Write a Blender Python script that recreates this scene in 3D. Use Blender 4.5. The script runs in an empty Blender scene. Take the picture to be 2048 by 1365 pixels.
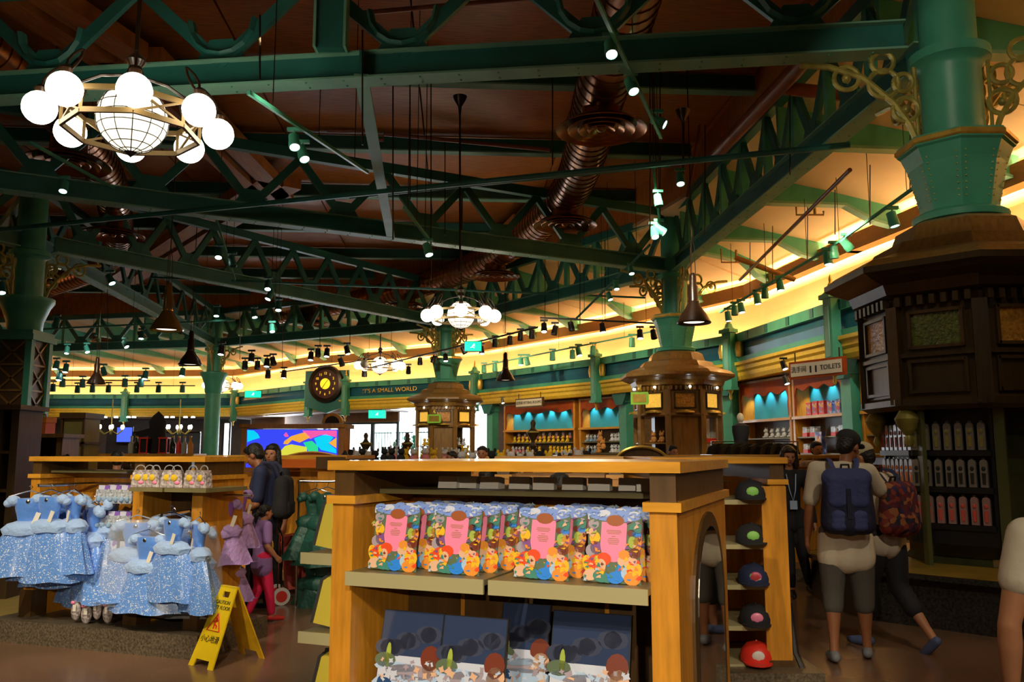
import bpy, bmesh, math, random
from mathutils import Vector, Matrix, Euler
R = math.radians
PI = math.pi
random.seed(7)
SC = bpy.context.scene
COL = SC.collection

# ---------------------------------------------------------------- camera
FPX = 1700.0
TH = math.atan(222.5 / FPX)
CAMZ = 1.5
cam_d = bpy.data.cameras.new('camera')
cam_d.sensor_width = 36.0
cam_d.lens = FPX / 2048 * 36.0
cam_d.clip_end = 200
cam = bpy.data.objects.new('camera', cam_d)
COL.objects.link(cam)
cam.location = (0, 0, CAMZ)
cam.rotation_euler = (PI / 2 + TH, 0, 0)
SC.camera = cam
# ---------------------------------------------------------------- world, exposure
w = bpy.data.worlds.new('world'); SC.world = w; w.use_nodes = True
w.node_tree.nodes['Background'].inputs[0].default_value = (1.0, 0.72, 0.45, 1)
w.node_tree.nodes['Background'].inputs[1].default_value = 0.03
SC.view_settings.view_transform = 'Standard'
SC.view_settings.look = 'None'
SC.view_settings.gamma = 1.0
SC.view_settings.use_curve_mapping = False
SC.view_settings.exposure = 0.3
GLOBE = 9.0      # chandelier globes
COVE = 21.0      # cove strips
SPOT_W = 120.0    # one track spot

# ---------------------------------------------------------------- pixel -> place
_c, _s = math.cos(TH), math.sin(TH)
def ray(u, v):
    dx = (u - 1024) / FPX; dz = (682.5 - v) / FPX
    return Vector((dx, _c - dz * _s, _s + dz * _c))
def at(u, v, Y):
    r = ray(u, v); k = Y / r.y
    return Vector((r.x * k, Y, CAMZ + r.z * k))
def hz(u, v, h):
    r = ray(u, v); k = (h - CAMZ) / r.z
    return Vector((r.x * k, r.y * k, h))

# ---------------------------------------------------------------- materials
def mat(name, col, rough=0.6, metal=0.0, noise=0.0, scale=8.0, emit=0.0, ecol=None, spec=0.5, bump=0.0, coat=0.0, alpha=1.0, trans=0.0, grain=None, sheen=0.0):
    m = bpy.data.materials.new(name); m.use_nodes = True
    nt = m.node_tree; b = nt.nodes['Principled BSDF']
    c4 = (col[0], col[1], col[2], 1)
    b.inputs['Base Color'].default_value = c4
    b.inputs['Roughness'].default_value = rough
    b.inputs['Metallic'].default_value = metal
    b.inputs['Specular IOR Level'].default_value = spec
    b.inputs['Coat Weight'].default_value = coat
    b.inputs['Alpha'].default_value = alpha
    b.inputs['Transmission Weight'].default_value = trans
    b.inputs['Sheen Weight'].default_value = sheen
    if emit:
        e = ecol or col
        b.inputs['Emission Color'].default_value = (e[0], e[1], e[2], 1)
        b.inputs['Emission Strength'].default_value = emit
    if noise or bump or grain:
        tc = nt.nodes.new('ShaderNodeTexCoord')
        src = tc.outputs['Object']
        if grain:
            mp = nt.nodes.new('ShaderNodeMapping'); mp.inputs['Scale'].default_value = grain
            nt.links.new(src, mp.inputs[0]); src = mp.outputs[0]
        n = nt.nodes.new('ShaderNodeTexNoise'); n.inputs['Scale'].default_value = scale
        n.inputs['Detail'].default_value = 5
        nt.links.new(src, n.inputs['Vector'])
        if noise:
            mx = nt.nodes.new('ShaderNodeMix'); mx.data_type = 'RGBA'
            mr = nt.nodes.new('ShaderNodeMapRange')
            mr.inputs[1].default_value = 0.3; mr.inputs[2].default_value = 0.7
            nt.links.new(n.outputs['Fac'], mr.inputs[0])
            nt.links.new(mr.outputs[0], mx.inputs[0])
            mx.inputs[6].default_value = tuple(max(0, x * (1 - noise)) for x in col) + (1,)
            mx.inputs[7].default_value = tuple(min(1, x * (1 + noise)) for x in col) + (1,)
            nt.links.new(mx.outputs[2], b.inputs['Base Color'])
        if bump:
            bp = nt.nodes.new('ShaderNodeBump'); bp.inputs['Strength'].default_value = bump
            bp.inputs['Distance'].default_value = 0.02
            nt.links.new(n.outputs['Fac'], bp.inputs['Height'])
            nt.links.new(bp.outputs[0], b.inputs['Normal'])
    return m

def ramp_mat(name, cols, scale=6.0, rough=0.6, tex='VORONOI', mapping=None, emit=0.0, metal=0.0, bump=0.0):
    """patches of several colours (printed or patterned surfaces)"""
    m = bpy.data.materials.new(name); m.use_nodes = True
    nt = m.node_tree; b = nt.nodes['Principled BSDF']
    b.inputs['Roughness'].default_value = rough; b.inputs['Metallic'].default_value = metal
    tc = nt.nodes.new('ShaderNodeTexCoord'); src = tc.outputs['Object']
    if mapping:
        mp = nt.nodes.new('ShaderNodeMapping'); mp.inputs['Scale'].default_value = mapping
        nt.links.new(src, mp.inputs[0]); src = mp.outputs[0]
    if tex == 'VORONOI':
        t = nt.nodes.new('ShaderNodeTexVoronoi'); t.inputs['Scale'].default_value = scale
        nt.links.new(src, t.inputs['Vector'])
        sp = nt.nodes.new('ShaderNodeSeparateColor'); nt.links.new(t.outputs['Color'], sp.inputs[0]); fac = sp.outputs[0]
    else:
        t = nt.nodes.new('ShaderNodeTexNoise'); t.inputs['Scale'].default_value = scale; t.inputs['Detail'].default_value = 4
        nt.links.new(src, t.inputs['Vector']); fac = t.outputs['Fac']
    cr = nt.nodes.new('ShaderNodeValToRGB'); cr.color_ramp.interpolation = 'CONSTANT' if tex == 'VORONOI' else 'LINEAR'
    n = len(cols)
    lo, hi = (0.0, 1.0) if tex == 'VORONOI' else (0.3, 0.7)
    while len(cr.color_ramp.elements) < n: cr.color_ramp.elements.new(0.5)
    for i, cc in enumerate(cols):
        cr.color_ramp.elements[i].position = lo + (hi - lo) * i / (n if tex == 'VORONOI' else n - 1)
        cr.color_ramp.elements[i].color = (cc[0], cc[1], cc[2], 1)
    nt.links.new(fac, cr.inputs[0]); nt.links.new(cr.outputs[0], b.inputs['Base Color'])
    if emit:
        nt.links.new(cr.outputs[0], b.inputs['Emission Color']); b.inputs['Emission Strength'].default_value = emit
    if bump:
        bp = nt.nodes.new('ShaderNodeBump'); bp.inputs['Strength'].default_value = bump; bp.inputs['Distance'].default_value = 0.01
        nt.links.new(fac, bp.inputs['Height']); nt.links.new(bp.outputs[0], b.inputs['Normal'])
    return m

def glass_mat(name, col, alpha):
    """thin see-through sheet: part clear, part glossy tint"""
    m = bpy.data.materials.new(name); m.use_nodes = True
    nt = m.node_tree; b = nt.nodes['Principled BSDF']
    b.inputs['Base Color'].default_value = (*col, 1); b.inputs['Roughness'].default_value = 0.08
    b.inputs['Specular IOR Level'].default_value = 0.8
    t = nt.nodes.new('ShaderNodeBsdfTransparent'); mx = nt.nodes.new('ShaderNodeMixShader')
    mx.inputs[0].default_value = alpha
    nt.links.new(t.outputs[0], mx.inputs[1]); nt.links.new(b.outputs[0], mx.inputs[2])
    nt.links.new(mx.outputs[0], nt.nodes['Material Output'].inputs[0])
    return m

M = {}
M['teal'] = mat('teal_paint', (0.06, 0.33, 0.22), 0.42, noise=0.12, scale=3, bump=0.08)
M['teal_dark'] = mat('teal_girder_paint', (0.018, 0.145, 0.125), 0.45, noise=0.2, scale=2)
M['teal_light'] = mat('lit_teal_flange_paint', (0.17, 0.40, 0.29), 0.5, noise=0.15, scale=2)  # pale flange teal, lightened further for the light it catches
M['teal_blue'] = mat('blue_teal_paint', (0.022, 0.16, 0.15), 0.4, noise=0.1)
M['blue_panel'] = mat('blue_frieze_panel', (0.012, 0.10, 0.16), 0.3, noise=0.25, scale=1.5)
M['gold_cornice'] = mat('gold_cornice_paint', (0.70, 0.45, 0.03), 0.45, noise=0.1)
M['gilt'] = mat('gilt_metal', (0.75, 0.50, 0.10), 0.3, metal=0.6, noise=0.2)
M['gilt_dark'] = mat('tarnished_gilt', (0.36, 0.31, 0.07), 0.4, metal=0.25, noise=0.3)
M['cream'] = mat('cream_cove_plaster', (0.80, 0.50, 0.25), 0.85, noise=0.06, scale=1.2)
M['cream_ceil'] = mat('cream_ceiling_plaster', (0.82, 0.62, 0.38), 0.9, noise=0.05, scale=1.0)
M['fascia'] = mat('brown_fascia', (0.42, 0.20, 0.05), 0.6, noise=0.15, grain=(1, 1, 12))
M['roof_wood'] = mat('roof_panel_wood', (0.44, 0.15, 0.03), 0.45, noise=0.3, scale=3.0, grain=(1, 9, 1))
M['wall_brown'] = mat('brown_wall', (0.17, 0.085, 0.035), 0.6, noise=0.2)
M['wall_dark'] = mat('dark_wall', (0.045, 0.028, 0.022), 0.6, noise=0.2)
M['wood'] = mat('honey_wood', (0.60, 0.25, 0.022), 0.36, noise=0.22, scale=5, grain=(6, 6, 0.8), coat=0.15)
M['wood_top'] = mat('honey_wood_top', (0.66, 0.30, 0.028), 0.3, noise=0.18, scale=5, grain=(0.8, 6, 6), coat=0.25)
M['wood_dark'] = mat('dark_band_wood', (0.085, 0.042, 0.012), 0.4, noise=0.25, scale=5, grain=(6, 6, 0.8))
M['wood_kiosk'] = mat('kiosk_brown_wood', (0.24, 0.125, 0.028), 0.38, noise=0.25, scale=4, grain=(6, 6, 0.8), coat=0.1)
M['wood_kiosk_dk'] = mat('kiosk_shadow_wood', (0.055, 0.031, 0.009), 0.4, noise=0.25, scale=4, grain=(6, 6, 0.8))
M['wood_red'] = mat('reddish_valance_wood', (0.34, 0.055, 0.004), 0.55, noise=0.15, spec=0.2, scale=5)
M['shelf'] = mat('olive_shelf_laminate', (0.20, 0.17, 0.075), 0.4, noise=0.08)
M['shelf_edge'] = mat('shelf_edge', (0.42, 0.37, 0.20), 0.35)
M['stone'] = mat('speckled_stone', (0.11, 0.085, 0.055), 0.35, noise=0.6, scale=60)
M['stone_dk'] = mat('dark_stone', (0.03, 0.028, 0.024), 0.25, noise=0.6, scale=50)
M['black'] = mat('black_paint', (0.012, 0.011, 0.012), 0.4)
M['dark_metal'] = mat('dark_bronze_metal', (0.045, 0.028, 0.018), 0.3, metal=0.7)
M['bronze'] = mat('bronze_enamel', (0.03, 0.014, 0.007), 0.3, metal=0.2, coat=0.25)
M['duct'] = mat('copper_duct', (0.30, 0.115, 0.040), 0.26, metal=0.85, noise=0.15)
M['pipe'] = mat('red_brown_pipe', (0.24, 0.06, 0.025), 0.4, noise=0.2)
M['chrome'] = mat('chrome', (0.7, 0.7, 0.7), 0.18, metal=1.0)
M['mirror'] = mat('mirror_glass', (0.55, 0.55, 0.52), 0.03, metal=1.0)
M['globe'] = mat('lit_globe', (1, 0.95, 0.85), 0.5, emit=GLOBE, ecol=(1, 0.90, 0.68))
M['bowl'] = mat('lit_bowl_glass', (1, 0.95, 0.85), 0.5, emit=1.25, ecol=(1, 0.88, 0.66))
M['frame_brass'] = mat('aged_brass_frame', (0.16, 0.10, 0.03), 0.5, metal=0.3)
M['globe_off'] = mat('unlit_globe', (0.45, 0.38, 0.28), 0.4)
M['spot_face'] = mat('lit_spot_lens', (1, 1, 1), 0.4, emit=14, ecol=(0.95, 1.0, 0.95))
M['bulb_in'] = mat('lit_pendant_inside', (1, 0.9, 0.7), 0.5, emit=1.2, ecol=(1, 0.9, 0.75))
M['cove'] = mat('cove_light_strip', (1, 0.9, 0.6), 0.5, emit=COVE, ecol=(1, 0.72, 0.38))
M['cove_top'] = mat('slot_light_strip', (1, 0.9, 0.6), 0.5, emit=14.0, ecol=(1, 0.70, 0.28))
M['cove_up'] = mat('trough_light_strip', (1, 0.9, 0.6), 0.5, emit=55, ecol=(1, 0.74, 0.40))
M['daylight'] = mat('daylight_outside', (0.9, 0.95, 1), 0.8, emit=6.0, ecol=(0.82, 0.92, 1.0))
M['exit'] = mat('lit_exit_sign', (0, 0.6, 0.3), 0.5, emit=1.6, ecol=(0.0, 0.75, 0.32))
M['exit_fig'] = mat('lit_exit_figure', (0.8, 1, 0.9), 0.5, emit=2.2, ecol=(0.6, 1, 0.8))
M['clear'] = glass_mat('clear_plastic', (0.85, 0.9, 0.95), 0.22)
M['window_glass'] = glass_mat('window_glass', (0.6, 0.7, 0.75), 0.12)
M['amber'] = mat('amber_ripple_glass', (0.55, 0.26, 0.03), 0.12, bump=0.9, scale=26, noise=0.35, spec=0.8)
M['green_glass'] = mat('olive_ripple_glass', (0.10, 0.13, 0.02), 0.12, bump=0.9, scale=26, noise=0.35, spec=0.8)
M['gold_glow'] = mat('glowing_amber_glass', (0.8, 0.45, 0.06), 0.2, emit=0.5, ecol=(1.0, 0.55, 0.07), bump=0.7, scale=22, noise=0.3)  # pane brightness put in as emission; no lamp stands behind
M['niche_blue'] = mat('niche_blue_paint', (0.010, 0.22, 0.30), 0.5)
M['white'] = mat('white_print', (0.75, 0.73, 0.70), 0.5)
M['offwhite'] = mat('off_white', (0.62, 0.56, 0.45), 0.6)
M['paper'] = mat('paper_tag', (0.8, 0.76, 0.66), 0.7)
M['pink'] = mat('pink_card', (0.92, 0.26, 0.44), 0.35)
M['sign_yellow'] = mat('yellow_plastic', (0.88, 0.62, 0.01), 0.35, noise=0.05)
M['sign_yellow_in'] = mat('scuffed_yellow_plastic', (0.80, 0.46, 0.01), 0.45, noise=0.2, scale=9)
M['red'] = mat('red_print', (0.75, 0.035, 0.02), 0.4)
M['ink'] = mat('black_ink', (0.02, 0.02, 0.018), 0.5)
M['skin'] = mat('skin', (0.46, 0.20, 0.10), 0.5, noise=0.06, scale=20)
M['skin_dk'] = mat('tanned_skin', (0.30, 0.115, 0.05), 0.5, noise=0.06, scale=20)
M['hair'] = mat('black_hair', (0.010, 0.008, 0.007), 0.4, bump=0.6, scale=60)
M['hair_brown'] = mat('dark_brown_hair', (0.028, 0.013, 0.007), 0.4, bump=0.6, scale=60)
M['navy'] = mat('navy_cloth', (0.014, 0.022, 0.075), 0.8, bump=0.3, scale=14)
M['navy_bag'] = mat('indigo_canvas', (0.045, 0.060, 0.20), 0.75, bump=0.4, scale=30)
M['navy_bag_dk'] = mat('dark_navy_canvas', (0.012, 0.014, 0.045), 0.75, bump=0.4, scale=30)
M['black_cloth'] = mat('black_cloth', (0.012, 0.012, 0.018), 0.8, bump=0.3, scale=14)
M['white_cloth'] = mat('white_jersey', (0.62, 0.54, 0.42), 0.85, bump=0.4, scale=9)
M['grey_cloth'] = mat('grey_cloth', (0.085, 0.075, 0.065), 0.85, bump=0.3, scale=14)
M['lilac'] = mat('lilac_jersey', (0.34, 0.19, 0.50), 0.8, bump=0.3, scale=14)
M['hot_pink'] = mat('hot_pink_jersey', (0.85, 0.015, 0.10), 0.75, bump=0.3, scale=14)
M['cap_cream'] = mat('cream_cap', (0.50, 0.42, 0.28), 0.8, bump=0.3, scale=20)
M['shoe_grey'] = mat('grey_rubber_clog', (0.17, 0.18, 0.20), 0.6, noise=0.2)
M['shoe_blue'] = mat('blue_sneaker', (0.08, 0.11, 0.24), 0.6, noise=0.2)
M['red_shoe'] = mat('red_shoe', (0.65, 0.03, 0.03), 0.5)
M['salmon'] = mat('salmon_canvas', (0.62, 0.10, 0.08), 0.75, bump=0.4, scale=20)
M['floral'] = ramp_mat('red_floral_cloth', [(0.10, 0.008, 0.012), (0.03, 0.015, 0.07), (0.22, 0.03, 0.02), (0.02, 0.012, 0.03), (0.30, 0.10, 0.03), (0.08, 0.01, 0.03)], 26, 0.8)

# ---------------------------------------------------------------- mesh building
class MB:
    def __init__(s):
        s.v = []; s.f = []; s.m = []
    def add(s, vs, fs, mi=0):
        o = len(s.v); s.v += [tuple(x) for x in vs]
        s.f += [tuple(i + o for i in f) for f in fs]; s.m += [mi] * len(fs)
        return s
    def box(s, c, d, mi=0, rz=0.0, rot=None):
        hx, hy, hz_ = d[0] / 2, d[1] / 2, d[2] / 2
        vs = [Vector((x * hx, y * hy, z * hz_)) for z in (-1, 1) for y in (-1, 1) for x in (-1, 1)]
        if rot is None: rot = Matrix.Rotation(rz, 3, 'Z')
        c = Vector(c); vs = [rot @ q + c for q in vs]
        return s.add(vs, [(0, 2, 3, 1), (4, 5, 7, 6), (0, 1, 5, 4), (2, 6, 7, 3), (0, 4, 6, 2), (1, 3, 7, 5)], mi)
    def bar(s, p, q, wd, ht, mi=0, up=(0, 0, 1)):
        p, q = Vector(p), Vector(q); d = (q - p); L = d.length
        if L < 1e-6: return s
        d.normalize(); u = Vector(up)
        if abs(d.dot(u)) > 0.99: u = Vector((0, 1, 0))
        x = d.cross(u).normalized(); z = x.cross(d).normalized()
        rot = Matrix((x, d, z)).transposed()
        return s.box((p + q) / 2, (wd, L, ht), mi, rot=rot)
    def prism(s, poly, z0, z1, mi=0):
        """poly: list of (x,y), counter-clockwise"""
        n = len(poly)
        vs = [(x, y, z0) for x, y in poly] + [(x, y, z1) for x, y in poly]
        fs = [tuple(range(n - 1, -1, -1)), tuple(range(n, 2 * n))] + [(i, (i + 1) % n, n + (i + 1) % n, n + i) for i in range(n)]
        return s.add(vs, fs, mi)
    def slab(s, poly, y0, y1, mi=0):
        """poly in xz, thickness along y"""
        n = len(poly)
        vs = [(x, y0, z) for x, z in poly] + [(x, y1, z) for x, z in poly]
        fs = [tuple(range(n)), tuple(range(2 * n - 1, n - 1, -1))] + [((i + 1) % n, i, n + i, n + (i + 1) % n) for i in range(n)]
        return s.add(vs, fs, mi)
    def lathe(s, prof, c=(0, 0, 0), n=16, mi=0, rot=0.0, caps=True, m3=None):
        c = Vector(c); vs = []
        for r, z in prof:
            for i in range(n):
                a = rot + 2 * PI * i / n
                q = Vector((r * math.cos(a), r * math.sin(a), z))
                if m3 is not None: q = m3 @ q
                vs.append(q + c)
        fs = [(j * n + i, j * n + (i + 1) % n, (j + 1) * n + (i + 1) % n, (j + 1) * n + i) for j in range(len(prof) - 1) for i in range(n)]
        if caps: fs += [tuple(range(n - 1, -1, -1)), tuple((len(prof) - 1) * n + i for i in range(n))]
        return s.add(vs, fs, mi)
    def ball(s, c, r, mi=0, n=12, m=8, rot=None):
        if not hasattr(r, '__len__'): r = (r, r, r)
        c = Vector(c); vs = [Vector((0, 0, -1))]
        for j in range(1, m):
            t = -PI / 2 + PI * j / m
            for i in range(n):
                a = 2 * PI * i / n; vs.append(Vector((math.cos(t) * math.cos(a), math.cos(t) * math.sin(a), math.sin(t))))
        vs.append(Vector((0, 0, 1)))
        vs = [Vector((q.x * r[0], q.y * r[1], q.z * r[2])) for q in vs]
        if rot is not None: vs = [rot @ q for q in vs]
        vs = [q + c for q in vs]
        fs = [(0, 1 + (i + 1) % n, 1 + i) for i in range(n)]
        for j in range(m - 2):
            a = 1 + j * n; b = a + n
            fs += [(a + i, a + (i + 1) % n, b + (i + 1) % n, b + i) for i in range(n)]
        a = 1 + (m - 2) * n; t = len(vs) - 1
        fs += [(a + i, a + (i + 1) % n, t) for i in range(n)]
        return s.add(vs, fs, mi)
    def tube(s, path, rad, n=8, mi=0, caps=True, flat=None):
        path = [Vector(p) for p in path]
        if not hasattr(rad, '__len__'): rad = [rad] * len(path)
        vs = []; k = len(path); ref = None
        for j, p in enumerate(path):
            d = (path[min(j + 1, k - 1)] - path[max(j - 1, 0)]).normalized()
            if ref is None:
                ref = Vector((0, 0, 1)) if abs(d.z) < 0.9 else Vector((1, 0, 0))
            x = d.cross(ref)
            if x.length < 1e-4: x = d.cross(Vector((0.3, 1, 0.2)))
            x.normalize(); y = x.cross(d).normalized(); ref = y
            for i in range(n):
                a = 2 * PI * i / n
                vs.append(p + x * (rad[j] * math.cos(a)) + y * (rad[j] * math.sin(a) * (flat or 1)))
        fs = [(j * n + i, j * n + (i + 1) % n, (j + 1) * n + (i + 1) % n, (j + 1) * n + i) for j in range(k - 1) for i in range(n)]
        if caps: fs += [tuple(range(n - 1, -1, -1)), tuple((k - 1) * n + i for i in range(n))]
        return s.add(vs, fs, mi)
    def ext(s, p, q, prof, nrm, mi=0, up=None):
        """closed profile [(out,z)] pulled from p to q; nrm = horizontal direction of 'out'"""
        p, q, nrm = Vector(p), Vector(q), Vector(nrm); n = len(prof)
        vs = [p + nrm * o + Vector((0, 0, z)) for o, z in prof] + [q + nrm * o + Vector((0, 0, z)) for o, z in prof]
        fs = [tuple(range(n)), tuple(range(2 * n - 1, n - 1, -1))] + [((i + 1) % n, i, n + i, n + (i + 1) % n) for i in range(n)]
        return s.add(vs, fs, mi)
    def build(s, name, mats, parent=None, smooth=False, loc=None, fix=True):
        me = bpy.data.meshes.new(name)
        me.from_pydata(s.v, [], s.f)
        if not isinstance(mats, (list, tuple)): mats = [mats]
        for mm in mats: me.materials.append(M[mm] if isinstance(mm, str) else mm)
        if len(mats) > 1: me.polygons.foreach_set('material_index', s.m)
        if fix:
            bm = bmesh.new(); bm.from_mesh(me); bmesh.ops.recalc_face_normals(bm, faces=bm.faces); bm.to_mesh(me); bm.free()
        if smooth:
            me.polygons.foreach_set('use_smooth', [True] * len(me.polygons))
            try: me.set_sharp_from_angle(angle=R(50))
            except Exception: pass
        o = bpy.data.objects.new(name, me); COL.objects.link(o)
        if parent is not None: o.parent = parent
        if loc is not None: o.location = loc
        return o

def thing(name, label, cat, loc=(0, 0, 0), rz=0.0, group=None):
    o = bpy.data.objects.new(name, None); COL.objects.link(o)
    o.location = loc; o.rotation_euler = (0, 0, rz); o.empty_display_size = 0.1
    o['label'] = label; o['category'] = cat
    if group: o['group'] = group
    return o
def tag(o, label=None, cat=None, group=None, kind=None):
    if label: o['label'] = label
    if cat: o['category'] = cat
    if group: o['group'] = group
    if kind: o['kind'] = kind
    return o
def struct(o, label=None):
    o['kind'] = 'structure'
    if label: o['label'] = label
    return o
def dup(root, loc, rz=None, label=None, group=None, scale=None):
    r = root.copy(); COL.objects.link(r); r.location = loc
    if rz is not None: r.rotation_euler = (0, 0, rz)
    if label: r['label'] = label
    if group: r['group'] = group
    if scale: r.scale = (scale,) * 3 if not hasattr(scale, '__len__') else scale
    for ch in KIDS.get(root.name, list(root.children)):
        c = ch.copy(); COL.objects.link(c); c.parent = r
        for g in list(ch.children):
            d = g.copy(); COL.objects.link(d); d.parent = c
    return r
KIDS = {}
def octo(r, n=8, rot=PI / 8):
    return [(r * math.cos(rot + 2 * PI * i / n), r * math.sin(rot + 2 * PI * i / n)) for i in range(n)]
def text_mesh(name, body, size, m, parent, loc, rot, depth=0.002, align='CENTER', sx=1.0, shear=0.0):
    cu = bpy.data.curves.new(name, 'FONT'); cu.body = body; cu.size = size; cu.extrude = depth
    cu.align_x = align; cu.align_y = 'CENTER'; cu.shear = shear; cu.resolution_u = 3
    o = bpy.data.objects.new(name + '_src', cu); COL.objects.link(o)
    dg = bpy.context.evaluated_depsgraph_get()
    me = bpy.data.meshes.new_from_object(o.evaluated_get(dg))
    bpy.data.objects.remove(o)
    me.materials.clear(); me.materials.append(M[m])
    n = bpy.data.objects.new(name, me); COL.objects.link(n); n.parent = parent
    n.location = loc; n.rotation_euler = rot; n.scale = (sx, 1, 1)
    return n
def spot_light(name, loc, target, power, angle=50, col=(1, 0.86, 0.62), size=0.04, parent=None, blend=0.6):
    l = bpy.data.lights.new(name, 'SPOT'); l.energy = power; l.color = col
    l.spot_size = R(angle); l.spot_blend = blend; l.shadow_soft_size = size
    o = bpy.data.objects.new(name, l); COL.objects.link(o)
    d = Vector(target) - Vector(loc)
    o.location = loc; o.rotation_euler = d.to_track_quat('-Z', 'Y').to_euler()
    return o
# ================================================================ SHELL
A = Vector((4.66, 8.6, 0)); B = Vector((3.88, 20.0, 0)); C_ = Vector((-2.25, 28.9, 0))
D = Vector((-12.1, 34.4, 0)); E_ = Vector((-10.2, 17.6, 0)); F_ = Vector((-13.6, 10.8, 0))
TZ = 5.75      # underside of the truss bottom chords
RZ = 8.1       # roof boards
WP = [(9.0, -5), (9.0, 5), (8.3, 12), (7.15, 18.1), (6.35, 23.6), (3.0, 30.0), (-1.6, 36.4), (-6.2, 39.5), (-10.3, 41.9), (-16, 48.2), (-21.5, 48.8), (-31, 48.8), (-37, 40), (-37, 10), (-30, -5)]
WP = [Vector((x, y, 0)) for x, y in WP]
def nrm(i):
    d = (WP[i + 1] - WP[i]).normalized(); n = Vector((d.y, -d.x, 0))      # points out of the room
    mid = (WP[i] + WP[i + 1]) / 2
    if n.dot(mid - Vector((-8, 18, 0))) < 0: n = -n
    return n

# floor with a soft sheen, and an ochre inlay on the left
f = MB(); f.box((-14, 22, -0.05), (54, 58, 0.1)); fo = f.build('floor', 'wood')
fm = mat('polished_brown_floor', (0.19, 0.105, 0.062), 0.22, noise=0.16, scale=1.1, bump=0.03, spec=0.5)
fo.data.materials[0] = fm; struct(fo, 'polished brown concrete shop floor')
f = MB(); f.prism([(-4.0, 8.9), (-3.3, 8.0), (-4.35, 7.45), (-6.0, 8.0), (-6.4, 9.3), (-5.0, 9.6)], 0, 0.004)
fi = f.build('floor', mat('ochre_floor_inlay', (0.34, 0.25, 0.07), 0.3, noise=0.15, scale=6)); struct(fi, 'ochre inlay in the floor left of the dresses')

# frieze, cornice and cove all round the hall
for i in range(len(WP) - 1):
    p, q = WP[i], WP[i + 1]; n = nrm(i); L = (q - p).length; d = (q - p) / L
    e = 0.0
    if i < 1 or i > 12:
        m = MB(); m.ext(p, q, [(0.5, 0), (0.7, 0), (0.7, 8), (0.5, 8)], n); struct(m.build('wall_side', 'wall_brown')); continue
    t = MB()
    t.ext(p, q, [(-0.06, 4.55), (0.25, 4.55), (0.25, 4.8), (-0.06, 4.8)], n, 0)
    t.ext(p, q, [(-0.02, 3.98), (0.25, 3.98), (0.25, 4.12), (-0.05, 4.12)], n, 0)
    top = t.build('trim_1', 'teal'); struct(top, 'teal painted frieze rail under the glowing cove')
    t = MB(); t.ext(p, q, [(0.08, 4.12), (0.25, 4.12), (0.25, 4.55), (0.08, 4.55), (0.03, 4.34)], n); t.build('panel', 'blue_panel', top)
    t = MB()
    for sg in range(int(L / 1.2) + 1):
        t.ext(p + d * (sg * 1.2), p + d * min(L, sg * 1.2 + 0.16), [(-0.075, 4.57), (-0.05, 4.57), (-0.05, 4.78), (-0.075, 4.78)], n)
    t.build('bracket_block', 'teal_dark', top)['kind'] = 'stuff'
    t = MB(); t.ext(p, q, [(0.05, 3.5), (0.9, 3.5), (0.9, 3.98), (-0.12, 3.98), (-0.12, 3.90), (-0.05, 3.86), (-0.05, 3.76), (0.0, 3.70), (0.0, 3.60)], n)
    t.build('cornice', 'gold_cornice', top)
    # cove ledge, plaster wall, slot light, fascia
    t = MB(); t.ext(p - d * 0.3, q + d * 0.3, [(0.25, 4.45), (0.85, 4.45), (0.85, 4.52), (0.25, 4.52)], n); t.build('ledge', 'cream', top)
    t = MB(); t.ext(p + d * 0.05, q - d * 0.05, [(0.32, 4.60), (0.42, 4.60), (0.42, 4.66), (0.32, 4.66)], n)
    t.build('light_strip', 'cove', top)
    t = MB(); t.ext(p - d * 0.3, q + d * 0.3, [(0.85, 4.4), (0.95, 4.4), (0.95, 7.6), (0.78, 7.6), (0.78, 5.72), (0.85, 5.4)], n)
    wl = t.build('wall_cove', 'cream'); struct(wl, 'cream cove wall washed by warm hidden lights')
    t = MB(); t.ext(p, q, [(0.70, 5.90), (0.76, 5.90), (0.76, 5.94), (0.70, 5.94)], n); t.build('light_strip', 'cove_top', wl)
    t = MB(); t.ext(p - d * 0.1, q + d * 0.1, [(0.20, 5.84), (0.50, 5.84), (0.50, 5.90), (0.27, 5.92), (0.27, 6.20), (0.20, 6.20)], n)
    struct(t.build('trim_2', 'fascia'), 'brown timber fascia above the cove wall')
    t = MB(); t.ext(p, q, [(0.30, 5.95), (0.36, 5.95), (0.36, 5.99), (0.30, 5.99)], n); struct(t.build('trim_4', 'cove_up'), 'hidden light strip in the fascia trough')

# lower walls: recessed 0.9 m under the cornice
def lower_wall(i, z0=0.0, m='wall_brown', off=0.9, name='wall_right'):
    p, q = WP[i], WP[i + 1]; n = nrm(i); t = MB()
    t.ext(p, q, [(off, z0), (off + 0.1, z0), (off + 0.1, 3.6), (off, 3.6)], n)
    return struct(t.build(name, m))
for i in (1, 2, 3, 4, 5): lower_wall(i)
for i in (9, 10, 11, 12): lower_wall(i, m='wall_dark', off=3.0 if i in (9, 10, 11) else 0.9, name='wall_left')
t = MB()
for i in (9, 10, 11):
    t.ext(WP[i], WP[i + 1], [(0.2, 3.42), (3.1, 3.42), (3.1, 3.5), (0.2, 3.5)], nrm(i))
struct(t.build('ceiling_bar', 'wall_dark'), 'low dark soffit above the bar counter')

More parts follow.
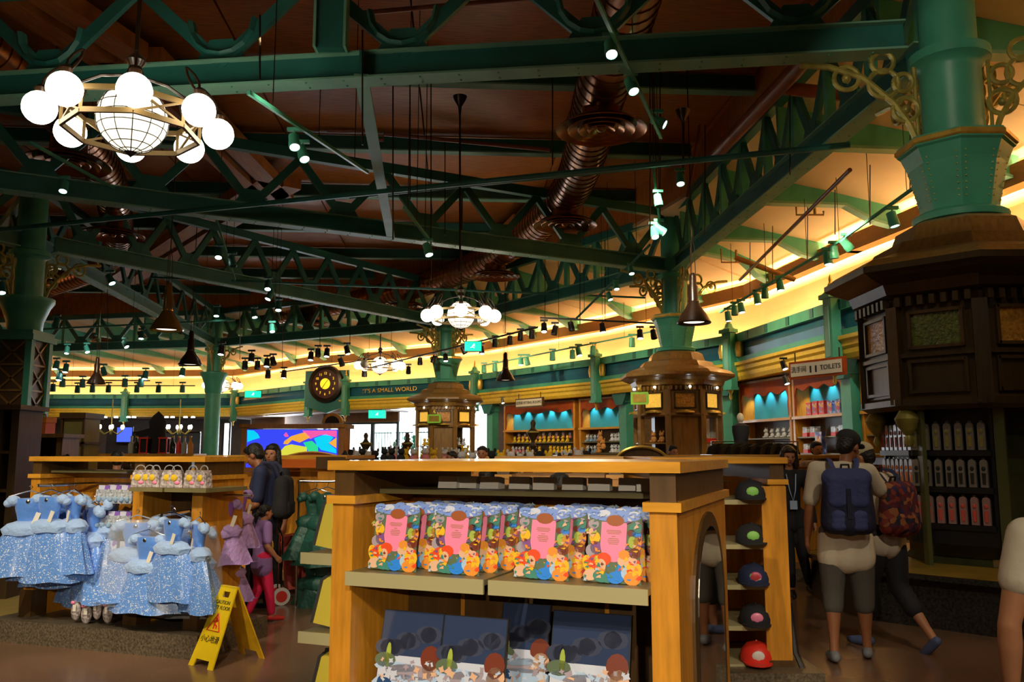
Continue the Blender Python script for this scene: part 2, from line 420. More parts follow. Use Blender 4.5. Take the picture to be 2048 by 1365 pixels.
# sloping cream ceiling between fascia and ring of trusses, and the green rafters below it
def inner_pt(w):
    ring = [A + Vector((0.3, -9, 0)), A, B, C_, D, D + Vector((-12, 3, 0)), F_ + Vector((-16, 0, 0))]
    best = None
    for a, b in zip(ring, ring[1:]):
        ab = b - a; k = max(0, min(1, (w - a).dot(ab) / ab.length_squared)); pt = a + ab * k
        if best is None or (pt - w).length < (best - w).length: best = pt
    return best
for i in range(1, 13):
    p, q = WP[i], WP[i + 1]; n = nrm(i)
    a, b = p + n * 0.45, q + n * 0.45
    ia, ib = inner_pt(p), inner_pt(q)
    vs = [Vector((a.x, a.y, 6.35)), Vector((b.x, b.y, 6.35)), Vector((ib.x, ib.y, 7.15)), Vector((ia.x, ia.y, 7.15))]
    up = Vector((0, 0, 0.08))
    m = MB(); m.add(vs + [x + up for x in vs], [(0, 1, 2, 3), (7, 6, 5, 4), (0, 4, 5, 1), (1, 5, 6, 2), (2, 6, 7, 3), (3, 7, 4, 0)])
    struct(m.build('ceiling', 'cream_ceil'), 'cream sloping ceiling between the ring girders and the wall')
    m = MB(); m.add([Vector((v_.x, v_.y, 7.15)) for v_ in (ia, ib)] + [Vector((v_.x, v_.y, RZ + 0.1)) for v_ in (ib, ia)], [(0, 1, 2, 3)])
    struct(m.build('wall_upper', 'roof_wood'), 'timber clerestory above the ring girders')
def rafter(px, py, ix, iy, lab):
    """kinked green rafter from the ring girder (ix,iy) to the fascia (px,py)"""
    o = thing('roof_rafter', lab, 'beam', (px, py, 0), 0, 'green rafters under the cream ceiling')
    dv = Vector((ix - px, iy - py, 0)); L = dv.length; dv /= L
    sd = Vector((-dv.y, dv.x, 0)) * 0.05
    prof = [(0.0, 5.95), (0.0, 6.42), (L, 7.12), (L, 6.45), (1.15, 6.42), (0.55, 6.10)]
    def strip(pts, wd, mname, nm):
        s_ = Vector((-dv.y, dv.x, 0)) * wd; k = len(pts)
        m = MB(); m.add([dv * a_ + Vector((0, 0, z_)) - s_ for a_, z_ in pts] + [dv * a_ + Vector((0, 0, z_)) + s_ for a_, z_ in pts],
                        [tuple(range(k)), tuple(range(2 * k - 1, k - 1, -1))] + [(j, (j + 1) % k, k + (j + 1) % k, k + j) for j in range(k)])
        m.build(nm, mname, o)
    strip(prof, 0.04, 'teal', 'web')
    fl = [(-0.02, 5.92), (0.0, 5.97), (0.55, 6.12), (1.15, 6.44), (L, 6.47), (L, 6.42), (1.16, 6.39), (0.57, 6.07)]
    strip(fl, 0.11, 'teal_light', 'flange')
ri = 0
ords = ['first', 'second', 'third', 'fourth', 'fifth', 'sixth', 'seventh', 'eighth', 'ninth', 'tenth', 'eleventh', 'twelfth', 'thirteenth', 'fourteenth', 'fifteenth', 'sixteenth', 'seventeenth', 'eighteenth', 'nineteenth', 'twentieth']
ords += ['twenty-' + w_ for w_ in ords[:9]] + ['thirtieth'] + ['thirty-' + w_ for w_ in ords[:9]]
for i in range(1, 12):
    p, q = WP[i], WP[i + 1]; n = nrm(i); L = (q - p).length; k = max(1, round(L / 3.1))
    for j in range(k):
        w_ = p + (q - p) * ((j + 0.5) / k) + n * 0.38; ip = inner_pt(w_)
        rafter(w_.x, w_.y, ip.x, ip.y, 'kinked green ceiling rafter over the cove, %s from the near right end' % ords[min(ri, 38)]); ri += 1

# main roof: timber panels laid between the purlins, each panel a piece of its own
roof = MB().box((-14, 20, RZ + 0.32), (50, 56, 0.06)).build('ceiling', 'wall_dark'); struct(roof, 'dark timber roof deck over the hall')
pm = None
ux = Vector((1, 0.065, 0)).normalized(); uy = Vector((-ux.y, ux.x, 0))
pit = 3.35; pw = 2.9
o0 = Vector((-14, 3.0, 0))
def inside(x, y):
    P_ = [(4.8, -2), (4.8, 8.6), (3.9, 20), (-2.25, 28.9), (-12.1, 34.4), (-26, 37), (-34, 20), (-30, -2)]
    c = False
    for (x1, y1), (x2, y2) in zip(P_, P_[1:] + P_[:1]):
        if (y1 > y) != (y2 > y) and x < (x2 - x1) * (y - y1) / (y2 - y1) + x1: c = not c
    return c
for r_ in range(-1, 11):
    for k in range(-6, 9):
        ctr = o0 + ux * (k * pw) + uy * (r_ * pit + pit / 2)
        if not any(inside(ctr.x + a, ctr.y + b) for a in (-2, 0, 2) for b in (-2, 0, 2)): continue
        if pm is None:
            mm = MB(); mm.box((0, 0, 0), (pw - 0.03, pit - 0.04, 0.07)); pm = mm.build('panel', 'roof_wood', roof); o = pm
        else:
            o = pm.copy(); COL.objects.link(o)
        o.location = (ctr.x, ctr.y, RZ + 0.04 + 0.012 * ((k * 7 + r_ * 5) % 3)); o.rotation_euler = (0, 0, math.atan2(ux.y, ux.x))
for r_ in range(0, 11):
    c0 = o0 + uy * (r_ * pit)
    # clip the purlin to the roof area
    ks = [k for k in range(-80, 120) if inside((c0 + ux * (k * 0.25)).x, (c0 + ux * (k * 0.25)).y)]
    if not ks: continue
    a, b = c0 + ux * (ks[0] * 0.25), c0 + ux * (ks[-1] * 0.25)
    o = thing('roof_purlin', 'green purlin crossing under the timber roof, %s from the near end of the hall' % ords[r_], 'beam', (a.x, a.y, RZ - 0.3), math.atan2(ux.y, ux.x), 'green purlins under the timber roof')
    L = (b - a).length
    MB().box((L / 2, 0, 0.13), (L, 0.06, 0.30)).build('web', 'teal_dark', o)
    MB().box((L / 2, 0, -0.03), (L, 0.22, 0.03)).build('flange', 'teal_light', o)

# brown diagonal hip beams, in pairs, on the left part of the roof
def hip(u1, v1, u2, v2, lab, h=7.6, wd=0.42):
    a, b = hz(u1, v1, h), hz(u2, v2, h)
    o = thing('hip_beam', lab, 'beam', (a.x, a.y, a.z), math.atan2(b.y - a.y, b.x - a.x), 'brown hip beams'); L = (b - a).length
    MB().box((L / 2, -0.30, 0), (L, wd, 0.25)).build('board', 'roof_wood', o)
    MB().box((L / 2, 0.30, 0), (L, wd, 0.25)).build('board', 'roof_wood', o)
    MB().box((L / 2, 0, 0.08), (L, 0.22, 0.18)).build('channel', 'wood_dark', o)
hip(20, -30, 240, 110, 'wide brown double beam in the top left corner of the roof')
hip(260, 110, 545, 390, 'brown double beam running behind the large globe chandelier')
hip(560, 360, 240, 560, 'brown double beam crossing beyond the large globe chandelier', h=7.6)
hip(1060, 440, 930, 560, 'short brown double beam beside the curved duct', h=7.5, wd=0.3)

# ================================================================ TRUSSES
def truss(P, Q, lab, n_bay=6, dz=1.35, arcs=False, posts=True, z0=TZ, trim0=0.3, trim1=0.3, rev=False):
    v = (Q - P); v.z = 0; L = v.length; an = math.atan2(v.y, v.x)
    o = thing('roof_truss', lab, 'truss', (P.x, P.y, z0), an, 'teal lattice girders')
    a0, a1 = trim0, L - trim1
    ch = MB(); ch.box(((a0 + a1) / 2, 0, 0.17), (a1 - a0, 0.05, 0.30), 0); ch.build('bottom_chord', 'teal_dark', o)
    ch = MB(); ch.box(((a0 + a1) / 2, 0, 0.012), (a1 - a0, 0.27, 0.024)); ch.box(((a0 + a1) / 2, 0, 0.33), (a1 - a0, 0.22, 0.02)); ch.build('flange', 'teal_light', o)
    ch = MB(); ch.box(((a0 + a1) / 2, 0, dz + 0.1), (a1 - a0, 0.16, 0.2)); ch.build('top_chord', 'teal_dark', o)
    bw = (a1 - a0) / n_bay
    for k in range(n_bay):
        x0 = a0 + k * bw; xm = x0 + bw / 2; x1 = x0 + bw
        for (xa, xb) in ((x0, xm), (x1, xm)):
            m = MB(); m.bar((xa, 0, dz), (xb, 0, 0.32), 0.07, 0.15); m.build('web', 'teal_dark', o)
        if arcs:
            path = []
            for s_ in range(9):
                t_ = PI + PI * s_ / 8
                path.append((xm + 0.40 * math.cos(t_), 0, 0.86 + 0.42 * math.sin(t_)))
            m = MB(); m.tube(path, 0.085, 6, flat=0.5); m.build('arc_web', 'teal_dark', o)
        m = MB(); m.slab([(xm - 0.32, 0.34), (xm + 0.32, 0.34), (xm + 0.14, 0.62), (xm - 0.14, 0.62)], -0.03, 0.03); m.build('gusset', 'teal_dark', o)
        if posts:
            m = MB(); m.box((x0, 0, 0.34 + (dz - 0.34) / 2), (0.12, 0.12, dz - 0.34)); m.build('post', 'teal', o)
    rv = MB()
    for k in range(int((a1 - a0) / 0.45)):
        for y_ in (-0.07, 0.07): rv.ball((a0 + 0.2 + k * 0.45, y_, 0.0), 0.016, n=5, m=3)
    rv.build('rivet', 'teal', o)['kind'] = 'stuff'
    return o
truss(F_, A, 'nearest teal girder spanning the whole hall above the large globe chandelier', 8, arcs=True, posts=False, trim1=0.45)
truss(A, B, 'teal girder running from the near right column to the second column', 9, posts=True, trim0=0.45)
truss(B, C_, 'teal girder from the second right column to the column behind the round chandelier', 8)
truss(C_, D, 'teal girder at the far side over the wall clock', 8)
truss(F_, B, 'teal girder crossing the middle of the hall towards the second right column', 11, arcs=False, posts=False)
truss(E_, D, 'teal girder running back from the near left column', 10, posts=False)
truss(F_, E_, 'short teal girder meeting the near left column', 4)
truss(E_ + Vector((0.2, 0, 0)), C_, 'teal girder from the near left column to the column behind the clock', 10, posts=False)
truss(D, D + Vector((-14, 3, 0)), 'teal girder beyond the bar at the far left', 8)
truss(D + Vector((-14, 3, 0)), E_, 'far left teal girder passing behind the near left column', 10, posts=False)

# the plate beam that ties two girders together in mid air
def tie(p, q, lab, wd=0.16):
    v = q - p; o = thing('tie_beam', lab, 'beam', p, 0)
    v = q - p; side = Vector((-v.y, v.x, 0)).normalized()
    MB().bar((0, 0, 0.15), v + Vector((0, 0, 0.15)), 0.05, 0.3).build('web', 'teal_dark', o)
    MB().bar((0, 0, 0), v, wd, 0.03).build('flange', 'teal_light', o)
p1 = hz(722, 150, TZ + 0.02); p2 = hz(782, 478, TZ + 0.02)
tie(p1, p2, 'teal tie beam dropping between the nearest girder and the middle girder')
post_at = hz(660, 150, TZ)
o = thing('truss_post', 'thick teal roof post standing on the nearest girder', 'post', (post_at.x, post_at.y, TZ + 0.3))
MB().box((0, 0, 1.05), (0.30, 0.12, 2.1)).build('web', 'teal_dark', o)
MB().box((-0.17, 0, 1.05), (0.03, 0.2, 2.1)).build('flange', 'teal_light', o)
MB().box((0.17, 0, 1.05), (0.03, 0.2, 2.1)).build('flange', 'teal_light', o)
# long thin stay rods
def rod(u1, v1, u2, v2, h, lab, r_=0.035, m_='teal_dark', cat='rod', nm='stay_rod'):
    a, b = hz(u1, v1, h), hz(u2, v2, h)
    o = MB().tube([a, b], r_, 6).build(nm, m_, None, True); tag(o, lab, cat)
rod(-20, 462, 1700, 290, 5.65, 'long thin green stay rod crossing the whole roof', 0.045)
rod(1340, 330, 700, 395, 6.6, 'short green stay rod above the middle girder', 0.04)
rod(300, 555, 1290, 596, 5.9, 'thin green stay rod beyond the middle girder', 0.03)

# ================================================================ COLUMNS
def scroll(pts_fn, n=22): return [pts_fn(i / (n - 1)) for i in range(n)]
def bracket(parent, ang, r0=0.34, s=1.0):
    """gilded scroll bracket between shaft and girder, leaning away from the column"""
    g = bpy.data.objects.new('scroll_bracket', None); COL.objects.link(g); g.parent = parent
    g.rotation_euler = (0, 0, ang); g.location = (0, 0, 0)
    m = MB()
    rr = 0.026
    m.tube([(r0 + 0.02, 0, 4.72), (r0 + 0.10, 0, 4.95), (r0 + 0.25, 0, 5.2), (r0 + 0.55, 0, 5.5), (r0 + 0.9, 0, 5.64), (r0 + 1.2, 0, 5.68)], rr * 1.3, 6)
    for (cx, cz, rad) in ((0.34, 5.42, 0.155), (0.34, 5.66, 0.115), (0.14, 5.42, 0.10), (0.13, 5.12, 0.13), (0.72, 5.50, 0.13)):
        m.tube([(r0 + cx + rad * math.cos(2 * PI * k / 18), 0, cz + rad * math.sin(2 * PI * k / 18)) for k in range(19)], rr, 6, caps=False)
    for (cx, cz) in ((0.13, 5.12), (0.72, 5.50)): m.ball((r0 + cx, 0, cz), 0.05, n=8, m=6)
    m.tube([(r0 + 0.02, 0, 4.6), (r0 + 0.02, 0, 5.72)], 0.02, 6)
    b = m.build('scrollwork', 'gilt_dark', g, True)
    return g
def column(P, lab, kiosk=True, base_z=3.86, rsh=0.30, brk=()):
    o = thing('iron_column', lab, 'column', (P.x, P.y, 0), 0, 'teal iron columns')
    m = MB(); m.lathe([(rsh, 4.6), (rsh, 5.5), (rsh + 0.02, 5.56), (rsh + 0.10, 5.60), (rsh + 0.10, 5.70), (rsh - 0.02, 5.74), (rsh - 0.02, 7.4)], n=24); m.build('shaft', 'teal', o, True)
    if kiosk:
        m = MB(); m.lathe([(0.36, base_z + 0.08), (0.40, base_z + 0.28), (0.47, 4.45), (0.53, 4.60), (0.56, 4.62), (0.56, 4.72), (0.47, 4.74), (0.30, 4.74)], n=8, rot=PI / 8); m.build('capital', 'teal', o)
        m = MB(); m.lathe([(0.40, base_z - 0.02), (0.45, base_z), (0.46, base_z + 0.06), (0.42, base_z + 0.09), (0.36, base_z + 0.10)], n=24); m.build('ring_moulding', 'teal', o, True)
        m = MB(); m.lathe([(0.565, 4.635), (0.585, 4.65), (0.585, 4.69), (0.565, 4.705)], n=8, rot=PI / 8); m.build('gilt_edge', 'gilt', o)
        m = MB()
        for k in range(8):
            a = PI / 8 + k * PI / 4; a2 = a + PI / 4
            for j in range(9):
                t_ = j / 8; rr = 0.385 + t_ * 0.11; z_ = base_z + 0.2 + t_ * 0.5
                for aa in (a + 0.09, a2 - 0.09):
                    m.ball((rr * 0.985 * math.cos(aa), rr * 0.985 * math.sin(aa), z_), 0.010, n=5, m=3)
        m.build('rivet', 'gilt_dark', o)['kind'] = 'stuff'
    else:
        m = MB(); m.lathe([(rsh, 0), (rsh, 3.86)], n=24); m.lathe([(rsh + 0.2, 0), (rsh + 0.2, 0.8), (rsh + 0.08, 0.95), (rsh, 1.0)], n=24); m.build('lower_shaft', 'teal', o, True)
        m = MB(); m.lathe([(rsh, 3.86), (rsh + 0.03, 3.9), (rsh + 0.05, 4.2), (rsh + 0.16, 4.5), (rsh + 0.24, 4.62), (rsh + 0.24, 4.7), (rsh, 4.74)], n=24); m.build('capital', 'teal', o, True)
    for a in brk: bracket(o, a)
    return o
def adir(P, Q): return math.atan2(Q.y - P.y, Q.x - P.x)
column(A, 'big near teal column rising from the dark kiosk on the right', brk=(adir(A, F_), adir(A, B), -0.35, 0.5))
column(B, 'teal column above the second wooden kiosk', brk=(adir(B, F_), adir(B, C_), adir(B, A), 0.4))
column(C_, 'teal column above the smallest far wooden kiosk', brk=(adir(C_, B), adir(C_, D), adir(C_, E_), 1.0))
column(D, 'slim far teal column beside the bar opening', kiosk=False, brk=(adir(D, C_), adir(D, E_)))
ec = column(E_, 'broad near left teal column with lattice panels', kiosk=False, brk=(adir(E_, D), adir(E_, F_), adir(E_, C_)))
# square lattice casing round the lower part of the left column
m = MB()
for sx in (-1, 1):
    for sy in (-1, 1): m.box((sx * 0.34, sy * 0.34, 1.9), (0.13, 0.13, 3.8))
m.box((0, 0, 3.84), (0.92, 0.92, 0.12)); m.box((0, 0, 3.94), (0.84, 0.84, 0.1)); m.build('casing', 'teal', ec)
m = MB(); m.box((0, 0, 1.9), (0.66, 0.66, 3.76)); m.build('panel', 'wood_dark', ec)
m = MB()
for k in range(7):
    z = 0.1 + k * 0.53
    for a, b in (((-0.27, z), (0.27, z + 0.5)), ((0.27, z), (-0.27, z + 0.5)), ((-0.27, z), (0.27, z))):
        m.bar((a[0], -0.345, a[1]), (b[0], -0.345, b[1]), 0.03, 0.04)
        m.bar((0.345, a[0], a[1]), (0.345, b[0], b[1]), 0.03, 0.04)
m.build('lattice', 'wood_kiosk', ec)
# ================================================================ FRIEZE POSTS, SIGNS, CLOCK
def wallpt(u, off=0.0, v=800):
    """point on the frieze line (moved out by off) under picture column u, with outward normal"""
    r = ray(u, v); r = Vector((r.x, r.y, 0)).normalized()
    for i in range(1, 13):
        n = nrm(i); p, q = WP[i] + n * off, WP[i + 1] + n * off; e = q - p
        den = r.x * e.y - r.y * e.x
        if abs(den) < 1e-9: continue
        t = (p.x * e.y - p.y * e.x) / den; s_ = (p.x * r.y - p.y * r.x) / den
        if t > 0 and -0.02 <= s_ <= 1.02: return r * t, n
    return None, None
def facing(n):          # rotation so that local -Y looks into the room (local +Y = outward)
    return math.atan2(n.y, n.x) - PI / 2
for k, u in enumerate((1672, 1462, 1192, 949, 691, 617, 468, 250, 60)):
    pt, n = wallpt(u, -0.14)
    o = thing('frieze_post', 'teal frieze post with gilt finial, %s from the right end of the frieze' % ords[k], 'post', (pt.x, pt.y, 0), facing(n), 'teal frieze posts')
    m = MB(); m.box((0, 0, 4.05), (0.34, 0.22, 1.55)); m.box((0, -0.02, 4.88), (0.44, 0.32, 0.1)); m.box((0, -0.02, 3.26), (0.40, 0.28, 0.08))
    m.lathe([(0.2, 4.93), (0.12, 5.0), (0.09, 5.1)], n=8); m.build('post', 'teal', o)
    m = MB(); m.box((0, -0.12, 4.1), (0.16, 0.03, 1.1)); m.build('panel', 'teal_light', o)
    m = MB(); m.lathe([(0.03, 5.08), (0.07, 5.14), (0.03, 5.2), (0.045, 5.26), (0.01, 5.38)], n=8); m.lathe([(0.02, 2.95), (0.05, 3.02), (0.03, 3.1), (0.07, 3.18), (0.09, 3.24)], n=8); m.build('finial', 'gilt', o, True)
    if k in (1, 2, 3, 6):
        for sx in (-1, 1):
            m = MB(); m.lathe([(0.0, -0.24), (0.10, -0.2), (0.13, 0), (0.10, 0.2), (0.0, 0.24)], (sx * 0.34, 0.06, 4.34), n=10); m.build('rosette', 'gilt', o, True)
# frieze lettering over the entrance
pt, n = wallpt(778, -0.005)
fl = thing('frieze_lettering', 'gilt capital lettering on the blue frieze over the glass entrance', 'sign', (pt.x, pt.y, 4.34), facing(n))
text_mesh('lettering', "IT'S A SMALL WORLD", 0.27, 'gilt', fl, (0, -0.01, 0), (PI / 2, 0, 0), 0.008, sx=1.3)

# wall clock
pt, n = wallpt(651, -0.35)
ck = thing('wall_clock', 'big round dark clock with glowing yellow centre on the frieze', 'clock', (pt.x, pt.y, 4.75), facing(n) + 0.25)
RX90 = Matrix.Rotation(PI / 2, 3, 'X')
MB().lathe([(0.0, -0.2), (0.88, -0.2), (0.92, 0.0), (0.88, 0.10), (0.74, 0.13), (0.70, 0.06), (0.0, 0.06)], n=32, m3=RX90, caps=False).build('casing', 'dark_metal', ck, True)
MB().lathe([(0.0, 0.07), (0.70, 0.07), (0.70, 0.05), (0, 0.05)], n=32, m3=RX90, caps=False).build('face', mat('maroon_clock_face', (0.07, 0.012, 0.012), 0.4), ck)
MB().lathe([(0.0, 0.09), (0.26, 0.09), (0.26, 0.07), (0, 0.07)], n=24, m3=RX90, caps=False).build('centre_disc', mat('lit_clock_centre', (1, 0.75, 0.05), 0.4, emit=0.9, ecol=(1, 0.62, 0.02)), ck)
lit_num = M['lit_num'] = mat('lit_clock_numerals', (1, 0.7, 0.05), 0.4, emit=0.8, ecol=(1, 0.6, 0.03))
for h in range(12):
    a = PI / 2 - h * PI / 6
    text_mesh('numeral', str(h or 12), 0.17, 'lit_num', ck, (0.5 * math.cos(a), -0.085, 0.5 * math.sin(a)), (PI / 2, 0, 0), 0.004)
MB().bar((0, -0.105, 0), (-0.14, -0.105, -0.2), 0.02, 0.03, up=(0, 1, 0)).build('hand', 'ink', ck)
MB().bar((0, -0.115, 0), (0.2, -0.115, 0.24), 0.015, 0.025, up=(0, 1, 0)).build('hand', 'ink', ck)
m = MB(); m.box((0, 0.12, -0.2), (2.3, 0.1, 1.7)); m.slab([(-1.2, -1.05), (1.2, -1.05), (0.5, -1.25), (0, -1.4), (-0.5, -1.25)], 0.05, 0.2); m.build('backing_panel', 'teal_blue', ck)

# exit signs
def exit_sign(u, v, Y, lab, wd=0.42, ht=0.2):
    p = at(u, v, Y); o = thing('exit_sign', lab, 'sign', p, 0, None)
    MB().box((0, 0.03, 0), (wd, 0.06, ht)).build('casing', 'black', o)
    MB().box((0, -0.005, 0), (wd - 0.04, 0.01, ht - 0.04)).build('lit_panel', 'exit', o)
    m = MB(); m.ball((0.03, -0.02, 0.05), 0.02, n=6, m=4); m.bar((0.0, -0.02, 0.03), (-0.02, -0.02, -0.02), 0.02, 0.02); m.bar((-0.02, -0.02, -0.02), (0.04, -0.02, -0.05), 0.014, 0.014); m.bar((-0.02, -0.02, -0.02), (-0.07, -0.02, -0.04), 0.014, 0.014); m.bar((0, -0.02, 0.02), (0.06, -0.02, 0.0), 0.012, 0.012)
    m.build('figure', 'exit_fig', o)
exit_sign(506, 789, 40, 'small green lit exit sign hanging before the frieze left of the clock', 0.8, 0.34)
exit_sign(754, 829, 38.6, 'green lit exit sign above the glass entrance doors', 0.8, 0.4)
exit_sign(946, 693, 23.5, 'green lit exit sign hanging between the column and round chandelier', 0.5, 0.3)

# hanging shop signs
def board_sign(u, v, wd, ht, txt, lab, off, rz_add=0.0, fsz=0.16, frame='wood_dark'):
    pt, n = wallpt(u, off); r = ray(u, v); k = math.hypot(pt.x, pt.y) / math.hypot(r.x, r.y)
    z = CAMZ + r.z * k
    o = thing('hanging_sign', lab, 'sign', (pt.x, pt.y, z), facing(n) + rz_add)
    MB().box((0, 0.0, 0), (wd, 0.08, ht)).build('board', 'wood_red' if frame == 'wood_red' else frame, o)
    MB().box((0, -0.045, 0), (wd - 0.12, 0.02, ht - 0.1)).build('face', 'offwhite', o)
    text_mesh('lettering', txt, fsz, 'ink', o, (0, -0.06, 0), (PI / 2, 0, 0), 0.003, sx=1.0)
    m = MB()
    for sx in (-0.4, 0.4): m.box((sx * wd, 0, ht / 2 + 0.1), (0.02, 0.02, 0.2))
    m.build('hanger', 'dark_metal', o)
board_sign(1059, 806, 1.75, 0.36, '试衣间 FITTING ROOMS', 'pale fitting room sign above the yellow toy shelves', -0.3, fsz=0.15)
board_sign(1637, 737, 1.5, 0.38, '洗手间 \u25AE\u25AE TOILETS', 'pale toilets sign in a red frame beside the dark kiosk', -0.6, 0.35, fsz=0.145, frame='wood_red')

# ================================================================ KIOSKS
def kiosk(P, lab, near=False, fill=True):
    o = thing('octagonal_kiosk', lab, 'kiosk', (P.x, P.y, 0), 0, 'octagonal wooden kiosks around the columns')
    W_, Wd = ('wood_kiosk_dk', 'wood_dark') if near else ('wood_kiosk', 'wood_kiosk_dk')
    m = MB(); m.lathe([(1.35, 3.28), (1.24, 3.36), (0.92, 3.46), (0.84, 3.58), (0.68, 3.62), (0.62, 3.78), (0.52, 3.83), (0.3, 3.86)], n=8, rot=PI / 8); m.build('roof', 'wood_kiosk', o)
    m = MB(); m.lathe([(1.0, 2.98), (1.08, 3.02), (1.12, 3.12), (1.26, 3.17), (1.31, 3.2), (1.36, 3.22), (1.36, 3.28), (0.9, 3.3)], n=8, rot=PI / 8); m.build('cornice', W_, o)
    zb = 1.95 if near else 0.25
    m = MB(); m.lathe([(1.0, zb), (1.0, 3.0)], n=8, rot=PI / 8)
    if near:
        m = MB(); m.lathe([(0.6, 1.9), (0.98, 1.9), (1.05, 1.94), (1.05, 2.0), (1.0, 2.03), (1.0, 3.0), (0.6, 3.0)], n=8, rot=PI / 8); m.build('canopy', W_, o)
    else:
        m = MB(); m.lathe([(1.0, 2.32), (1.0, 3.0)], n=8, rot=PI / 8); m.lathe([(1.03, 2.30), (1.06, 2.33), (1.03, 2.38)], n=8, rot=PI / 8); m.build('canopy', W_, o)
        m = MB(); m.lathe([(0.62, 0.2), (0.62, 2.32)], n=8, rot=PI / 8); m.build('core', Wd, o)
        m = MB(); m.lathe([(1.15, 0), (1.15, 0.2), (1.05, 0.25), (0.6, 0.25)], n=8, rot=PI / 8); m.build('plinth', 'stone', o)
    ap = 1.0 * math.cos(PI / 8); sw = 2 * 1.0 * math.sin(PI / 8)
    for k in range(8):
        a = k * PI / 4
        if math.cos(a) * P.x + math.sin(a) * P.y > 0.75 * P.length: continue     # faces turned away
        rot = Matrix.Rotation(a, 3, 'Z')
        def L(x, y, z): return rot @ Vector((ap + x, y, z))
        # dentils
        for j in range(7):
            m = MB(); m.box(L(0.05, (j - 3) * 0.105, 2.94), (0.07, 0.05, 0.09), rz=a) if near else None
            if near: m.build('dentil', W_, o)
        if not near:
            m = MB()
            for j in range(7): m.box(L(0.05, (j - 3) * 0.105, 2.94), (0.07, 0.05, 0.09), rz=a)
            m.build('dentil_course', W_, o)
            MB().ball(L(0.10, 0.1, 2.96), 0.028, n=8, m=6).build('lamp', 'spot_face', o)
        # corner pilaster
        m = MB(); m.box(rot @ Vector((0.99 * math.cos(PI / 8), 0.99 * math.sin(PI / 8), (zb + 2.9) / 2)), (0.10, 0.13, 2.9 - zb), rz=a + PI / 8); m.build('pilaster', W_, o)
        # framed glass light in the upper band
        gz = 2.66
        fr = MB()
        for (yy, zz, dy, dz) in ((0, gz + 0.17, 0.48, 0.03), (0, gz - 0.17, 0.48, 0.03), (-0.235, gz, 0.03, 0.36), (0.235, gz, 0.03, 0.36)):
            fr.box(L(0.015, yy, zz), (0.05, dy, dz), rz=a)
        fr_o = fr.build('window_frame', Wd, o)
        g = MB().box(L(0.005, 0, gz), (0.012, 0.44, 0.31), rz=a)
        g.build('pane', (('amber', 'green_glass')[k % 2] if near else ('gold_glow' if k % 2 else 'amber')), o)
        if not near:
            m = MB(); m.lathe([(0.22, 0), (0.2, 0.04), (0.08, 0.07)], L(0.0, 0, 2.38), n=12); m.build('gilt_shell', 'gilt', o, True)
            if k == 6:
                MB().box(L(-0.06, 0, 1.3), (0.08, 0.70, 2.0), rz=a).build('wood_panel', W_, o)
            if k in (4, 5, 7, 3):
                for z in (0.9, 1.3, 1.7): MB().box(L(-0.15, 0, z), (0.34, 0.60, 0.03), rz=a).build('shelf', 'wood_kiosk', o)
        else:
            # raised panel under the glass, with a moulding rail
            pr = MB(); pr.box(L(0.01, 0, 2.42), (0.06, 0.66, 0.04), rz=a)
            for (yy, zz, dy, dz) in ((0, 2.36, 0.5, 0.03), (0, 2.07, 0.5, 0.03), (-0.25, 2.21, 0.03, 0.32), (0.25, 2.21, 0.03, 0.32)):
                pr.box(L(0.012, yy, zz), (0.04, dy, dz), rz=a)
            pr.build('panel_moulding', W_, o)
    return o
M['lime_sign'] = mat('lime_green_sign', (0.25, 0.55, 0.06), 0.4, emit=0.12, ecol=(.3, .6, .05))
kA = kiosk(A, 'large dark octagonal kiosk canopy around the near right column', near=True)
kB = kiosk(B, 'mid distance octagonal wooden kiosk with amber windows and stocked shelves')
kC = kiosk(C_, 'farthest octagonal wooden kiosk in front of the glass entrance')
for kk, (P_k, (u, v, Y)) in enumerate(((B, (1279, 797, 18.9)), (C_, (868, 838, 27.7)))):
    q = at(u, v, Y); o = thing('kiosk_sign', 'small green edged gilt sign on the %s kiosk' % ('middle', 'farthest')[kk], 'sign', q, R(-20)); s_ = 1.0 + 0.2 * kk
    MB().slab([(-.20 * s_, -.14), (.18 * s_, -.14), (.20 * s_, -.1), (.20 * s_, .1), (.18 * s_, .14), (-.20 * s_, .14)], 0, .03).build('board', 'lime_sign', o)
    MB().box((0, -.005, 0), (.3 * s_, .01, .18)).build('centre', 'gilt', o); MB().lathe([(.03, .14), (.06, .18), (.03, .24), (.05, .3)], n=8).build('knob', 'gilt', o, True)
# near kiosk: pendant finial, core with racks, stepped stone base
for k in (4, 5):
    a = PI / 8 + k * PI / 4 - PI / 4
    m = MB(); m.lathe([(0.02, 1.55), (0.05, 1.6), (0.03, 1.66), (0.09, 1.74), (0.12, 1.82), (0.07, 1.9)], (0.9 * math.cos(a), 0.9 * math.sin(a), 0), n=12); m.build('drop_finial', 'gilt_dark', kA, True)
m = MB(); m.lathe([(0.70, 0.42), (0.72, 0.46), (0.66, 0.52), (0.66, 1.95)], n=8, rot=PI / 8); m.build('core', mat('olive_green_metal', (0.055, 0.06, 0.02), 0.4, noise=0.2), kA)
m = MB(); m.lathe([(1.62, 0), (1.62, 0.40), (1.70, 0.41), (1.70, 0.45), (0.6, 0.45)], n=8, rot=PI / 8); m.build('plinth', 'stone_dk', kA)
m = MB(); m.lathe([(1.66, 0.452), (0.6, 0.455)], n=8, rot=PI / 8, caps=False); m.build('plinth_top', mat('ochre_timber_top', (0.26, 0.17, 0.025), 0.35, noise=0.3, scale=3), kA)
M['pack_red'] = mat('red_print_pack', (0.70, 0.10, 0.08), 0.3); M['pack_orange'] = mat('orange_tumbler', (0.85, 0.22, 0.03), 0.25)
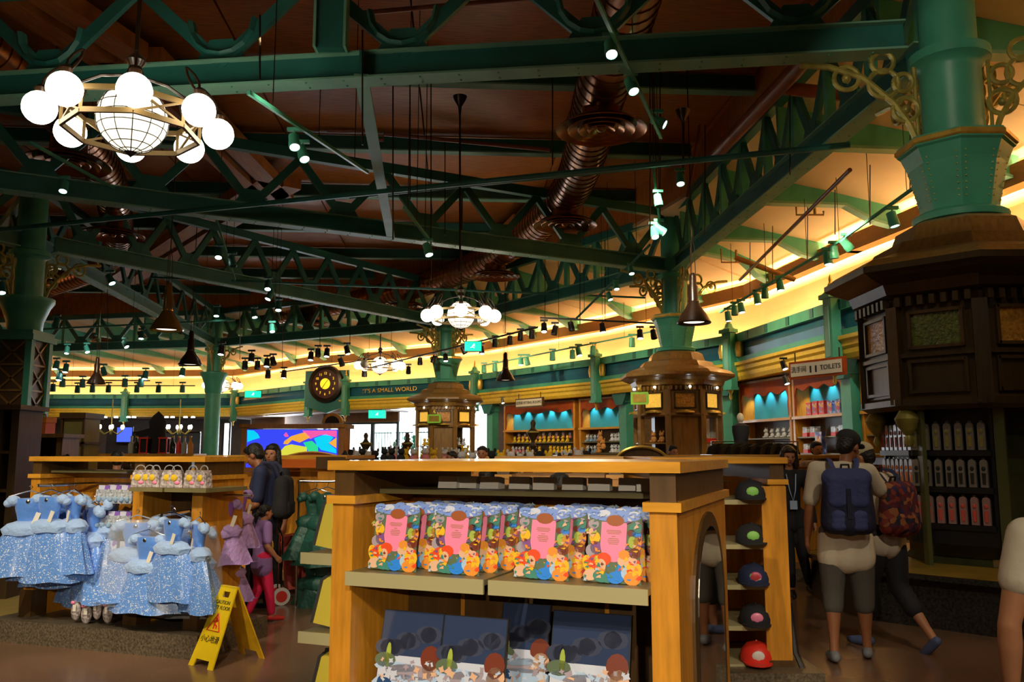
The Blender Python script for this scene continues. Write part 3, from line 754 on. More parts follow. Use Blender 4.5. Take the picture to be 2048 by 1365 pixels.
M['pack_clear'] = mat('frosted_pack', (0.42, 0.38, 0.36), 0.25, spec=0.7); M['pack_dim'] = mat('dull_frosted_pack', (0.22, 0.19, 0.16), 0.35)
M['pack_pinkish'] = mat('pink_tinted_pack', (0.34, 0.20, 0.19), 0.3)
def pack(nm, lab, body, art, loc, rz, grp):
    o = thing(nm, lab, 'keychain pack' if False else 'package', loc, rz, grp)
    m = MB(); m.slab([(-0.032, 0), (0.032, 0), (0.032, 0.225), (0.024, 0.245), (0, 0.255), (-0.024, 0.245), (-0.032, 0.225)], -0.016, 0.016); m.build('blister', body, o)
    m = MB(); m.ball((0, -0.018, 0.17), (0.018, 0.008, 0.022), n=8, m=6); m.slab([(-0.012, 0.03), (0.012, 0.03), (0.016, 0.13), (-0.016, 0.13)], -0.024, -0.014); m.build('ornament', art, o)
    m = MB(); m.tube([(0.012 * math.cos(t * PI / 6), 0, 0.255 + 0.012 * math.sin(t * PI / 6)) for t in range(13)], 0.002, 5); m.build('hook_loop', 'chrome', o)
    return o
rows_txt = [('top', 1.52), ('middle', 1.18), ('bottom', 0.84)]
for fi_, a in enumerate((PI, 5 * PI / 4)):
    ar = a
    ra = 0.74
    rk = thing('display_rack', ('black wire display rack on the left face of the dark kiosk', 'black wire display rack on the front face of the dark kiosk')[fi_], 'rack', (A.x + ra * math.cos(ar), A.y + ra * math.sin(ar), 0), ar + PI / 2)
    m = MB()
    for sx in (-0.36, 0.36): m.box((sx, 0, 1.3), (0.03, 0.05, 1.25))
    m.box((0, 0, 1.92), (0.75, 0.05, 0.04)); m.box((0, 0.03, 1.3), (0.70, 0.01, 1.24)); m.build('frame', 'black', rk)
    for _, z in rows_txt: MB().box((0, -0.03, z - 0.03), (0.72, 0.09, 0.05)).build('shelf', 'black', rk)
    MB().box((0, 0, 0.72), (0.76, 0.12, 0.14)).build('shelf', 'black', rk)
    MB().box((0.43, -0.01, 1.2), (0.09, 0.04, 1.5)).build('perforated_post', mat('olive_post', (0.09, 0.095, 0.03), 0.4), rk)
    for ri_, (rt, z) in enumerate(rows_txt):
        for k in range(7):
            body = ('pack_clear', 'pack_clear', 'pack_clear') if fi_ == 0 else ('pack_dim', 'pack_dim', 'pack_pinkish')
            art = (('pack_red', 'pack_orange', 'black') if fi_ == 0 else ('gilt_dark', 'ink', 'pack_red'))[ri_]
            lx = -0.30 + k * 0.098
            w_ = Matrix.Rotation(ar + PI / 2, 3, 'Z') @ Vector((lx, -0.05, 0))
            pack('hanging_pack', '%s, %s row of the %s kiosk rack, %s along' % ((('clear pack with red print', 'clear pack with glowing orange item', 'clear pack with black item') if fi_ == 0 else ('dull pack with gilt pattern', 'grey pack with dark knob', 'pinkish ribbed pack'))[ri_], rt, ('left', 'front')[fi_], ords[k]), body[ri_], art,
                 (A.x + ra * math.cos(ar) + w_.x, A.y + ra * math.sin(ar) + w_.y, z), ar + PI / 2, '%s row packs on the %s kiosk rack' % (rt, ('left', 'front')[fi_]))

# ================================================================ DUCTS, DIFFUSERS
def duct(pts, rad, lab):
    o = thing('spiral_duct', lab, 'duct', pts[0], 0)
    P0 = Vector(pts[0]); pts = [Vector(p) - P0 for p in pts]
    # smooth path
    path = []
    for i in range(len(pts) - 1):
        p0, p1, p2, p3 = pts[max(i - 1, 0)], pts[i], pts[i + 1], pts[min(i + 2, len(pts) - 1)]
        n = max(6, int((p2 - p1).length / 0.25))
        for j in range(n):
            t = j / n
            path.append(0.5 * ((2 * p1) + (-p0 + p2) * t + (2 * p0 - 5 * p1 + 4 * p2 - p3) * t * t + (-p0 + 3 * p1 - 3 * p2 + p3) * t ** 3))
    path.append(pts[-1])
    MB().tube(path, rad, 24).build('pipe', 'duct', o, True)
    m = MB(); acc = 0
    for i in range(1, len(path)):
        acc += (path[i] - path[i - 1]).length
        if acc > 0.2:
            acc = 0; d = (path[i] - path[i - 1]).normalized(); m.tube([path[i] - d * 0.012, path[i] + d * 0.012], rad + 0.014, 24)
    m.build('seam_rib', 'duct', o, True)['kind'] = 'stuff'
    return o
dz_ = 7.1
difs = [(1203, 262), (1130, 452), (990, 555), (815, 615), (625, 650), (430, 675)]
dp = [hz(u, v, 6.45) for u, v in difs]
dpts = [Vector((1.35, -1, dz_)), Vector((1.45, 4, dz_)), Vector((1.45, 9, dz_))] + [Vector((p.x, p.y, dz_)) for p in dp] + [Vector((-20, 39.5, dz_)), Vector((-26, 39, dz_))]
duct(dpts, 0.40, 'big curved copper coloured spiral duct sweeping across the right of the roof')
dl = [hz(u, v, 6.45) for u, v in ((135, 330), (225, 473))]
duct([Vector((-7.2, 4, dz_ + 0.1)), Vector((-7.4, 10, dz_ + 0.1)), Vector((dl[0].x, dl[0].y, dz_ + 0.1)), Vector((dl[1].x, dl[1].y, dz_ + 0.1)), Vector((-12.5, 25.5, dz_ + 0.1)), Vector((-18.5, 31, dz_ + 0.1))], 0.36, 'copper coloured spiral duct behind the large globe chandelier')
dn = ['the nearest on the big curved duct', 'the second on the big curved duct', 'the third on the big curved duct', 'above the round chandelier on the curved duct', 'above the wall clock', 'above the hanging bell lamps at left']
def diffuser(p, lab):
    o = thing('ceiling_diffuser', lab, 'vent', p, 0, 'round stepped air diffusers')
    MB().lathe([(0.30, 0.62), (0.30, 0.06)], n=24).build('neck', 'duct', o, True)
    m = MB()
    for r_ in (0.70, 0.52, 0.36, 0.21):
        m.lathe([(r_ - 0.15, 0.09), (r_ - 0.02, 0.02), (r_, 0.0), (r_ + 0.012, 0.012), (r_, 0.025), (r_ - 0.13, 0.10)], n=32, caps=False)
    m.lathe([(0.0, -0.02), (0.05, -0.01), (0.08, 0.03), (0.0, 0.05)], n=16, caps=False)
    m.build('cone_ring', 'duct', o, True)
    MB().lathe([(0.0, 0.11), (0.56, 0.11), (0.3, 0.16)], n=24, caps=False).build('throat', 'dark_metal', o)
for p, n_ in zip(dp, dn): diffuser(p, 'round stepped copper air diffuser, %s' % n_)
diffuser(dl[0], 'round stepped air diffuser low behind the large globe chandelier')
diffuser(dl[1], 'round stepped air diffuser left of the roof, shining under the middle girder')
diffuser(hz(215, 685, 6.45), 'small far round air diffuser above the dark bell lamp at left')

# sprinkler / service pipes
def pipe(pts, r_, lab, m_='pipe'):
    P0 = Vector(pts[0]); o = MB().tube([Vector(p) - P0 for p in pts], r_, 10).build('service_pipe', m_, None, True, loc=P0)
    tag(o, lab, 'pipe'); return o
pipe([at(1620, 110, 11), at(1430, 310, 14.6)], 0.12, 'thick red brown pipe running back beside the right girder')
pipe([at(1555, 175, 12), at(1690, 190, 12)], 0.10, 'short horizontal red brown pipe branching from the thick pipe')
pipe([at(1400, 250, 14.2), at(1375, 395, 14.2)], 0.03, 'thin vertical drop pipe under the thick red brown pipe')
pipe([at(655, 262, 14), at(735, 262, 14), at(740, 280, 14), at(766, 280, 14), at(768, 268, 14), at(1100, 300, 14)], 0.035, 'thin stepped red brown pipe crossing under the roof panels')
pipe([at(680, 30, 9.8), at(1060, -4, 9.8)], 0.03, 'thin red brown pipe near the top of the roof')
pipe([at(1700, 340, 12.6), at(1480, 560, 20)], 0.035, 'thin sprinkler pipe crossing below the cream ceiling')
pipe([at(1470, 515, 19), at(1590, 560, 19)], 0.06, 'short pale pipe stub below the cream ceiling', 'fascia')
for (u, v, Y, lb) in ((1620, 430, 17, 'U shaped sprinkler drop below the cream ceiling, the nearer'), (1465, 525, 21, 'U shaped sprinkler drop below the cream ceiling, the farther')):
    o = thing('sprinkler_drop', lb, 'pipe', at(u, v, Y), 0)
    MB().tube([(-0.28, 0, 0.35), (-0.28, 0, 0.0), (0.28, 0, 0.0), (0.28, 0, 0.08)], 0.022, 8).build('pipe', 'fascia', o, True)
    MB().tube([(0.1, 0, 0.32), (0.1, 0, 0.0)], 0.03, 8).build('head', 'fascia', o, True)
# thin suspension wires, roof to fittings
wires = [(725, 60, 290, 9.2), (786, 150, 480, 10.5), (820, 145, 400, 11.5), (862, 150, 560, 13), (890, 280, 470, 15), (1105, 130, 330, 12), (1300, 60, 480, 12), (1320, 90, 430, 13), (1410, 250, 470, 15), (1580, 90, 350, 12), (1615, 400, 520, 17), (1670, 380, 470, 15), (1740, 330, 450, 14), (1820, 270, 385, 12), (1500, 470, 600, 20), (1545, 450, 570, 19), (700, 560, 690, 26), (640, 540, 700, 28), (565, 640, 760, 28), (1090, 500, 660, 24), (1210, 480, 640, 22), (1160, 440, 650, 22), (215, 560, 700, 22), (480, 560, 720, 25), (520, 30, 160, 8)]
wm = None
for wi, (u, v0, v1, Y) in enumerate(sorted(wires)):
    a, b = at(u, v0, Y), at(u, v1, Y)
    o = MB().tube([(0, 0, 0), (b.x - a.x, 0, b.z - a.z)], 0.010, 5).build('suspension_wire', 'dark_metal', None, True, loc=a)
    tag(o, 'thin dark suspension wire hanging from the roof, %s from the left' % ords[wi], 'wire', 'thin suspension wires')
for (u, v, v1, Y) in ((920, 200, 545, 13.5), (1366, 228, 350, 12.7)):
    a = at(u, v, Y); b = at(u, v1, Y); o = thing('ceiling_hook', 'dark %s canopy with cord under the roof boards' % ('funnel' if u == 920 else 'cone'), 'hook', a, 0)
    MB().lathe([(0.12, 0.06), (0.10, 0.0), (0.03, -0.12), (0.02, -0.25)], n=12).build('canopy', 'dark_metal', o, True)
    MB().tube([(0, 0, -0.2), (b.x - a.x, 0, b.z - a.z)], 0.018, 6).build('cord', 'dark_metal', o, True)

# ================================================================ CHANDELIERS
def chandelier(p, lab, big=False, k8=8, off=()):
    o = thing('globe_chandelier', lab, 'chandelier', p, math.atan2(p.y, p.x), 'globe chandeliers')
    m = MB(); m.tube([(0, 0, 0.45), (0, 0, RZ - p.z)], 0.022, 8); m.lathe([(0.03, 0.42), (0.09, 0.48), (0.06, 0.56), (0.10, 0.62), (0.03, 0.7)], n=12); m.build('stem', 'bronze', o, True)
    m = MB()
    for zz in (0.10, -0.12):
        pts = [(0.62 * math.cos(2 * PI * i / 8), 0.62 * math.sin(2 * PI * i / 8)) for i in range(8)]
        for i in range(8):
            a_, b_ = pts[i], pts[(i + 1) % 8]; m.bar((a_[0], a_[1], zz), (b_[0], b_[1], zz), 0.03, 0.05)
    for i in range(8):
        a_ = pts[i]; b_ = pts[(i + 1) % 8]
        m.bar((a_[0], a_[1], -0.12), (a_[0], a_[1], 0.10), 0.03, 0.03)
        if i % 2 == 0: m.bar((a_[0], a_[1], -0.12), (b_[0], b_[1], 0.10), 0.02, 0.02); m.bar((a_[0], a_[1], 0.10), (b_[0], b_[1], -0.12), 0.02, 0.02)
    m.build('frame', 'frame_brass', o)
    m = MB()
    for i in range(4):
        a_ = i * PI / 2
        m.tube([(math.cos(a_) * r_, math.sin(a_) * r_, z_) for r_, z_ in ((0.62, 0.12), (0.5, 0.3), (0.3, 0.42), (0.05, 0.47))], 0.016, 6)
    m.build('stay', 'bronze', o, True)
    if big or True:
        MB().ball((0, 0, 0.02), (0.325, 0.325, 0.33), n=24, m=16).build('centre_bowl', 'bowl', o, True)
        m = MB()
        for i in range(12):
            a_ = 2 * PI * i / 12
            m.tube([((0.332) * math.cos(t) * math.cos(a_), 0.332 * math.cos(t) * math.sin(a_), 0.02 + 0.335 * math.sin(t)) for t in [(-PI / 2 + PI * j / 14) for j in range(15)]], 0.005, 4, caps=False)
        for j in range(1, 10):
            t = -PI / 2 + PI * j / 10
            m.tube([((0.332) * math.cos(t) * math.cos(2 * PI * i / 24), 0.332 * math.cos(t) * math.sin(2 * PI * i / 24), 0.02 + 0.335 * math.sin(t)) for i in range(25)], 0.005, 4, caps=False)
        m.lathe([(0.0, -0.37), (0.02, -0.35), (0.055, -0.325), (0.06, -0.315), (0.0, -0.305)], n=12, caps=False)
        m.build('wire_cage', 'black', o, True)
    for i in range(k8):
        a_ = 2 * PI * i / 8; rr = 0.80; cx, cy = rr * math.cos(a_), rr * math.sin(a_)
        g = MB().ball((cx, cy, 0.0), 0.155, n=20, m=14).build('globe_shade', 'globe_off' if i in off else 'globe', o, True)
        m = MB(); m.lathe([(0.05, 0.14), (0.06, 0.19), (0.03, 0.22)], (cx, cy, 0), n=10)
        m.tube([(cx * (1 - 0.22 * (1 - math.cos(t)) / 2 / 1.0), cy * (1 - 0.22 * (1 - math.cos(t)) / 2), 0.2 + 0.26 * math.sin(t * 0.5 + 0.0) if t < PI else 0.46 - 0.4 * ((t - PI) / PI)) for t in [j * PI / 5 for j in range(11)]], 0.013, 6)
        m.build('gooseneck_arm', 'bronze', o, True)
    return o
ch = [((265, 243), 'large globe chandelier with gridded glass bowl hanging near the top left'),
      ((922, 632), 'round globe chandelier in front of the far teal column'),
      ((760, 732), 'small far globe chandelier hanging over the entrance frieze'),
      ((445, 772), 'tiny far globe chandelier beside the slim teal column'),
      ((16, 780), 'tiny far globe chandelier at the left edge behind the lattice column')]
for i, ((u, v), lab) in enumerate(ch):
    chandelier(hz(u, v, 4.72), lab, off=(3,) if i == 2 else ())

# ================================================================ BELL PENDANTS
def bell(p, lab, m_='bronze', s=1.0):
    o = thing('bell_pendant', lab, 'lamp', p, 0, 'bell shaped pendant lamps'); o.scale = (s,) * 3
    m = MB(); m.lathe([(0.27, 0.0), (0.285, 0.02), (0.26, 0.06), (0.22, 0.15), (0.14, 0.26), (0.10, 0.34), (0.085, 0.36)], n=28, caps=False); m.lathe([(0.255, 0.005), (0.25, 0.04), (0.20, 0.14), (0.12, 0.24), (0.0, 0.3)], n=28, caps=False); m.build('shade', m_, o, True, fix=False)
    MB().lathe([(0.0, 0.03), (0.17, 0.03), (0.17, 0.05), (0, 0.05)], n=20, caps=False).build('diffuser', 'bulb_in', o)
    MB().lathe([(0.088, 0.34), (0.10, 0.37), (0.085, 0.40), (0.085, 0.62), (0.06, 0.66), (0.06, 0.80), (0.03, 0.86)], n=16).build('cap', m_, o, True)
    m = MB()
    for k in range(3):
        a = k * 2.094; m.tube([(0.05 * math.cos(a), 0.05 * math.sin(a), 0.8), (0.04 * math.cos(a), 0.04 * math.sin(a), 1.3), (0.0, 0.0, 1.5)], 0.006, 5)
    m.tube([(0, 0, 1.45), (0, 0, (RZ - p.z) / s)], 0.010, 6); m.build('cord', 'dark_metal', o, True)
bell(hz(1388, 648, 3.62), 'dark bell pendant lamp in front of the second right column')
M['brass_shade'] = mat('brassy_enamel', (0.30, 0.17, 0.03), 0.2, metal=0.5, coat=0.4)
bell(hz(333, 662, 3.62), 'brass coloured bell pendant lamp, the largest at left', 'brass_shade')
bell(hz(380, 731, 3.62), 'dark bell pendant lamp right of the brass coloured one')
bell(hz(192, 769, 3.62), 'dark bell pendant lamp beside the lattice column')
bell(hz(1011, 762, 3.62), 'small dark bell pendant lamp before the blue frieze at centre')

# ================================================================ TRACKS AND SPOTS
def spot_head(loc, aim, lab, m_='teal', on=True, s=1.0, grp='track spotlights'):
    o = thing('track_spotlight', lab, 'spotlight', loc, 0, grp)
    d = Vector(aim).normalized(); q = d.to_track_quat('-Z', 'Y').to_matrix()
    b = Vector((0, 0, -0.16 * s))
    m = MB(); m.box((0, 0, -0.02), (0.16 * s, 0.05 * s, 0.04 * s)); m.tube([(0, 0, -0.03), b], 0.012 * s, 6); m.build('adapter', m_, o)
    m = MB(); m.lathe([(0.045 * s, 0.09 * s), (0.06 * s, 0.08 * s), (0.062 * s, -0.02 * s), (0.068 * s, -0.03 * s), (0.068 * s, -0.11 * s), (0.058 * s, -0.115 * s), (0.05 * s, -0.09 * s)], b, n=16, m3=q); m.build('can', m_, o, True)
    if on:
        m = MB(); m.lathe([(0.0, -0.108 * s), (0.054 * s, -0.108 * s), (0.054 * s, -0.09 * s)], b, n=14, m3=q, caps=False); m.build('lens', 'spot_face', o)
    return o
def track(p, q, lab, m_='teal', r_=0.028):
    o = MB().bar((0, 0, 0), Vector(q) - Vector(p), r_ * 1.3, r_ * 1.6).build('light_track', m_, None, loc=p)
    for t in (0.15, 0.5, 0.85):
        w_ = (Vector(q) - Vector(p)) * t; top = RZ if inside(p[0] + w_.x, p[1] + w_.y) else 6.3
        MB().tube([w_, w_ + Vector((0, 0, top - p[2] - w_.z))], 0.006, 4).build('hanging_wire', 'dark_metal', o)
    tag(o, lab, 'track'); return o
SP = []
def heads(lst, Y0, m_='teal', s=1.0, where='', on=True):
    """lst of (u, v, depth, aimx, aimy)"""
    for k, it in enumerate(lst):
        u, v, Y = it[:3]; ax, ay = (it[3], it[4]) if len(it) > 3 else (0.0, -0.35)
        lit = it[5] if len(it) > 5 else on
        p = at(u, v, Y); p.z += 0.16 * s
        spot_head(p, (ax, ay, -1), ('lit ' if lit else 'unlit ') + where % ords[min(k, 17)], m_, lit, s)
# near top right track, coming towards the viewer
pa, pb = at(1180, -30, 7.0), at(1322, 275, 11.2)
track(pa, pb, 'teal light track dropping from the top edge beside the copper duct')
heads([(1221, 96, 8.2, 0.05, -0.55), (1262, 170, 9.2, 0.25, -0.45), (1315, 243, 10.8, 1.6, -0.5)], 0, where='round spotlight on the track beside the copper duct, %s from the top')
track(at(497, 185, 8.2), at(735, 345, 12.0), 'teal light track between the large chandelier and the nearest girder')
heads([(588, 282, 9.6, 0.25, -0.5), (605, 306, 10, 0.4, -0.4)], 0, where='spotlight on the track right of the large chandelier, %s of its pair')
track(at(60, 285, 12), at(270, 400, 15), 'dim teal light track behind the large chandelier')
heads([(128, 372, 13, 0.1, -0.4)], 0, where='spotlight below the large chandelier, %s of its track')
track(at(1305, 320, 12.5), at(1322, 470, 13.4), 'short teal track near the second right column')
heads([(1360, 357, 12.6, 0, -0.4), (1316, 400, 12.8, 0.1, -0.2, False), (1308, 464, 13.2, 0.1, -0.5), (1318, 458, 13.2, 1.2, -0.3)], 0, where='spotlight in the cluster above the bell lamp, %s from the top')
track(at(808, 415, 11.5), at(857, 478, 12.6), 'pale short light track under the middle girder')
heads([(855, 498, 12.6, 0.3, -0.3)], 0, where='spotlight hanging under the middle girder, %s on its short track')
heads([(438, 506, 17, 0.1, -0.5), (464, 522, 17, 0.3, -0.2, False), (536, 570, 19, 0.1, -0.5), (540, 590, 19.4, -0.3, -0.4), (557, 612, 20, 0.1, -0.4), (433, 624, 22, 0.1, -0.3), (508, 627, 22, 0.3, -0.3), (544, 656, 23, 0.2, -0.4), (283, 670, 24, 0.1, -0.3), (250, 688, 25, 0.7, -0.3), (173, 698, 26, 0.5, -0.3), (134, 700, 26, 0.1, -0.3), (220, 558, 18, 0.6, -0.2), (113, 645, 20, 0, -0.3, False), (3, 575, 16, 0.3, -0.3)], 0, m_='teal_blue', s=1.15, where='spotlight in the dim left half of the roof, %s in reading order')
track(at(430, 430, 16), at(470, 560, 19), 'dim light track above the brass bell lamp')
track(at(540, 560, 19), at(560, 640, 21), 'dim light track left of the middle of the roof')
track(at(60, 660, 22), at(470, 640, 22), 'long dim light track above the brass bell lamp')
# track following the right cove
tp = [at(1850, 360, 11.5), at(1655, 500, 15.0), at(1440, 625, 20.0)]
track(tp[0], tp[1], 'teal light track in front of the right cove, nearer half'); track(tp[1], tp[2], 'teal light track in front of the right cove, farther half')
heads([(1785, 437, 12.4, 0.2, -0.1), (1692, 488, 14.2, 0.9, 0.2), (1668, 503, 14.7, 0.1, 0.1, False), (1655, 516, 15, 0.05, -0.15), (1560, 570, 17, 0.05, -0.2), (1530, 585, 17.6, 0, 0.1, False), (1514, 597, 18, 0.1, -0.1), (1482, 615, 18.8, 0.1, -0.2), (1469, 620, 19.1, 0, 0, False), (1456, 632, 19.6, 0.1, -0.1)], 0, s=1.15, where='teal spotlight on the track before the right cove, %s from the near end')
heads([(1262, 540, 19, 0.1, -0.4), (1232, 571, 19.5, 0.1, -0.4), (1218, 592, 20, 0.3, -0.3)], 0, where='spotlight left of the second right column, %s from the top')
track(at(1300, 490, 18), at(1150, 640, 22.5), 'dark light track left of the second right column', 'teal_blue')
# black tracks with black heads at middle distance
track(at(1330, 648, 22), at(1080, 636, 22), 'thin dark light track above the centre cove', 'black'); track(at(1075, 655, 22), at(745, 735, 31), 'long dark light track passing the far teal column', 'black')
heads([(1280, 668, 22, 0, -.3), (1307, 668, 22, 0.1, -.3, False), (1205, 655, 22, 0.1, -.2), (1142, 652, 22, .2, 0, False), (1110, 660, 22, -.2, 0, False), (1088, 655, 22, 0, -.4), (1064, 668, 23, 0, .2, False), (1041, 672, 23.5, 0, .2, False), (1020, 680, 24, 0, .2, False), (990, 685, 25, 0, .2, False), (963, 700, 25.6, .1, -.3), (927, 700, 26.5, .5, .2, False), (891, 715, 27, .1, -.3), (868, 718, 27.6, -.3, 0, False), (840, 722, 28, 0, 0, False), (817, 740, 29, 0, -.2, False)], 0, m_='black', s=1.25, where='dark spotlight on the long track across the centre, %s from its right end')
track(at(1312, 662, 26), at(964, 732, 33), 'teal light track close to the centre cove')
heads([(1264, 684, 26.6, 0, .2), (1186, 700, 28, 0, .2, False), (1157, 703, 28.6, .2, -.3), (1145, 708, 29, 0, 0, False), (1105, 712, 29.6, 0, 0, False), (1054, 722, 31, .2, 0, False), (1042, 722, 31.2, 0, -.2), (990, 735, 32.4, 0, 0, False), (968, 738, 33, 0, 0, False)], 0, s=1.5, where='teal spotlight on the track close to the centre cove, %s from its right end')
track(at(100, 772, 38), at(390, 772, 38), 'long teal light track in front of the far left cove', 'teal_blue'); track(at(60, 760, 34), at(300, 762, 34), 'long black light track in front of the far left cove', 'black')
track(at(560, 745, 34), at(770, 715, 33), 'dark light track in front of the wall clock', 'black')
heads([(106, 775, 37, 0, 0, False), (155, 778, 38, 0, 0, False), (185, 777, 38, 0, 0, False), (217, 777, 38, 0, 0, False), (274, 777, 38, 0, 0, False), (317, 777, 38, 0, 0, False), (365, 777, 38, 0, 0, False), (8, 740, 33, 0, -.3), (113, 730, 33, 0, -.3), (132, 736, 33, 0, -.3), (119, 752, 33, 0, -.3), (291, 750, 34, 0, -.3), (365, 744, 34, 0, -.3), (207, 742, 34, .3, 0, False), (250, 765, 34, 0, 0, False), (282, 765, 34, 0, 0, False), (125, 765, 34, 0, 0, False), (165, 766, 34, 0, 0, False)], 0, m_='teal_blue', s=1.7, where='small spotlight before the far left cove, %s in reading order')
heads([(443, 700, 28, 0, -.3), (503, 715, 30, 0, -.2), (534, 725, 31, 0, -.3), (546, 722, 31, .3, 0, False), (515, 730, 31, 0, 0, False), (490, 730, 31, 0, 0, False), (622, 712, 31, 0, -.3), (636, 705, 31, 0, 0, False), (654, 705, 31, 0, -.3), (694, 700, 31, .3, -.2), (682, 724, 32, .4, 0, False), (568, 748, 33, 0, -.2), (536, 748, 33, 0, 0, False), (729, 745, 33, 0, 0, False)], 0, m_='black', s=1.6, where='small dark spotlight around the wall clock, %s in reading order')
heads([(1567, 730, 16.5, .2, -.4), (1571, 760, 17.5, .2, -.4), (1005, 802, 31, .2, -.4)], 0, m_='black', s=0.9, where='tiny spotlight under the cornice, %s from the right')

def lerp0(a, b, t): return Vector(a) * (1 - t) + Vector(b) * t
# assumed track spots plus added fill spots lighting the goods (some behind the viewer)
for loc, tgt, pw_, an in [((-2.2, -3.0, 4.6), (-0.3, 3.6, 0.95), 5.5, 30), ((0.2, -3.4, 4.6), (0.3, 3.4, 0.8), 5.5, 28), ((0.1, -8.0, 3.3), (0.0, 3.6, 1.15), 10, 12), ((-2.0, -6.0, 3.6), (-3.4, 7.0, 0.9), 9, 14), ((-1.5, -2.0, 3.6), (0.0, 3.5, 0.3), 1.2, 24), ((-3.4, 1.2, 5.2), (-3.3, 7.0, 0.8), 5.5, 38), ((-5.6, 2.4, 5.4), (-3.9, 7.2, 0.7), 4.2, 34), ((-0.6, 2.6, 5.4), (-2.3, 7.4, 0.9), 3.0, 36), ((3.6, -1.5, 5.2), (0.9, 4.0, 1.1), 2.0, 34),
        ((2.4, 0.8, 5.4), (2.3, 6.2, 0.9), 2.4, 40), ((1.4, 3.0, 5.4), (4.5, 8.5, 5.0), 2.2, 30), ((0.4, 6.5, 5.6), (0.2, 10.5, 1.1), 1.6, 60), ((-2.5, 8, 5.6), (-1.5, 12, 1.2), 1.6, 60), ((2.0, 12.0, 5.6), (3.6, 19, 2.0), 6.5, 50), ((-3, 20.4, 5.6), (-2.4, 28, 2.0), 6.5, 55), ((1, 16, 5.6), (0.5, 22, 1.0), 2.6, 80), ((-6, 22, 5.6), (-8, 29, 1.0), 3, 80), ((-12, 24, 5.6), (-14, 32, 1.2), 3.2, 80),
        ((6.4, 15, 5.6), (6.9, 19.2, 1.4), 1.8, 60), ((4.8, 22, 5.2), (5.6, 26, 1.4), 1.9, 70), ((0.5, 26, 5.2), (1.2, 33, 1.4), 2.4, 70), ((3.0, 5.0, 5.6), (3.3, 8.0, 1.0), 0.5, 50), ((-9, 12, 5.6), (-8.5, 16, 1.4), 1.4, 60), ((-2.6, 4.5, 5.6), (-2.3, 6.4, 0.3), 0.9, 34), ((0.6, 7.6, 5.6), (0.0, 4.2, 1.4), 0.8, 40), ((4.0, 3.0, 5.6), (4.3, 7.4, 2.6), 0.35, 50)]:
    spot_light('track_or_fill_spot', loc, tgt, pw_ * SPOT_W, an)
for w_ in ((7.0, 14.0), (6.6, 20.5), (4.6, 27), (0.8, 33), (-4, 37.2), (-8.2, 39.6), (-13, 44), (-19, 47.5), (-26, 47.6)):
    c_ = Vector((w_[0], w_[1], 3.6)); inn = inner_pt(c_); s0 = lerp0(c_, inn, 0.75); spot_light('frieze_lamp', (s0.x, s0.y, 5.5), (c_.x, c_.y, 3.9), 2.4 * SPOT_W, 90, (1, 0.80, 0.45))
# one warm lamp inside each chandelier bowl's reach is left to the glowing globes themselves
# ================================================================ WALL SHELVING
M['plush_y'] = mat('yellow_plush', (0.80, 0.52, 0.02), 0.9, bump=0.4, scale=60); M['plush_w'] = mat('white_plush', (0.66, 0.68, 0.74), 0.9, bump=0.4, scale=60)
M['plush_o'] = mat('orange_plush', (0.62, 0.28, 0.07), 0.9, bump=0.4, scale=60); M['plush_p'] = mat('pink_plush', (0.75, 0.25, 0.33), 0.9, bump=0.4, scale=60)
M['plush_k'] = mat('black_plush', (0.015, 0.014, 0.016), 0.9, bump=0.4, scale=60); M['plush_r'] = mat('red_plush', (0.45, 0.05, 0.04), 0.9, bump=0.4, scale=60)
M['plush_b'] = mat('pale_blue_plush', (0.28, 0.42, 0.60), 0.9, bump=0.4, scale=60); M['lens_glow'] = mat('niche_lamp', (1, 1, 1), 0.4, emit=5, ecol=(0.8, 1, 1))
def plush_proto(nm, lab, body, head, s=1.0, grp=None):
    o = thing(nm, lab, 'plush toy', (0, 0, -5), 0, grp)
    MB().ball((0, 0, 0.07 * s), (0.075 * s, 0.06 * s, 0.08 * s), n=10, m=7).build('body', body, o, True)
    m = MB(); m.ball((0, -0.01 * s, 0.185 * s), (0.06 * s, 0.055 * s, 0.055 * s), n=10, m=7); m.ball((0, -0.06 * s, 0.172 * s), (0.022 * s,) * 3, n=8, m=5); m.build('head', head, o, True)
    m = MB()
    for sx in (-1, 1): m.ball((sx * 0.045 * s, 0, 0.245 * s), (0.02 * s, 0.012 * s, 0.03 * s), n=8, m=5)
    m.build('ears', head, o, True)['kind'] = 'stuff'
    m = MB()
    for sx in (-1, 1): m.ball((sx * 0.05 * s, -0.05 * s, 0.03 * s), (0.03 * s, 0.045 * s, 0.025 * s), n=8, m=5)
    m.build('feet', body, o, True)['kind'] = 'stuff'
    KIDS[o.name] = list(o.children); return o
class Repeat:
    """first placement moves the prototype, later ones copy it"""
    def __init__(s, o): s.o = o; s.used = False
    def put(s, loc, rz, label, grp, scale=None):
        if not s.used:
            s.used = True; s.o.location = loc; s.o.rotation_euler = (0, 0, rz); s.o['label'] = label; s.o['group'] = grp
            if scale: s.o.scale = (scale,) * 3 if not hasattr(scale, '__len__') else scale
            return s.o
        return dup(s.o, loc, rz, label, grp, scale or 1.0)
PL = {k: Repeat(plush_proto('plush_toy', 'plush toy', 'plush_' + k, 'plush_' + h)) for k, h in (('y', 'y'), ('w', 'w'), ('o', 'o'), ('p', 'w'), ('k', 'k'), ('r', 'w'), ('b', 'w'))}
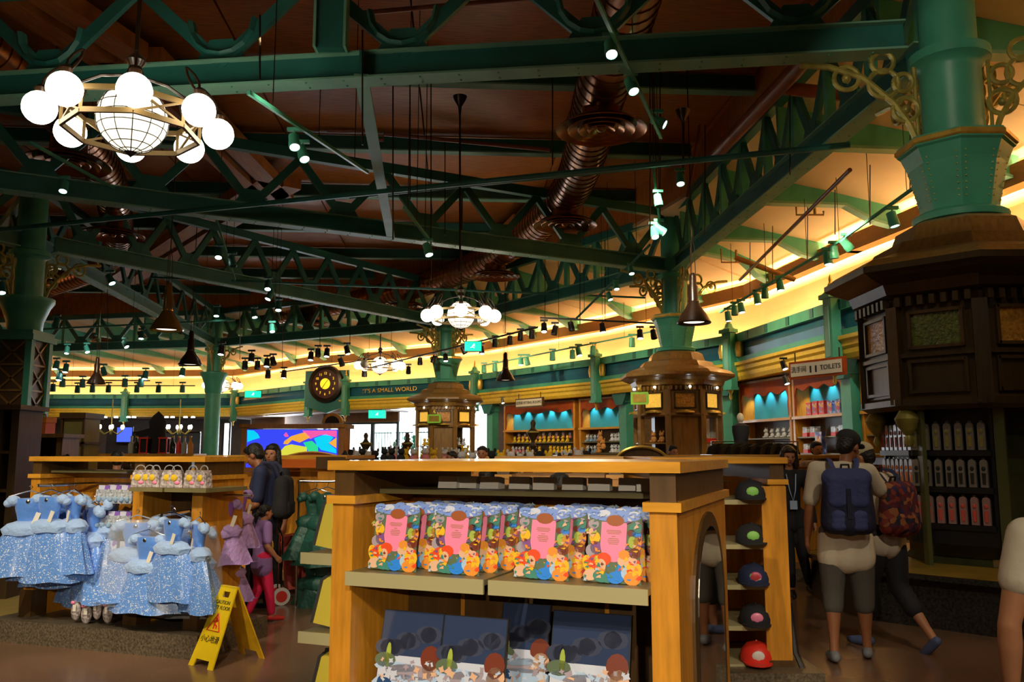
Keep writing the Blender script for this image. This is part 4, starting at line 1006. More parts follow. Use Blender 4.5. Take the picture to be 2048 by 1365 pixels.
def box_proto():
    o = thing('toy_box', 'box', 'box', (0, 0, -5))
    MB().box((0, 0, 0.04), (0.2, 0.14, 0.08)).build('tray', 'red', o)
    MB().box((0, 0, 0.14), (0.19, 0.13, 0.12)).build('clear_cover', 'clear', o)
    m = MB(); m.ball((-0.04, 0, 0.12), (0.03, 0.03, 0.05), n=8, m=6); m.ball((0.045, 0, 0.12), (0.03, 0.03, 0.045), n=8, m=6); m.build('figurine', 'plush_w', o, True)
    KIDS[o.name] = list(o.children); return o
BX = Repeat(box_proto())
def box2_proto(c1, c2):
    o = thing('toy_box', 'box', 'box', (0, 0, -5))
    MB().box((0, 0, 0.13), (0.2, 0.12, 0.26)).build('carton', c1, o)
    MB().box((0, -0.062, 0.13), (0.15, 0.005, 0.18)).build('printed_front', c2, o)
    KIDS[o.name] = list(o.children); return o
M['print_mix'] = ramp_mat('bright_toy_print', [(0.55, 0.05, 0.06), (0.75, 0.35, 0.08), (0.75, 0.65, 0.6), (0.10, 0.18, 0.55), (0.6, 0.10, 0.25), (0.2, 0.4, 0.2)], 22, 0.4)
M['print_blue'] = ramp_mat('blue_toy_print', [(0.10, 0.12, 0.5), (0.45, 0.45, 0.8), (0.25, 0.12, 0.5), (0.6, 0.6, 0.75), (0.08, 0.25, 0.5)], 22, 0.4)
BXR = Repeat(box2_proto('red', 'print_mix')); BXB = Repeat(box2_proto('print_blue', 'print_mix'))
SU = {}
def shelf_unit(u0, u1, lab, valance=True, key=None):
    pa, _ = wallpt(u0, 0.45); pb, _ = wallpt(u1, 0.45)
    x = (pb - pa); Wd = x.length; x.normalize(); rz = math.atan2(x.y, x.x)
    o = thing('wall_shelving', lab, 'shelving', (pa.x, pa.y, 0), rz)
    for sx in (0.05, Wd - 0.05): MB().box((sx, 0.22, 1.7), (0.10, 0.46, 3.4)).build('side_panel', 'wood', o)
    MB().box((Wd / 2, 0.43, 2.85), (Wd - 0.1, 0.03, 1.0)).build('back_panel', 'niche_blue', o)
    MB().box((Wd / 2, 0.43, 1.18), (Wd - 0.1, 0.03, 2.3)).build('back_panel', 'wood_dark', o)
    MB().box((Wd / 2, 0.20, 2.35), (Wd, 0.5, 0.07)).build('shelf', 'wood_top', o)
    MB().box((Wd / 2, 0.22, 3.42), (Wd, 0.5, 0.06)).build('top_board', 'wood_kiosk', o)
    for z in (0.7, 1.08, 1.46, 1.86): MB().box((Wd / 2, 0.22, z), (Wd - 0.1, 0.40, 0.03)).build('shelf', 'shelf', o)
    if valance:
        pts = [(0.1, 3.4), (0.1, 2.42)]; n = 24
        pts += [(0.14, 2.42), (0.17, 2.75), (0.13, 2.9), (0.2, 3.05)]
        for i in range(n + 1):
            t = i / n; pts.append((0.24 + t * (Wd - 0.48), 3.08 + 0.05 * math.cos(t * 6 * PI) - 0.03))
        pts += [(Wd - 0.2, 3.05), (Wd - 0.13, 2.9), (Wd - 0.17, 2.75), (Wd - 0.14, 2.42), (Wd - 0.1, 2.42), (Wd - 0.1, 3.4)]
        pts = pts[:1] + pts[1:]
        MB().slab(pts, -0.01, 0.03).build('scalloped_valance', 'wood_red', o)
    nl = max(2, round(Wd / 0.75)); lm = MB()
    R3 = Matrix.Rotation(rz, 3, 'Z')
    for i in range(nl):
        lx = Wd * (i + 0.5) / nl
        m = MB(); m.lathe([(0.03, 0), (0.03, 0.04)], (lx, 0.30, 3.33), n=10); m.build('lamp', 'lens_glow', o)
        wp_ = pa + R3 @ Vector((lx, 0.22, 0)); wt = pa + R3 @ Vector((lx, 0.48, 0))
        spot_light('niche_lamp', (wp_.x, wp_.y, 3.30), (wt.x, wt.y, 2.3), 36, 75, (0.9, 1.0, 0.95), 0.02)
    SU[key] = (pa, R3, rz, Wd)
    return o
def on_shelf(key, rep, x, z, label, grp, y=0.12, sc=1.0):
    pa, R3, rz, Wd = SU[key]; p = pa + R3 @ Vector((x, y, 0))
    return rep.put((p.x, p.y, z), rz, label, grp, sc)
shelf_unit(1008, 1150, 'honey wood wall shelving filled with yellow plush toys', key='a')
shelf_unit(1158, 1243, 'honey wood wall shelving with white plush toys', key='b')
shelf_unit(1478, 1582, 'honey wood wall shelving with an empty blue top niche right of the second kiosk', key='c')
shelf_unit(1585, 1690, 'honey wood wall shelving with red and blue toy boxes in its blue niche', key='d')
shelf_unit(1722, 1850, 'honey wood wall shelving half hidden behind the dark kiosk', valance=False, key='e')
def row(key, rep, z, n, lab, grp, a=0.1, b=0.9, y=0.12, sc=1.5):
    Wd = SU[key][3]
    for k in range(n): on_shelf(key, rep, Wd * (a + (b - a) * (k + 0.5) / n), z, lab + ', %s from the left' % ords[k], grp, y, sc * random.uniform(0.92, 1.06))
row('a', PL['y'], 1.875, 13, 'yellow plush toy in the upper yellow row', 'yellow plush toys, upper row', sc=1.0)
row('a', PL['p'], 2.02, 9, 'pink and white plush toy behind the upper yellow row', 'pink and white plush behind the yellow ones', y=0.3, sc=0.95)
row('a', PL['y'], 1.475, 6, 'yellow plush toy at the right of the lower row', 'yellow plush toys, lower right', 0.62, 0.92, sc=1.0)
row('a', PL['y'], 1.475, 4, 'yellow plush toy at the middle of the lower row', 'yellow plush toys, lower middle', 0.3, 0.52, sc=1.0)
row('a', PL['p'], 1.475, 4, 'pink and white plush toy left in the lower row', 'pink and white plush, lower left', 0.08, 0.28, sc=1.0)
row('b', PL['b'], 1.875, 4, 'pale blue plush toy on the upper shelf of the white plush unit', 'pale blue plush, upper shelf', 0.1, 0.45, sc=1.0)
row('b', PL['w'], 1.875, 3, 'white plush toy on the upper shelf right of the orange toys', 'white plush, upper shelf', 0.68, 0.92, sc=1.1)
row('b', PL['b'], 1.475, 4, 'pale blue plush toy on the lower shelf of the white plush unit', 'pale blue plush, lower shelf', 0.1, 0.45, sc=1.0)
row('b', PL['w'], 1.475, 3, 'white plush toy on the lower shelf, right of the orange toys', 'white plush, lower shelf', 0.68, 0.92, sc=1.1)
for k, (x, z) in enumerate(((0.5, 1.875), (0.58, 1.6), (0.5, 1.475))): on_shelf('b', PL['o'], SU['b'][3] * x, z, 'orange brown plush toy in the middle of the white plush unit, %s from the top' % ords[k], 'orange brown plush toys', 0.02 - 0.03 * k, 1.45)
row('c', PL['w'], 1.875, 5, 'white doll on the upper right of the blue niche unit', 'white dolls, upper row', 0.4, 0.95, sc=1.0)
row('c', PL['w'], 1.475, 6, 'white doll in the lower row of the blue niche unit', 'white dolls, lower row', 0.1, 0.95, sc=1.0)
row('c', PL['r'], 1.095, 5, 'red and white doll in the third row of the blue niche unit', 'red and white dolls', 0.35, 0.95, sc=1.0)
row('d', BX, 1.875, 2, 'red tray toy box, upper left of the toy box unit', 'red tray boxes upper left', 0.12, 0.42, sc=1.15)
row('d', BX, 1.475, 2, 'red tray toy box, second row left of the toy box unit', 'red tray boxes second row left', 0.12, 0.42, sc=1.15)
row('d', BX, 1.875, 2, 'red tray toy box, upper right of the toy box unit', 'red tray boxes upper right', 0.66, 0.95, sc=1.15)
row('d', BXR, 2.39, 3, 'red printed toy box standing in the blue niche', 'red boxes in the blue niche', 0.22, 0.6, sc=1.2)
row('d', BXB, 2.39, 2, 'blue printed toy box standing in the blue niche', 'blue boxes in the blue niche', 0.62, 0.9, sc=1.2)
on_shelf('d', BXB, SU['d'][3] * 0.53, 1.3, 'tall pale boxed doll set between the red tray boxes', 'tall doll box', 0.0, (1.6, 1, 2.6))
row('e', PL['w'], 1.875, 5, 'white plush toy half hidden by the dark kiosk', 'white plush behind the dark kiosk', 0.1, 0.9, sc=1.0)
# kiosk shelves
def kput(P, k, rep, z, n, lab, grp, sc=1.0):
    a = k * PI / 4; rot = Matrix.Rotation(a, 3, 'Z')
    for j in range(n):
        q = P + rot @ Vector((0.80, (j - (n - 1) / 2) * 0.22, z)); rep.put(tuple(q), a + PI / 2, lab + ', %s along' % ords[j], grp, sc)
kput(C_, 5, PL['y'], 1.715, 2, 'yellow plush toy on the upper shelf of the farthest kiosk', 'yellow plush, farthest kiosk upper')
kput(C_, 5, PL['y'], 1.315, 3, 'yellow plush toy on the lower shelf of the farthest kiosk', 'yellow plush, farthest kiosk lower')
kput(C_, 7, PL['w'], 1.715, 2, 'white plush toy on the right shelf of the farthest kiosk', 'white plush, farthest kiosk')
kput(B, 7, BX, 1.715, 2, 'red tray toy box on the top shelf of the middle kiosk', 'red tray boxes, middle kiosk top', 1.2)
kput(B, 7, BX, 1.315, 2, 'red tray toy box on the second shelf of the middle kiosk', 'red tray boxes, middle kiosk second', 1.2)
kput(B, 7, PL['k'], 0.915, 3, 'black plush toy on the low shelf of the middle kiosk', 'black plush, middle kiosk')
kput(B, 5, PL['o'], 1.715, 2, 'tan plush toy on the left shelf of the middle kiosk', 'tan plush, middle kiosk')

# teal pilasters between shelving units
for k, (u, lb) in enumerate(((985, 'left of the yellow toy shelving'), (1252, 'right of the white plush unit'), (1462, 'behind the middle kiosk'), (1705, 'right of the toy box unit'))):
    pt, n = wallpt(u, 0.42); o = thing('wall_pilaster', 'teal wall pilaster %s' % lb, 'pilaster', (pt.x, pt.y, 0), facing(n), 'teal wall pilasters')
    MB().box((0, 0, 1.6), (0.42, 0.3, 3.2)).build('shaft', 'teal', o); m = MB(); m.box((0, -0.03, 3.35), (0.55, 0.4, 0.3)); m.box((0, -0.02, 0.12), (0.5, 0.36, 0.24)); m.build('moulding', 'teal', o)
    m = MB(); m.slab([(-0.2, 3.1), (0.2, 3.1), (0.45, 3.5), (-0.45, 3.5)], -0.3, -0.1); m.build('bracket', 'teal_dark', o)

# ================================================================ GLASS ENTRANCE
p0, n0 = wallpt(572, 1.6); p1_, _ = wallpt(948, 1.6)
for i in (7, 8):
    n = nrm(i); t = MB(); t.ext(WP[i], WP[i + 1], [(0.3, 3.42), (2.3, 3.42), (2.3, 3.5), (0.3, 3.5)], n); struct(t.build('ceiling_entrance', mat('pale_soffit', (0.7, 0.68, 0.75), 0.5)), 'pale soffit over the entrance')
    t = MB(); t.ext(WP[i], WP[i + 1], [(1.5, 2.95), (1.62, 2.95), (1.62, 3.45), (1.5, 3.45)], n); struct(t.build('trim_3', 'wall_brown'), 'brown header over the glass doors')
segs = []
for i in (7, 8):
    n = nrm(i); p, q = WP[i] + n * 1.55, WP[i + 1] + n * 1.55; L = (q - p).length; k = 3
    for j in range(k):
        a_, b_ = p + (q - p) * (j / k), p + (q - p) * ((j + 1) / k)
        rz = math.atan2((a_ - b_).y, (a_ - b_).x); w_ = (a_ - b_).length
        o = thing('glass_door', 'tall dark framed glass entrance door leaf', 'door', (b_.x, b_.y, 0), rz, 'glass entrance doors')
        o['label'] = 'tall dark framed glass entrance leaf, %s from the kiosk side' % ords[len(segs)]; segs.append(o)
        m = MB(); m.box((0.05, 0, 1.47), (0.1, 0.1, 2.94)); m.box((w_ - 0.05, 0, 1.47), (0.1, 0.1, 2.94)); m.box((w_ / 2, 0, 2.9), (w_, 0.1, 0.1)); m.box((w_ / 2, 0, 0.1), (w_, 0.1, 0.2)); m.build('frame', mat('dark_teal_frame', (0.012, 0.035, 0.05), 0.4) if not segs[1:] else segs[0].children[0].data.materials[0], o)
        MB().box((w_ / 2, 0, 1.5), (w_ - 0.16, 0.012, 2.7)).build('pane', 'window_glass', o)
        MB().box((w_ - 0.18, -0.1, 1.15), (0.03, 0.03, 0.6)).build('handle', 'chrome', o)
# outside: overcast sky and a row of pale facades with bars
sky = MB(); a_, b_ = WP[7] + nrm(7) * 9, WP[9] + nrm(8) * 9 + Vector((-3, 0, 0)); sky.bar((a_.x + 6, a_.y - 2, 3.0), (b_.x, b_.y, 3.0), 0.05, 7)
sk = sky.build('exterior_sky', 'daylight'); struct(sk, 'bright overcast daylight outside the entrance')
for k in range(4):
    q = WP[7] + (WP[8] - WP[7]) * (0.05 + 0.3 * k) + nrm(7) * 6
    o = thing('garden_gate', 'barred blue green garden gate outside the doors, %s from the kiosk' % ords[k], 'gate', (q.x, q.y, 0), facing(nrm(7)), 'garden gates outside the entrance')
    for j in range(6): MB().box((-0.5 + j * 0.2, 0, 1.3), (0.035, 0.035, 2.6)).build('bar', 'teal_blue', o)
    m = MB(); m.box((0, 0, 2.55), (1.2, 0.05, 0.06)); m.box((0, 0, 1.2), (1.2, 0.05, 0.06)); m.build('rail', 'teal_blue', o)
    if k % 2 == 0:
        m = MB(); random.seed(k)
        for j in range(40): m.ball((random.uniform(-.6, .6), 0.5 + random.uniform(-.2, .2), random.uniform(0.3, 2.4)), random.uniform(.06, .16), n=6, m=4)
        b = m.build('hedge_foliage', mat('leaf_green', (0.03, 0.2, 0.10), 0.7), None, loc=(q.x, q.y, 0)); tag(b, 'green shrub seen through the glass doors behind gate %s' % ('nearest the kiosk' if k == 0 else 'nearest the clock'), 'shrub')
ld = bpy.data.lights.new('daylight_portal', 'AREA'); ld.shape = 'RECTANGLE'; ld.size = 9; ld.size_y = 2.6; ld.energy = 700; ld.color = (0.8, 0.9, 1.0)
lo = bpy.data.objects.new('daylight_portal', ld); COL.objects.link(lo); c_ = (WP[7] + WP[9]) / 2 + nrm(7) * 4; lo.location = (c_.x, c_.y, 2.4)
lo.rotation_euler = (Vector((-2, 20, 1)) - Vector(lo.location)).to_track_quat('-Z', 'Y').to_euler()

# ================================================================ MAP SCREEN CABINET
Ym = 14.0
mp = at(587, 905, Ym); K = Ym / FPX
o = thing('map_screen_cabinet', 'wooden cabinet holding two glowing map screens', 'cabinet', (mp.x, Ym, 0), 0)
def mx_(u): return at(u, 890, Ym).x - mp.x
def mz_(v): return at(587, v, Ym).z
l_, r_ = mx_(484), mx_(689)
MB().box(((l_ + r_) / 2, 0.25, mz_(853)), (r_ - l_ + 0.1, 0.6, 0.07)).build('top_board', 'wood', o)
m = MB(); m.box((l_ + 0.05, 0.2, 0.95), (0.11, 0.5, 1.9)); m.box((r_ - 0.05, 0.2, 0.95), (0.11, 0.5, 1.9)); m.box(((l_ + r_) / 2, 0.3, 0.95), (r_ - l_ - 0.1, 0.3, 1.85)); m.build('carcass', 'wood', o)
m = MB(); m.slab([(0.62 + 0.17 * math.cos(t * PI / 12), 1.97 + 0.17 * math.sin(t * PI / 12)) for t in range(13)], 0.0, 0.1); m.slab([(0.62 + 0.12 * math.cos(t * PI / 12), 1.97 + 0.12 * math.sin(t * PI / 12)) for t in range(13)], -0.02, 0.0, 1); m.build('crest', ['wood', 'dark_metal'], o)
M['s_blue'] = mat('lit_map_sea', (0.02, 0.03, 0.9), 0.5, emit=0.85, ecol=(0.035, 0.06, 0.85))
EM = {}
for nm, c3 in (('cyan', (0.0, 0.55, 0.8)), ('orange', (0.75, 0.35, 0.04)), ('pink', (0.75, 0.09, 0.35)), ('yellow', (0.6, 0.6, 0.05)), ('green', (0.02, 0.6, 0.25))):
    M['s_' + nm] = mat('lit_map_' + nm, c3, 0.5, emit=0.9, ecol=c3)
for a_, b_ in ((498, 590), (592, 677)):
    x0, x1, z0, z1 = mx_(a_), mx_(b_), mz_(935), mz_(860)
    MB().box(((x0 + x1) / 2, -0.10, (z0 + z1) / 2), (x1 - x0, 0.06, z1 - z0)).build('screen', 's_blue', o)
def land(c, pts):
    pp = [(mx_(330 + x / 5.85), mz_(780 + y / 5.85)) for x, y in pts]
    MB().slab(pp, -0.14, -0.132).build('map_land', 's_' + c, o)
land('cyan', [(987, 475), (1060, 480), (1110, 520), (1135, 565), (1050, 590), (992, 615)])
land('cyan', [(1100, 710), (1185, 785), (1185, 850), (1120, 850)])
land('pink', [(1410, 530), (1440, 500), (1470, 550), (1430, 555)])
land('orange', [(1420, 605), (1500, 545), (1600, 515), (1655, 500), (1720, 560), (1640, 600), (1600, 620), (1510, 590), (1460, 640), (1410, 635)])
land('pink', [(1625, 480), (2025, 480), (2025, 560), (1950, 540), (1850, 530), (1760, 560), (1720, 580), (1655, 520)])
land('yellow', [(1370, 730), (1430, 660), (1500, 640), (1680, 670), (1690, 740), (1640, 850), (1380, 850)])
land('green', [(1640, 620), (1740, 600), (1810, 660), (1815, 730), (1720, 745), (1680, 680)])
land('cyan', [(1765, 570), (1900, 520), (1990, 560), (1930, 630), (2025, 700), (2025, 745), (1850, 705), (1800, 650)])
land('orange', [(1935, 625), (2025, 560), (2025, 685)])
# orange arched panel in front of the screens
o = thing('arched_sign', 'bright orange arched sign panel below the map screens', 'sign', (at(625, 905, 11).x, 11, 0))
pts = [(-0.62, 0.9)] + [(-0.62 + 1.24 * t / 14, 1.34 + 0.16 * math.sin(PI * t / 14)) for t in range(15)] + [(0.62, 0.9)]
MB().slab(pts, 0, 0.05).build('panel', mat('orange_board', (0.85, 0.18, 0.01), 0.5), o)
MB().tube([(x, -0.01, z) for x, z in pts[1:-1]], 0.015, 6).build('edge', 'wood', o)
MB().box((0, 0.025, 0.45), (0.5, 0.05, 0.9)).build('stand', 'wood_dark', o)

# ================================================================ DISPLAY POSTS AND LOW TABLES AMONG THE CROWD
def display_post(u, vtop, Y, lab):
    t = at(u, vtop, Y); o = thing('finial_post', lab, 'post', (t.x, Y, 0), 0, 'finial posts on the display tables'); h = t.z
    m = MB(); m.lathe([(0.04, 0), (0.04, h - 0.62), (0.06, h - 0.60), (0.035, h - 0.56), (0.035, h - 0.44), (0.06, h - 0.40), (0.03, h - 0.36), (0.03, h - 0.32), (0.09, h - 0.22), (0.10, h - 0.19), (0.05, h - 0.15), (0.03, h - 0.11), (0.045, h - 0.05), (0.02, h)], n=16); m.build('turned_post', 'wood_kiosk_dk', o, True)
    m = MB(); m.lathe([(0.095, h - 0.205), (0.108, h - 0.195), (0.105, h - 0.18), (0.08, h - 0.17)], n=16, caps=False); m.build('gilt_rim', 'gilt_dark', o, True)
display_post(732, 866, 15, 'turned wooden finial post before the glass doors, beside the map screens')
display_post(815, 866, 15, 'turned wooden finial post before the glass doors, beside the farthest kiosk')
display_post(1066, 840, 13, 'dark turned finial post in front of the yellow toy shelving')
def low_table(u, Y, wd, h, lab, reps, n, glab):
    c0 = at(u, 905, Y); o = thing('display_table', lab, 'table', (c0.x, Y, 0))
    MB().box((0, 0, h - 0.03), (wd, 0.8, 0.06)).build('top', 'wood_top', o); MB().box((0, 0, (h - 0.06) / 2), (wd - 0.1, 0.7, h - 0.06)).build('base', 'wood', o)
    random.seed(int(u))
    for k in range(n):
        rp, cn = reps[k % len(reps)]
        PL[rp].put((c0.x - wd / 2 + wd * (k + 0.5) / n, Y - 0.2 + 0.25 * ((k * 3) % 2), h), random.uniform(-.4, .4), '%s plush toy on %s, %s from its left' % (cn, glab, ords[k]), '%s plush on %s' % (cn, glab), random.uniform(0.9, 1.15))
low_table(1050, 12.2, 1.9, 1.26, 'low display table heaped with white and pink plush before the yellow toy shelving', [('w', 'white'), ('p', 'pink and white'), ('w', 'white'), ('k', 'black'), ('y', 'yellow')], 14, 'the table before the yellow toys')
low_table(860, 14, 1.3, 1.32, 'display table with pink and yellow plush left of the farthest kiosk', [('p', 'pink and white'), ('y', 'yellow'), ('p', 'pink and white')], 8, 'the table left of the farthest kiosk')
low_table(745, 14.3, 1.2, 1.28, 'display table with pale toys before the glass doors', [('w', 'white'), ('k', 'black'), ('b', 'pale blue')], 8, 'the table before the glass doors')
low_table(985, 8.6, 1.6, 1.18, 'display table with orange toys seen through the counter opening', [('o', 'orange'), ('o', 'orange'), ('k', 'black')], 9, 'the table beyond the counter opening')
# hanging rail of dark shirts near the middle kiosk
o = thing('clothes_rail', 'rail of dark shirts right of the middle kiosk', 'rail', (at(1510, 905, 13).x, 13, 0))
MB().tube([(-0.65, 0, 0), (-0.65, 0, 1.66), (0.65, 0, 1.66), (0.65, 0, 0)], 0.018, 8).build('frame', 'chrome', o, True)
for k in range(8):
    x = at(1510, 905, 13).x - 0.55 + k * 0.15
    m = MB(); m.slab([(-0.2, -0.02), (-0.28, -0.2), (-0.2, -0.24), (-0.18, -0.62), (0.18, -0.62), (0.2, -0.24), (0.28, -0.2), (0.2, -0.02), (0.06, 0.03), (-0.06, 0.03)], -0.03, 0.03)
    s_ = m.build('shirt', 'plush_k', None, loc=(x, 12.98, 1.60)); s_.rotation_euler = (0, 0, R(35)); tag(s_, 'dark shirt with pale print on the rail by the middle kiosk, %s' % ords[k], 'shirt', 'dark shirts on the rail')
    q = MB().slab([(-0.05, -0.22), (0.05, -0.22), (0.05, -0.34), (-0.05, -0.34)], -0.036, -0.03).build('print', 'offwhite', s_)
# small mannequin
o = thing('mannequin', 'small dark dressed mannequin with pale head left of the blue niche unit', 'mannequin', (at(1483, 905, 19).x, 19, 0))
m = MB(); m.lathe([(0.22, 0), (0.20, 1.1), (0.18, 1.2), (0.05, 1.3), (0.05, 1.75)], n=12); m.build('plinth', 'wood_kiosk', o); m = MB(); m.lathe([(0.10, 1.5), (0.14, 1.7), (0.19, 1.95), (0.19, 2.08), (0.06, 2.14)], n=14); m.build('jacket', 'black_cloth', o, True)
m = MB(); m.lathe([(0.045, 2.12), (0.045, 2.18)], n=10); m.ball((0, 0, 2.26), (0.08, 0.09, 0.11), n=12, m=8); m.build('head', 'offwhite', o, True)
# round dark wheel sign behind the counter
o = thing('arched_back_panel', 'dark rounded gilt edged panel standing before the middle kiosk', 'panel', (at(1283, 905, 9.5).x, 9.5, 0))
MB().slab([(-0.28, 0.6)] + [(0.28 * -math.cos(PI * t / 14), 1.40 + 0.16 * math.sin(PI * t / 14)) for t in range(15)] + [(0.28, 0.6)], 0, 0.05).build('panel', 'wood_dark', o)
MB().tube([(0.28 * -math.cos(PI * t / 14), -0.01, 1.40 + 0.16 * math.sin(PI * t / 14)) for t in range(15)], 0.018, 6).build('gilt_edge', 'gilt', o, True)

# ================================================================ LEFT: SHELVES, SUITCASE, BAR
def cabinet(u0, u1, Y, h, lab, rows, rz=0.0, m_='wood_kiosk', open_=True):
    a_, b_ = at(u0, 905, Y), at(u1, 905, Y); wd = b_.x - a_.x
    o = thing('display_cabinet', lab, 'cabinet', (a_.x, Y, 0), rz)
    for x in (0.04, wd - 0.04): MB().box((x, 0.22, h / 2), (0.08, 0.45, h)).build('side_panel', m_, o)
    MB().box((wd / 2, 0.2, h + 0.02), (wd + 0.1, 0.56, 0.05)).build('top', m_, o)
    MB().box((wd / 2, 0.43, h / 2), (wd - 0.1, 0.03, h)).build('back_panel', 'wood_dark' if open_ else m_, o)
    for z in rows: MB().box((wd / 2, 0.2, z), (wd - 0.14, 0.4, 0.03)).build('shelf', 'wood_dark', o)
    return o, wd
o, wd = cabinet(38, 124, 11.5, 1.70, 'dark wooden display cabinet under the orange suitcase', [0.35, 0.65, 0.95, 1.25])
o2 = thing('suitcase', 'orange brown toy suitcase with brass latches on the left display cabinet', 'suitcase', (at(80, 870, 11.6).x, 11.62, 1.745), R(-8))
m = MB(); m.box((0, 0, 0.075), (0.27, 0.2, 0.15)); m.box((-0.24, 0.02, 0.075), (0.2, 0.2, 0.15), 1); m.build('case', ['pack_orange', 'wood_red'], o2)
MB().box((0, 0, 0.19), (0.29, 0.215, 0.075)).build('lid', mat('orange_leather', (0.80, 0.27, 0.02), 0.4), o2)
MB().tube([(-0.06, -0.0, 0.225), (-0.05, -0.0, 0.265), (0.05, -0.0, 0.265), (0.06, -0.0, 0.225)], 0.01, 6).build('handle', 'wood_red', o2, True)
for x in (-0.07, 0.07): MB().ball((x, -0.115, 0.15), (0.02, 0.012, 0.014), n=8, m=5).build('latch', 'gilt', o2, True)
sp = thing('sandal_pair', 'pair', 'sandals', (0, 0, -5))
for sx in (-1, 1):
    m = MB(); m.slab([(sx * 0.06 + 0.05 * math.cos(t * PI / 8), 0.12 + 0.11 * math.sin(t * PI / 8)) for t in range(16)], -0.02, 0.0); m.build('sole', 'ink', sp)
m = MB()
for sx in (-1, 1): m.tube([(sx * 0.06 - 0.04, -0.03, 0.14), (sx * 0.06, -0.05, 0.19), (sx * 0.06 + 0.04, -0.03, 0.14)], 0.014, 6)
m.build('strap', 'print_mix', sp, True); KIDS[sp.name] = list(sp.children); SPR = Repeat(sp)
cx0 = at(38, 905, 11.5).x
for r_, z in enumerate((0.37, 0.67, 0.97, 1.27)):
    for k in range(2 if r_ < 3 else 3):
        SPR.put((cx0 + 0.17 + k * 0.19, 11.6, z), 0, 'patterned sandal pair on shelf %s of the left display cabinet, %s' % (('one', 'two', 'three', 'four')[r_], ords[k]), 'sandals, left cabinet shelf %s' % ('one', 'two', 'three', 'four')[r_], 0.9)
cabinet(-14, 34, 9.0, 1.95, 'tall dark wooden cabinet at the left edge', [0.6, 1.1, 1.5], m_='wood_kiosk_dk')
o = thing('panelled_pier', 'olive panelled pier with dark cap between the lattice column and the bar', 'pier', (at(143, 905, 15).x, 15, 0))
MB().box((0, 0.3, 1.05), (0.36, 0.6, 2.1)).build('body', mat('olive_panel', (0.22, 0.19, 0.05), 0.5, noise=0.1), o); m = MB(); m.box((0, 0.3, 2.14), (0.46, 0.7, 0.10)); m.box((0, 0.3, 1.66), (0.42, 0.66, 0.04)); m.box((0.19, -0.01, 1.05), (0.04, 0.04, 2.1)); m.box((-0.19, -0.01, 1.05), (0.04, 0.04, 2.1)); m.build('moulding', 'wood_dark', o)
# bright tall windows at the back of the bar
for (u, wd_, lab) in ((180, 0.75, 'tall bright window behind the bar, right of the olive pier'), (412, 0.3, 'narrow bright window left of the slim teal column'), (452, 0.3, 'narrow bright window right of the slim teal column')):
    Yw = 47.0 if u != 452 else 40.0
    c0 = at(u, 905, Yw); o = thing('window_1', lab, 'window', (c0.x, Yw, 0)); o['kind'] = 'structure'
    MB().box((0, 0.05, 1.6), (wd_, 0.03, 2.5)).build('pane', 'daylight', o)
    m = MB(); m.box((-wd_ / 2, 0, 1.6), (0.08, 0.12, 2.6)); m.box((wd_ / 2, 0, 1.6), (0.08, 0.12, 2.6)); m.box((0, 0, 2.88), (wd_, 0.12, 0.08)); m.build('frame', 'black', o)
# chalk grey panels and blue screen
Yb = 36
for (u0, u1, v0, lab, mm_) in ((212, 296, 868, 'slate grey wall panel behind the bar, left one', mat('slate_panel', (0.09, 0.10, 0.13), 0.4, noise=0.4, scale=1.5)), (322, 400, 868, 'slate grey wall panel behind the bar, right one', None)):
    if mm_ is None: mm_ = bpy.data.materials['slate_panel']
    a_, b_ = at(u0, 905, Yb), at(u1, 905, Yb); o = thing('bar_wall_panel', lab, 'panel', ((a_.x + b_.x) / 2, Yb, 0)); MB().box((0, 0, 1.2), (b_.x - a_.x, 0.1, 2.2)).build('panel', mm_, o); m = MB(); m.box((0, -0.03, 2.33), (b_.x - a_.x, 0.12, 0.06)); m.build('rail', 'dark_metal', o)
o = thing('blue_screen', 'small glowing blue screen on the bar wall', 'screen', at(249, 870, 35.6)); MB().box((0, 0, 0), (0.62, 0.05, 0.6)).build('panel', mat('lit_blue_screen', (0.05, 0.1, 0.9), 0.5, emit=0.9, ecol=(0.08, 0.15, 0.9)), o); m = MB(); m.box((0, 0.02, 0), (0.7, 0.04, 0.68)); m.build('bezel', 'black', o)
def bulb_ring(u, v, Y, lab):
    p = at(u, v, Y); o = thing('bulb_chandelier', lab, 'chandelier', p, 0, 'small bulb chandeliers over the bar')
    MB().tube([(0, 0, 0), (0, 0, 1.1)], 0.02, 6).build('stem', 'gilt_dark', o, True)
    m = MB()
    for k in range(6): a = k * PI / 3; m.tube([(0, 0, 0.0), (0.25 * math.cos(a), 0.25 * math.sin(a), -0.12), (0.42 * math.cos(a), 0.42 * math.sin(a), 0.02)], 0.018, 6)
    m.build('arm', 'gilt_dark', o, True)
    for k in range(6): a = k * PI / 3; MB().ball((0.42 * math.cos(a), 0.42 * math.sin(a), 0.13), (0.045, 0.045, 0.08), n=10, m=7).build('bulb', 'globe', o, True)
bulb_ring(222, 862, 30, 'bulb chandelier over the bar, beside the bright window'); bulb_ring(358, 862, 30, 'bulb chandelier over the bar, beside the slim teal column')
0 and bulb_ring(205, 884, 30, 'lower bulb chandelier over the bar near the bright window'); 0 and bulb_ring(243, 884, 31, 'lower bulb chandelier over the bar near the slate panel')
for k, u in enumerate((197, 210, 232, 257, 268, 333, 345, 371, 386)):
    pt = at(u, 836, 40); o = MB().lathe([(0.09, 0.0), (0.08, 0.06)], n=12).build('downlight', 'spot_face', None, loc=pt); tag(o, 'tiny lit downlight in the bar soffit, %s from the left' % ords[k], 'downlight', 'downlights in the bar soffit')
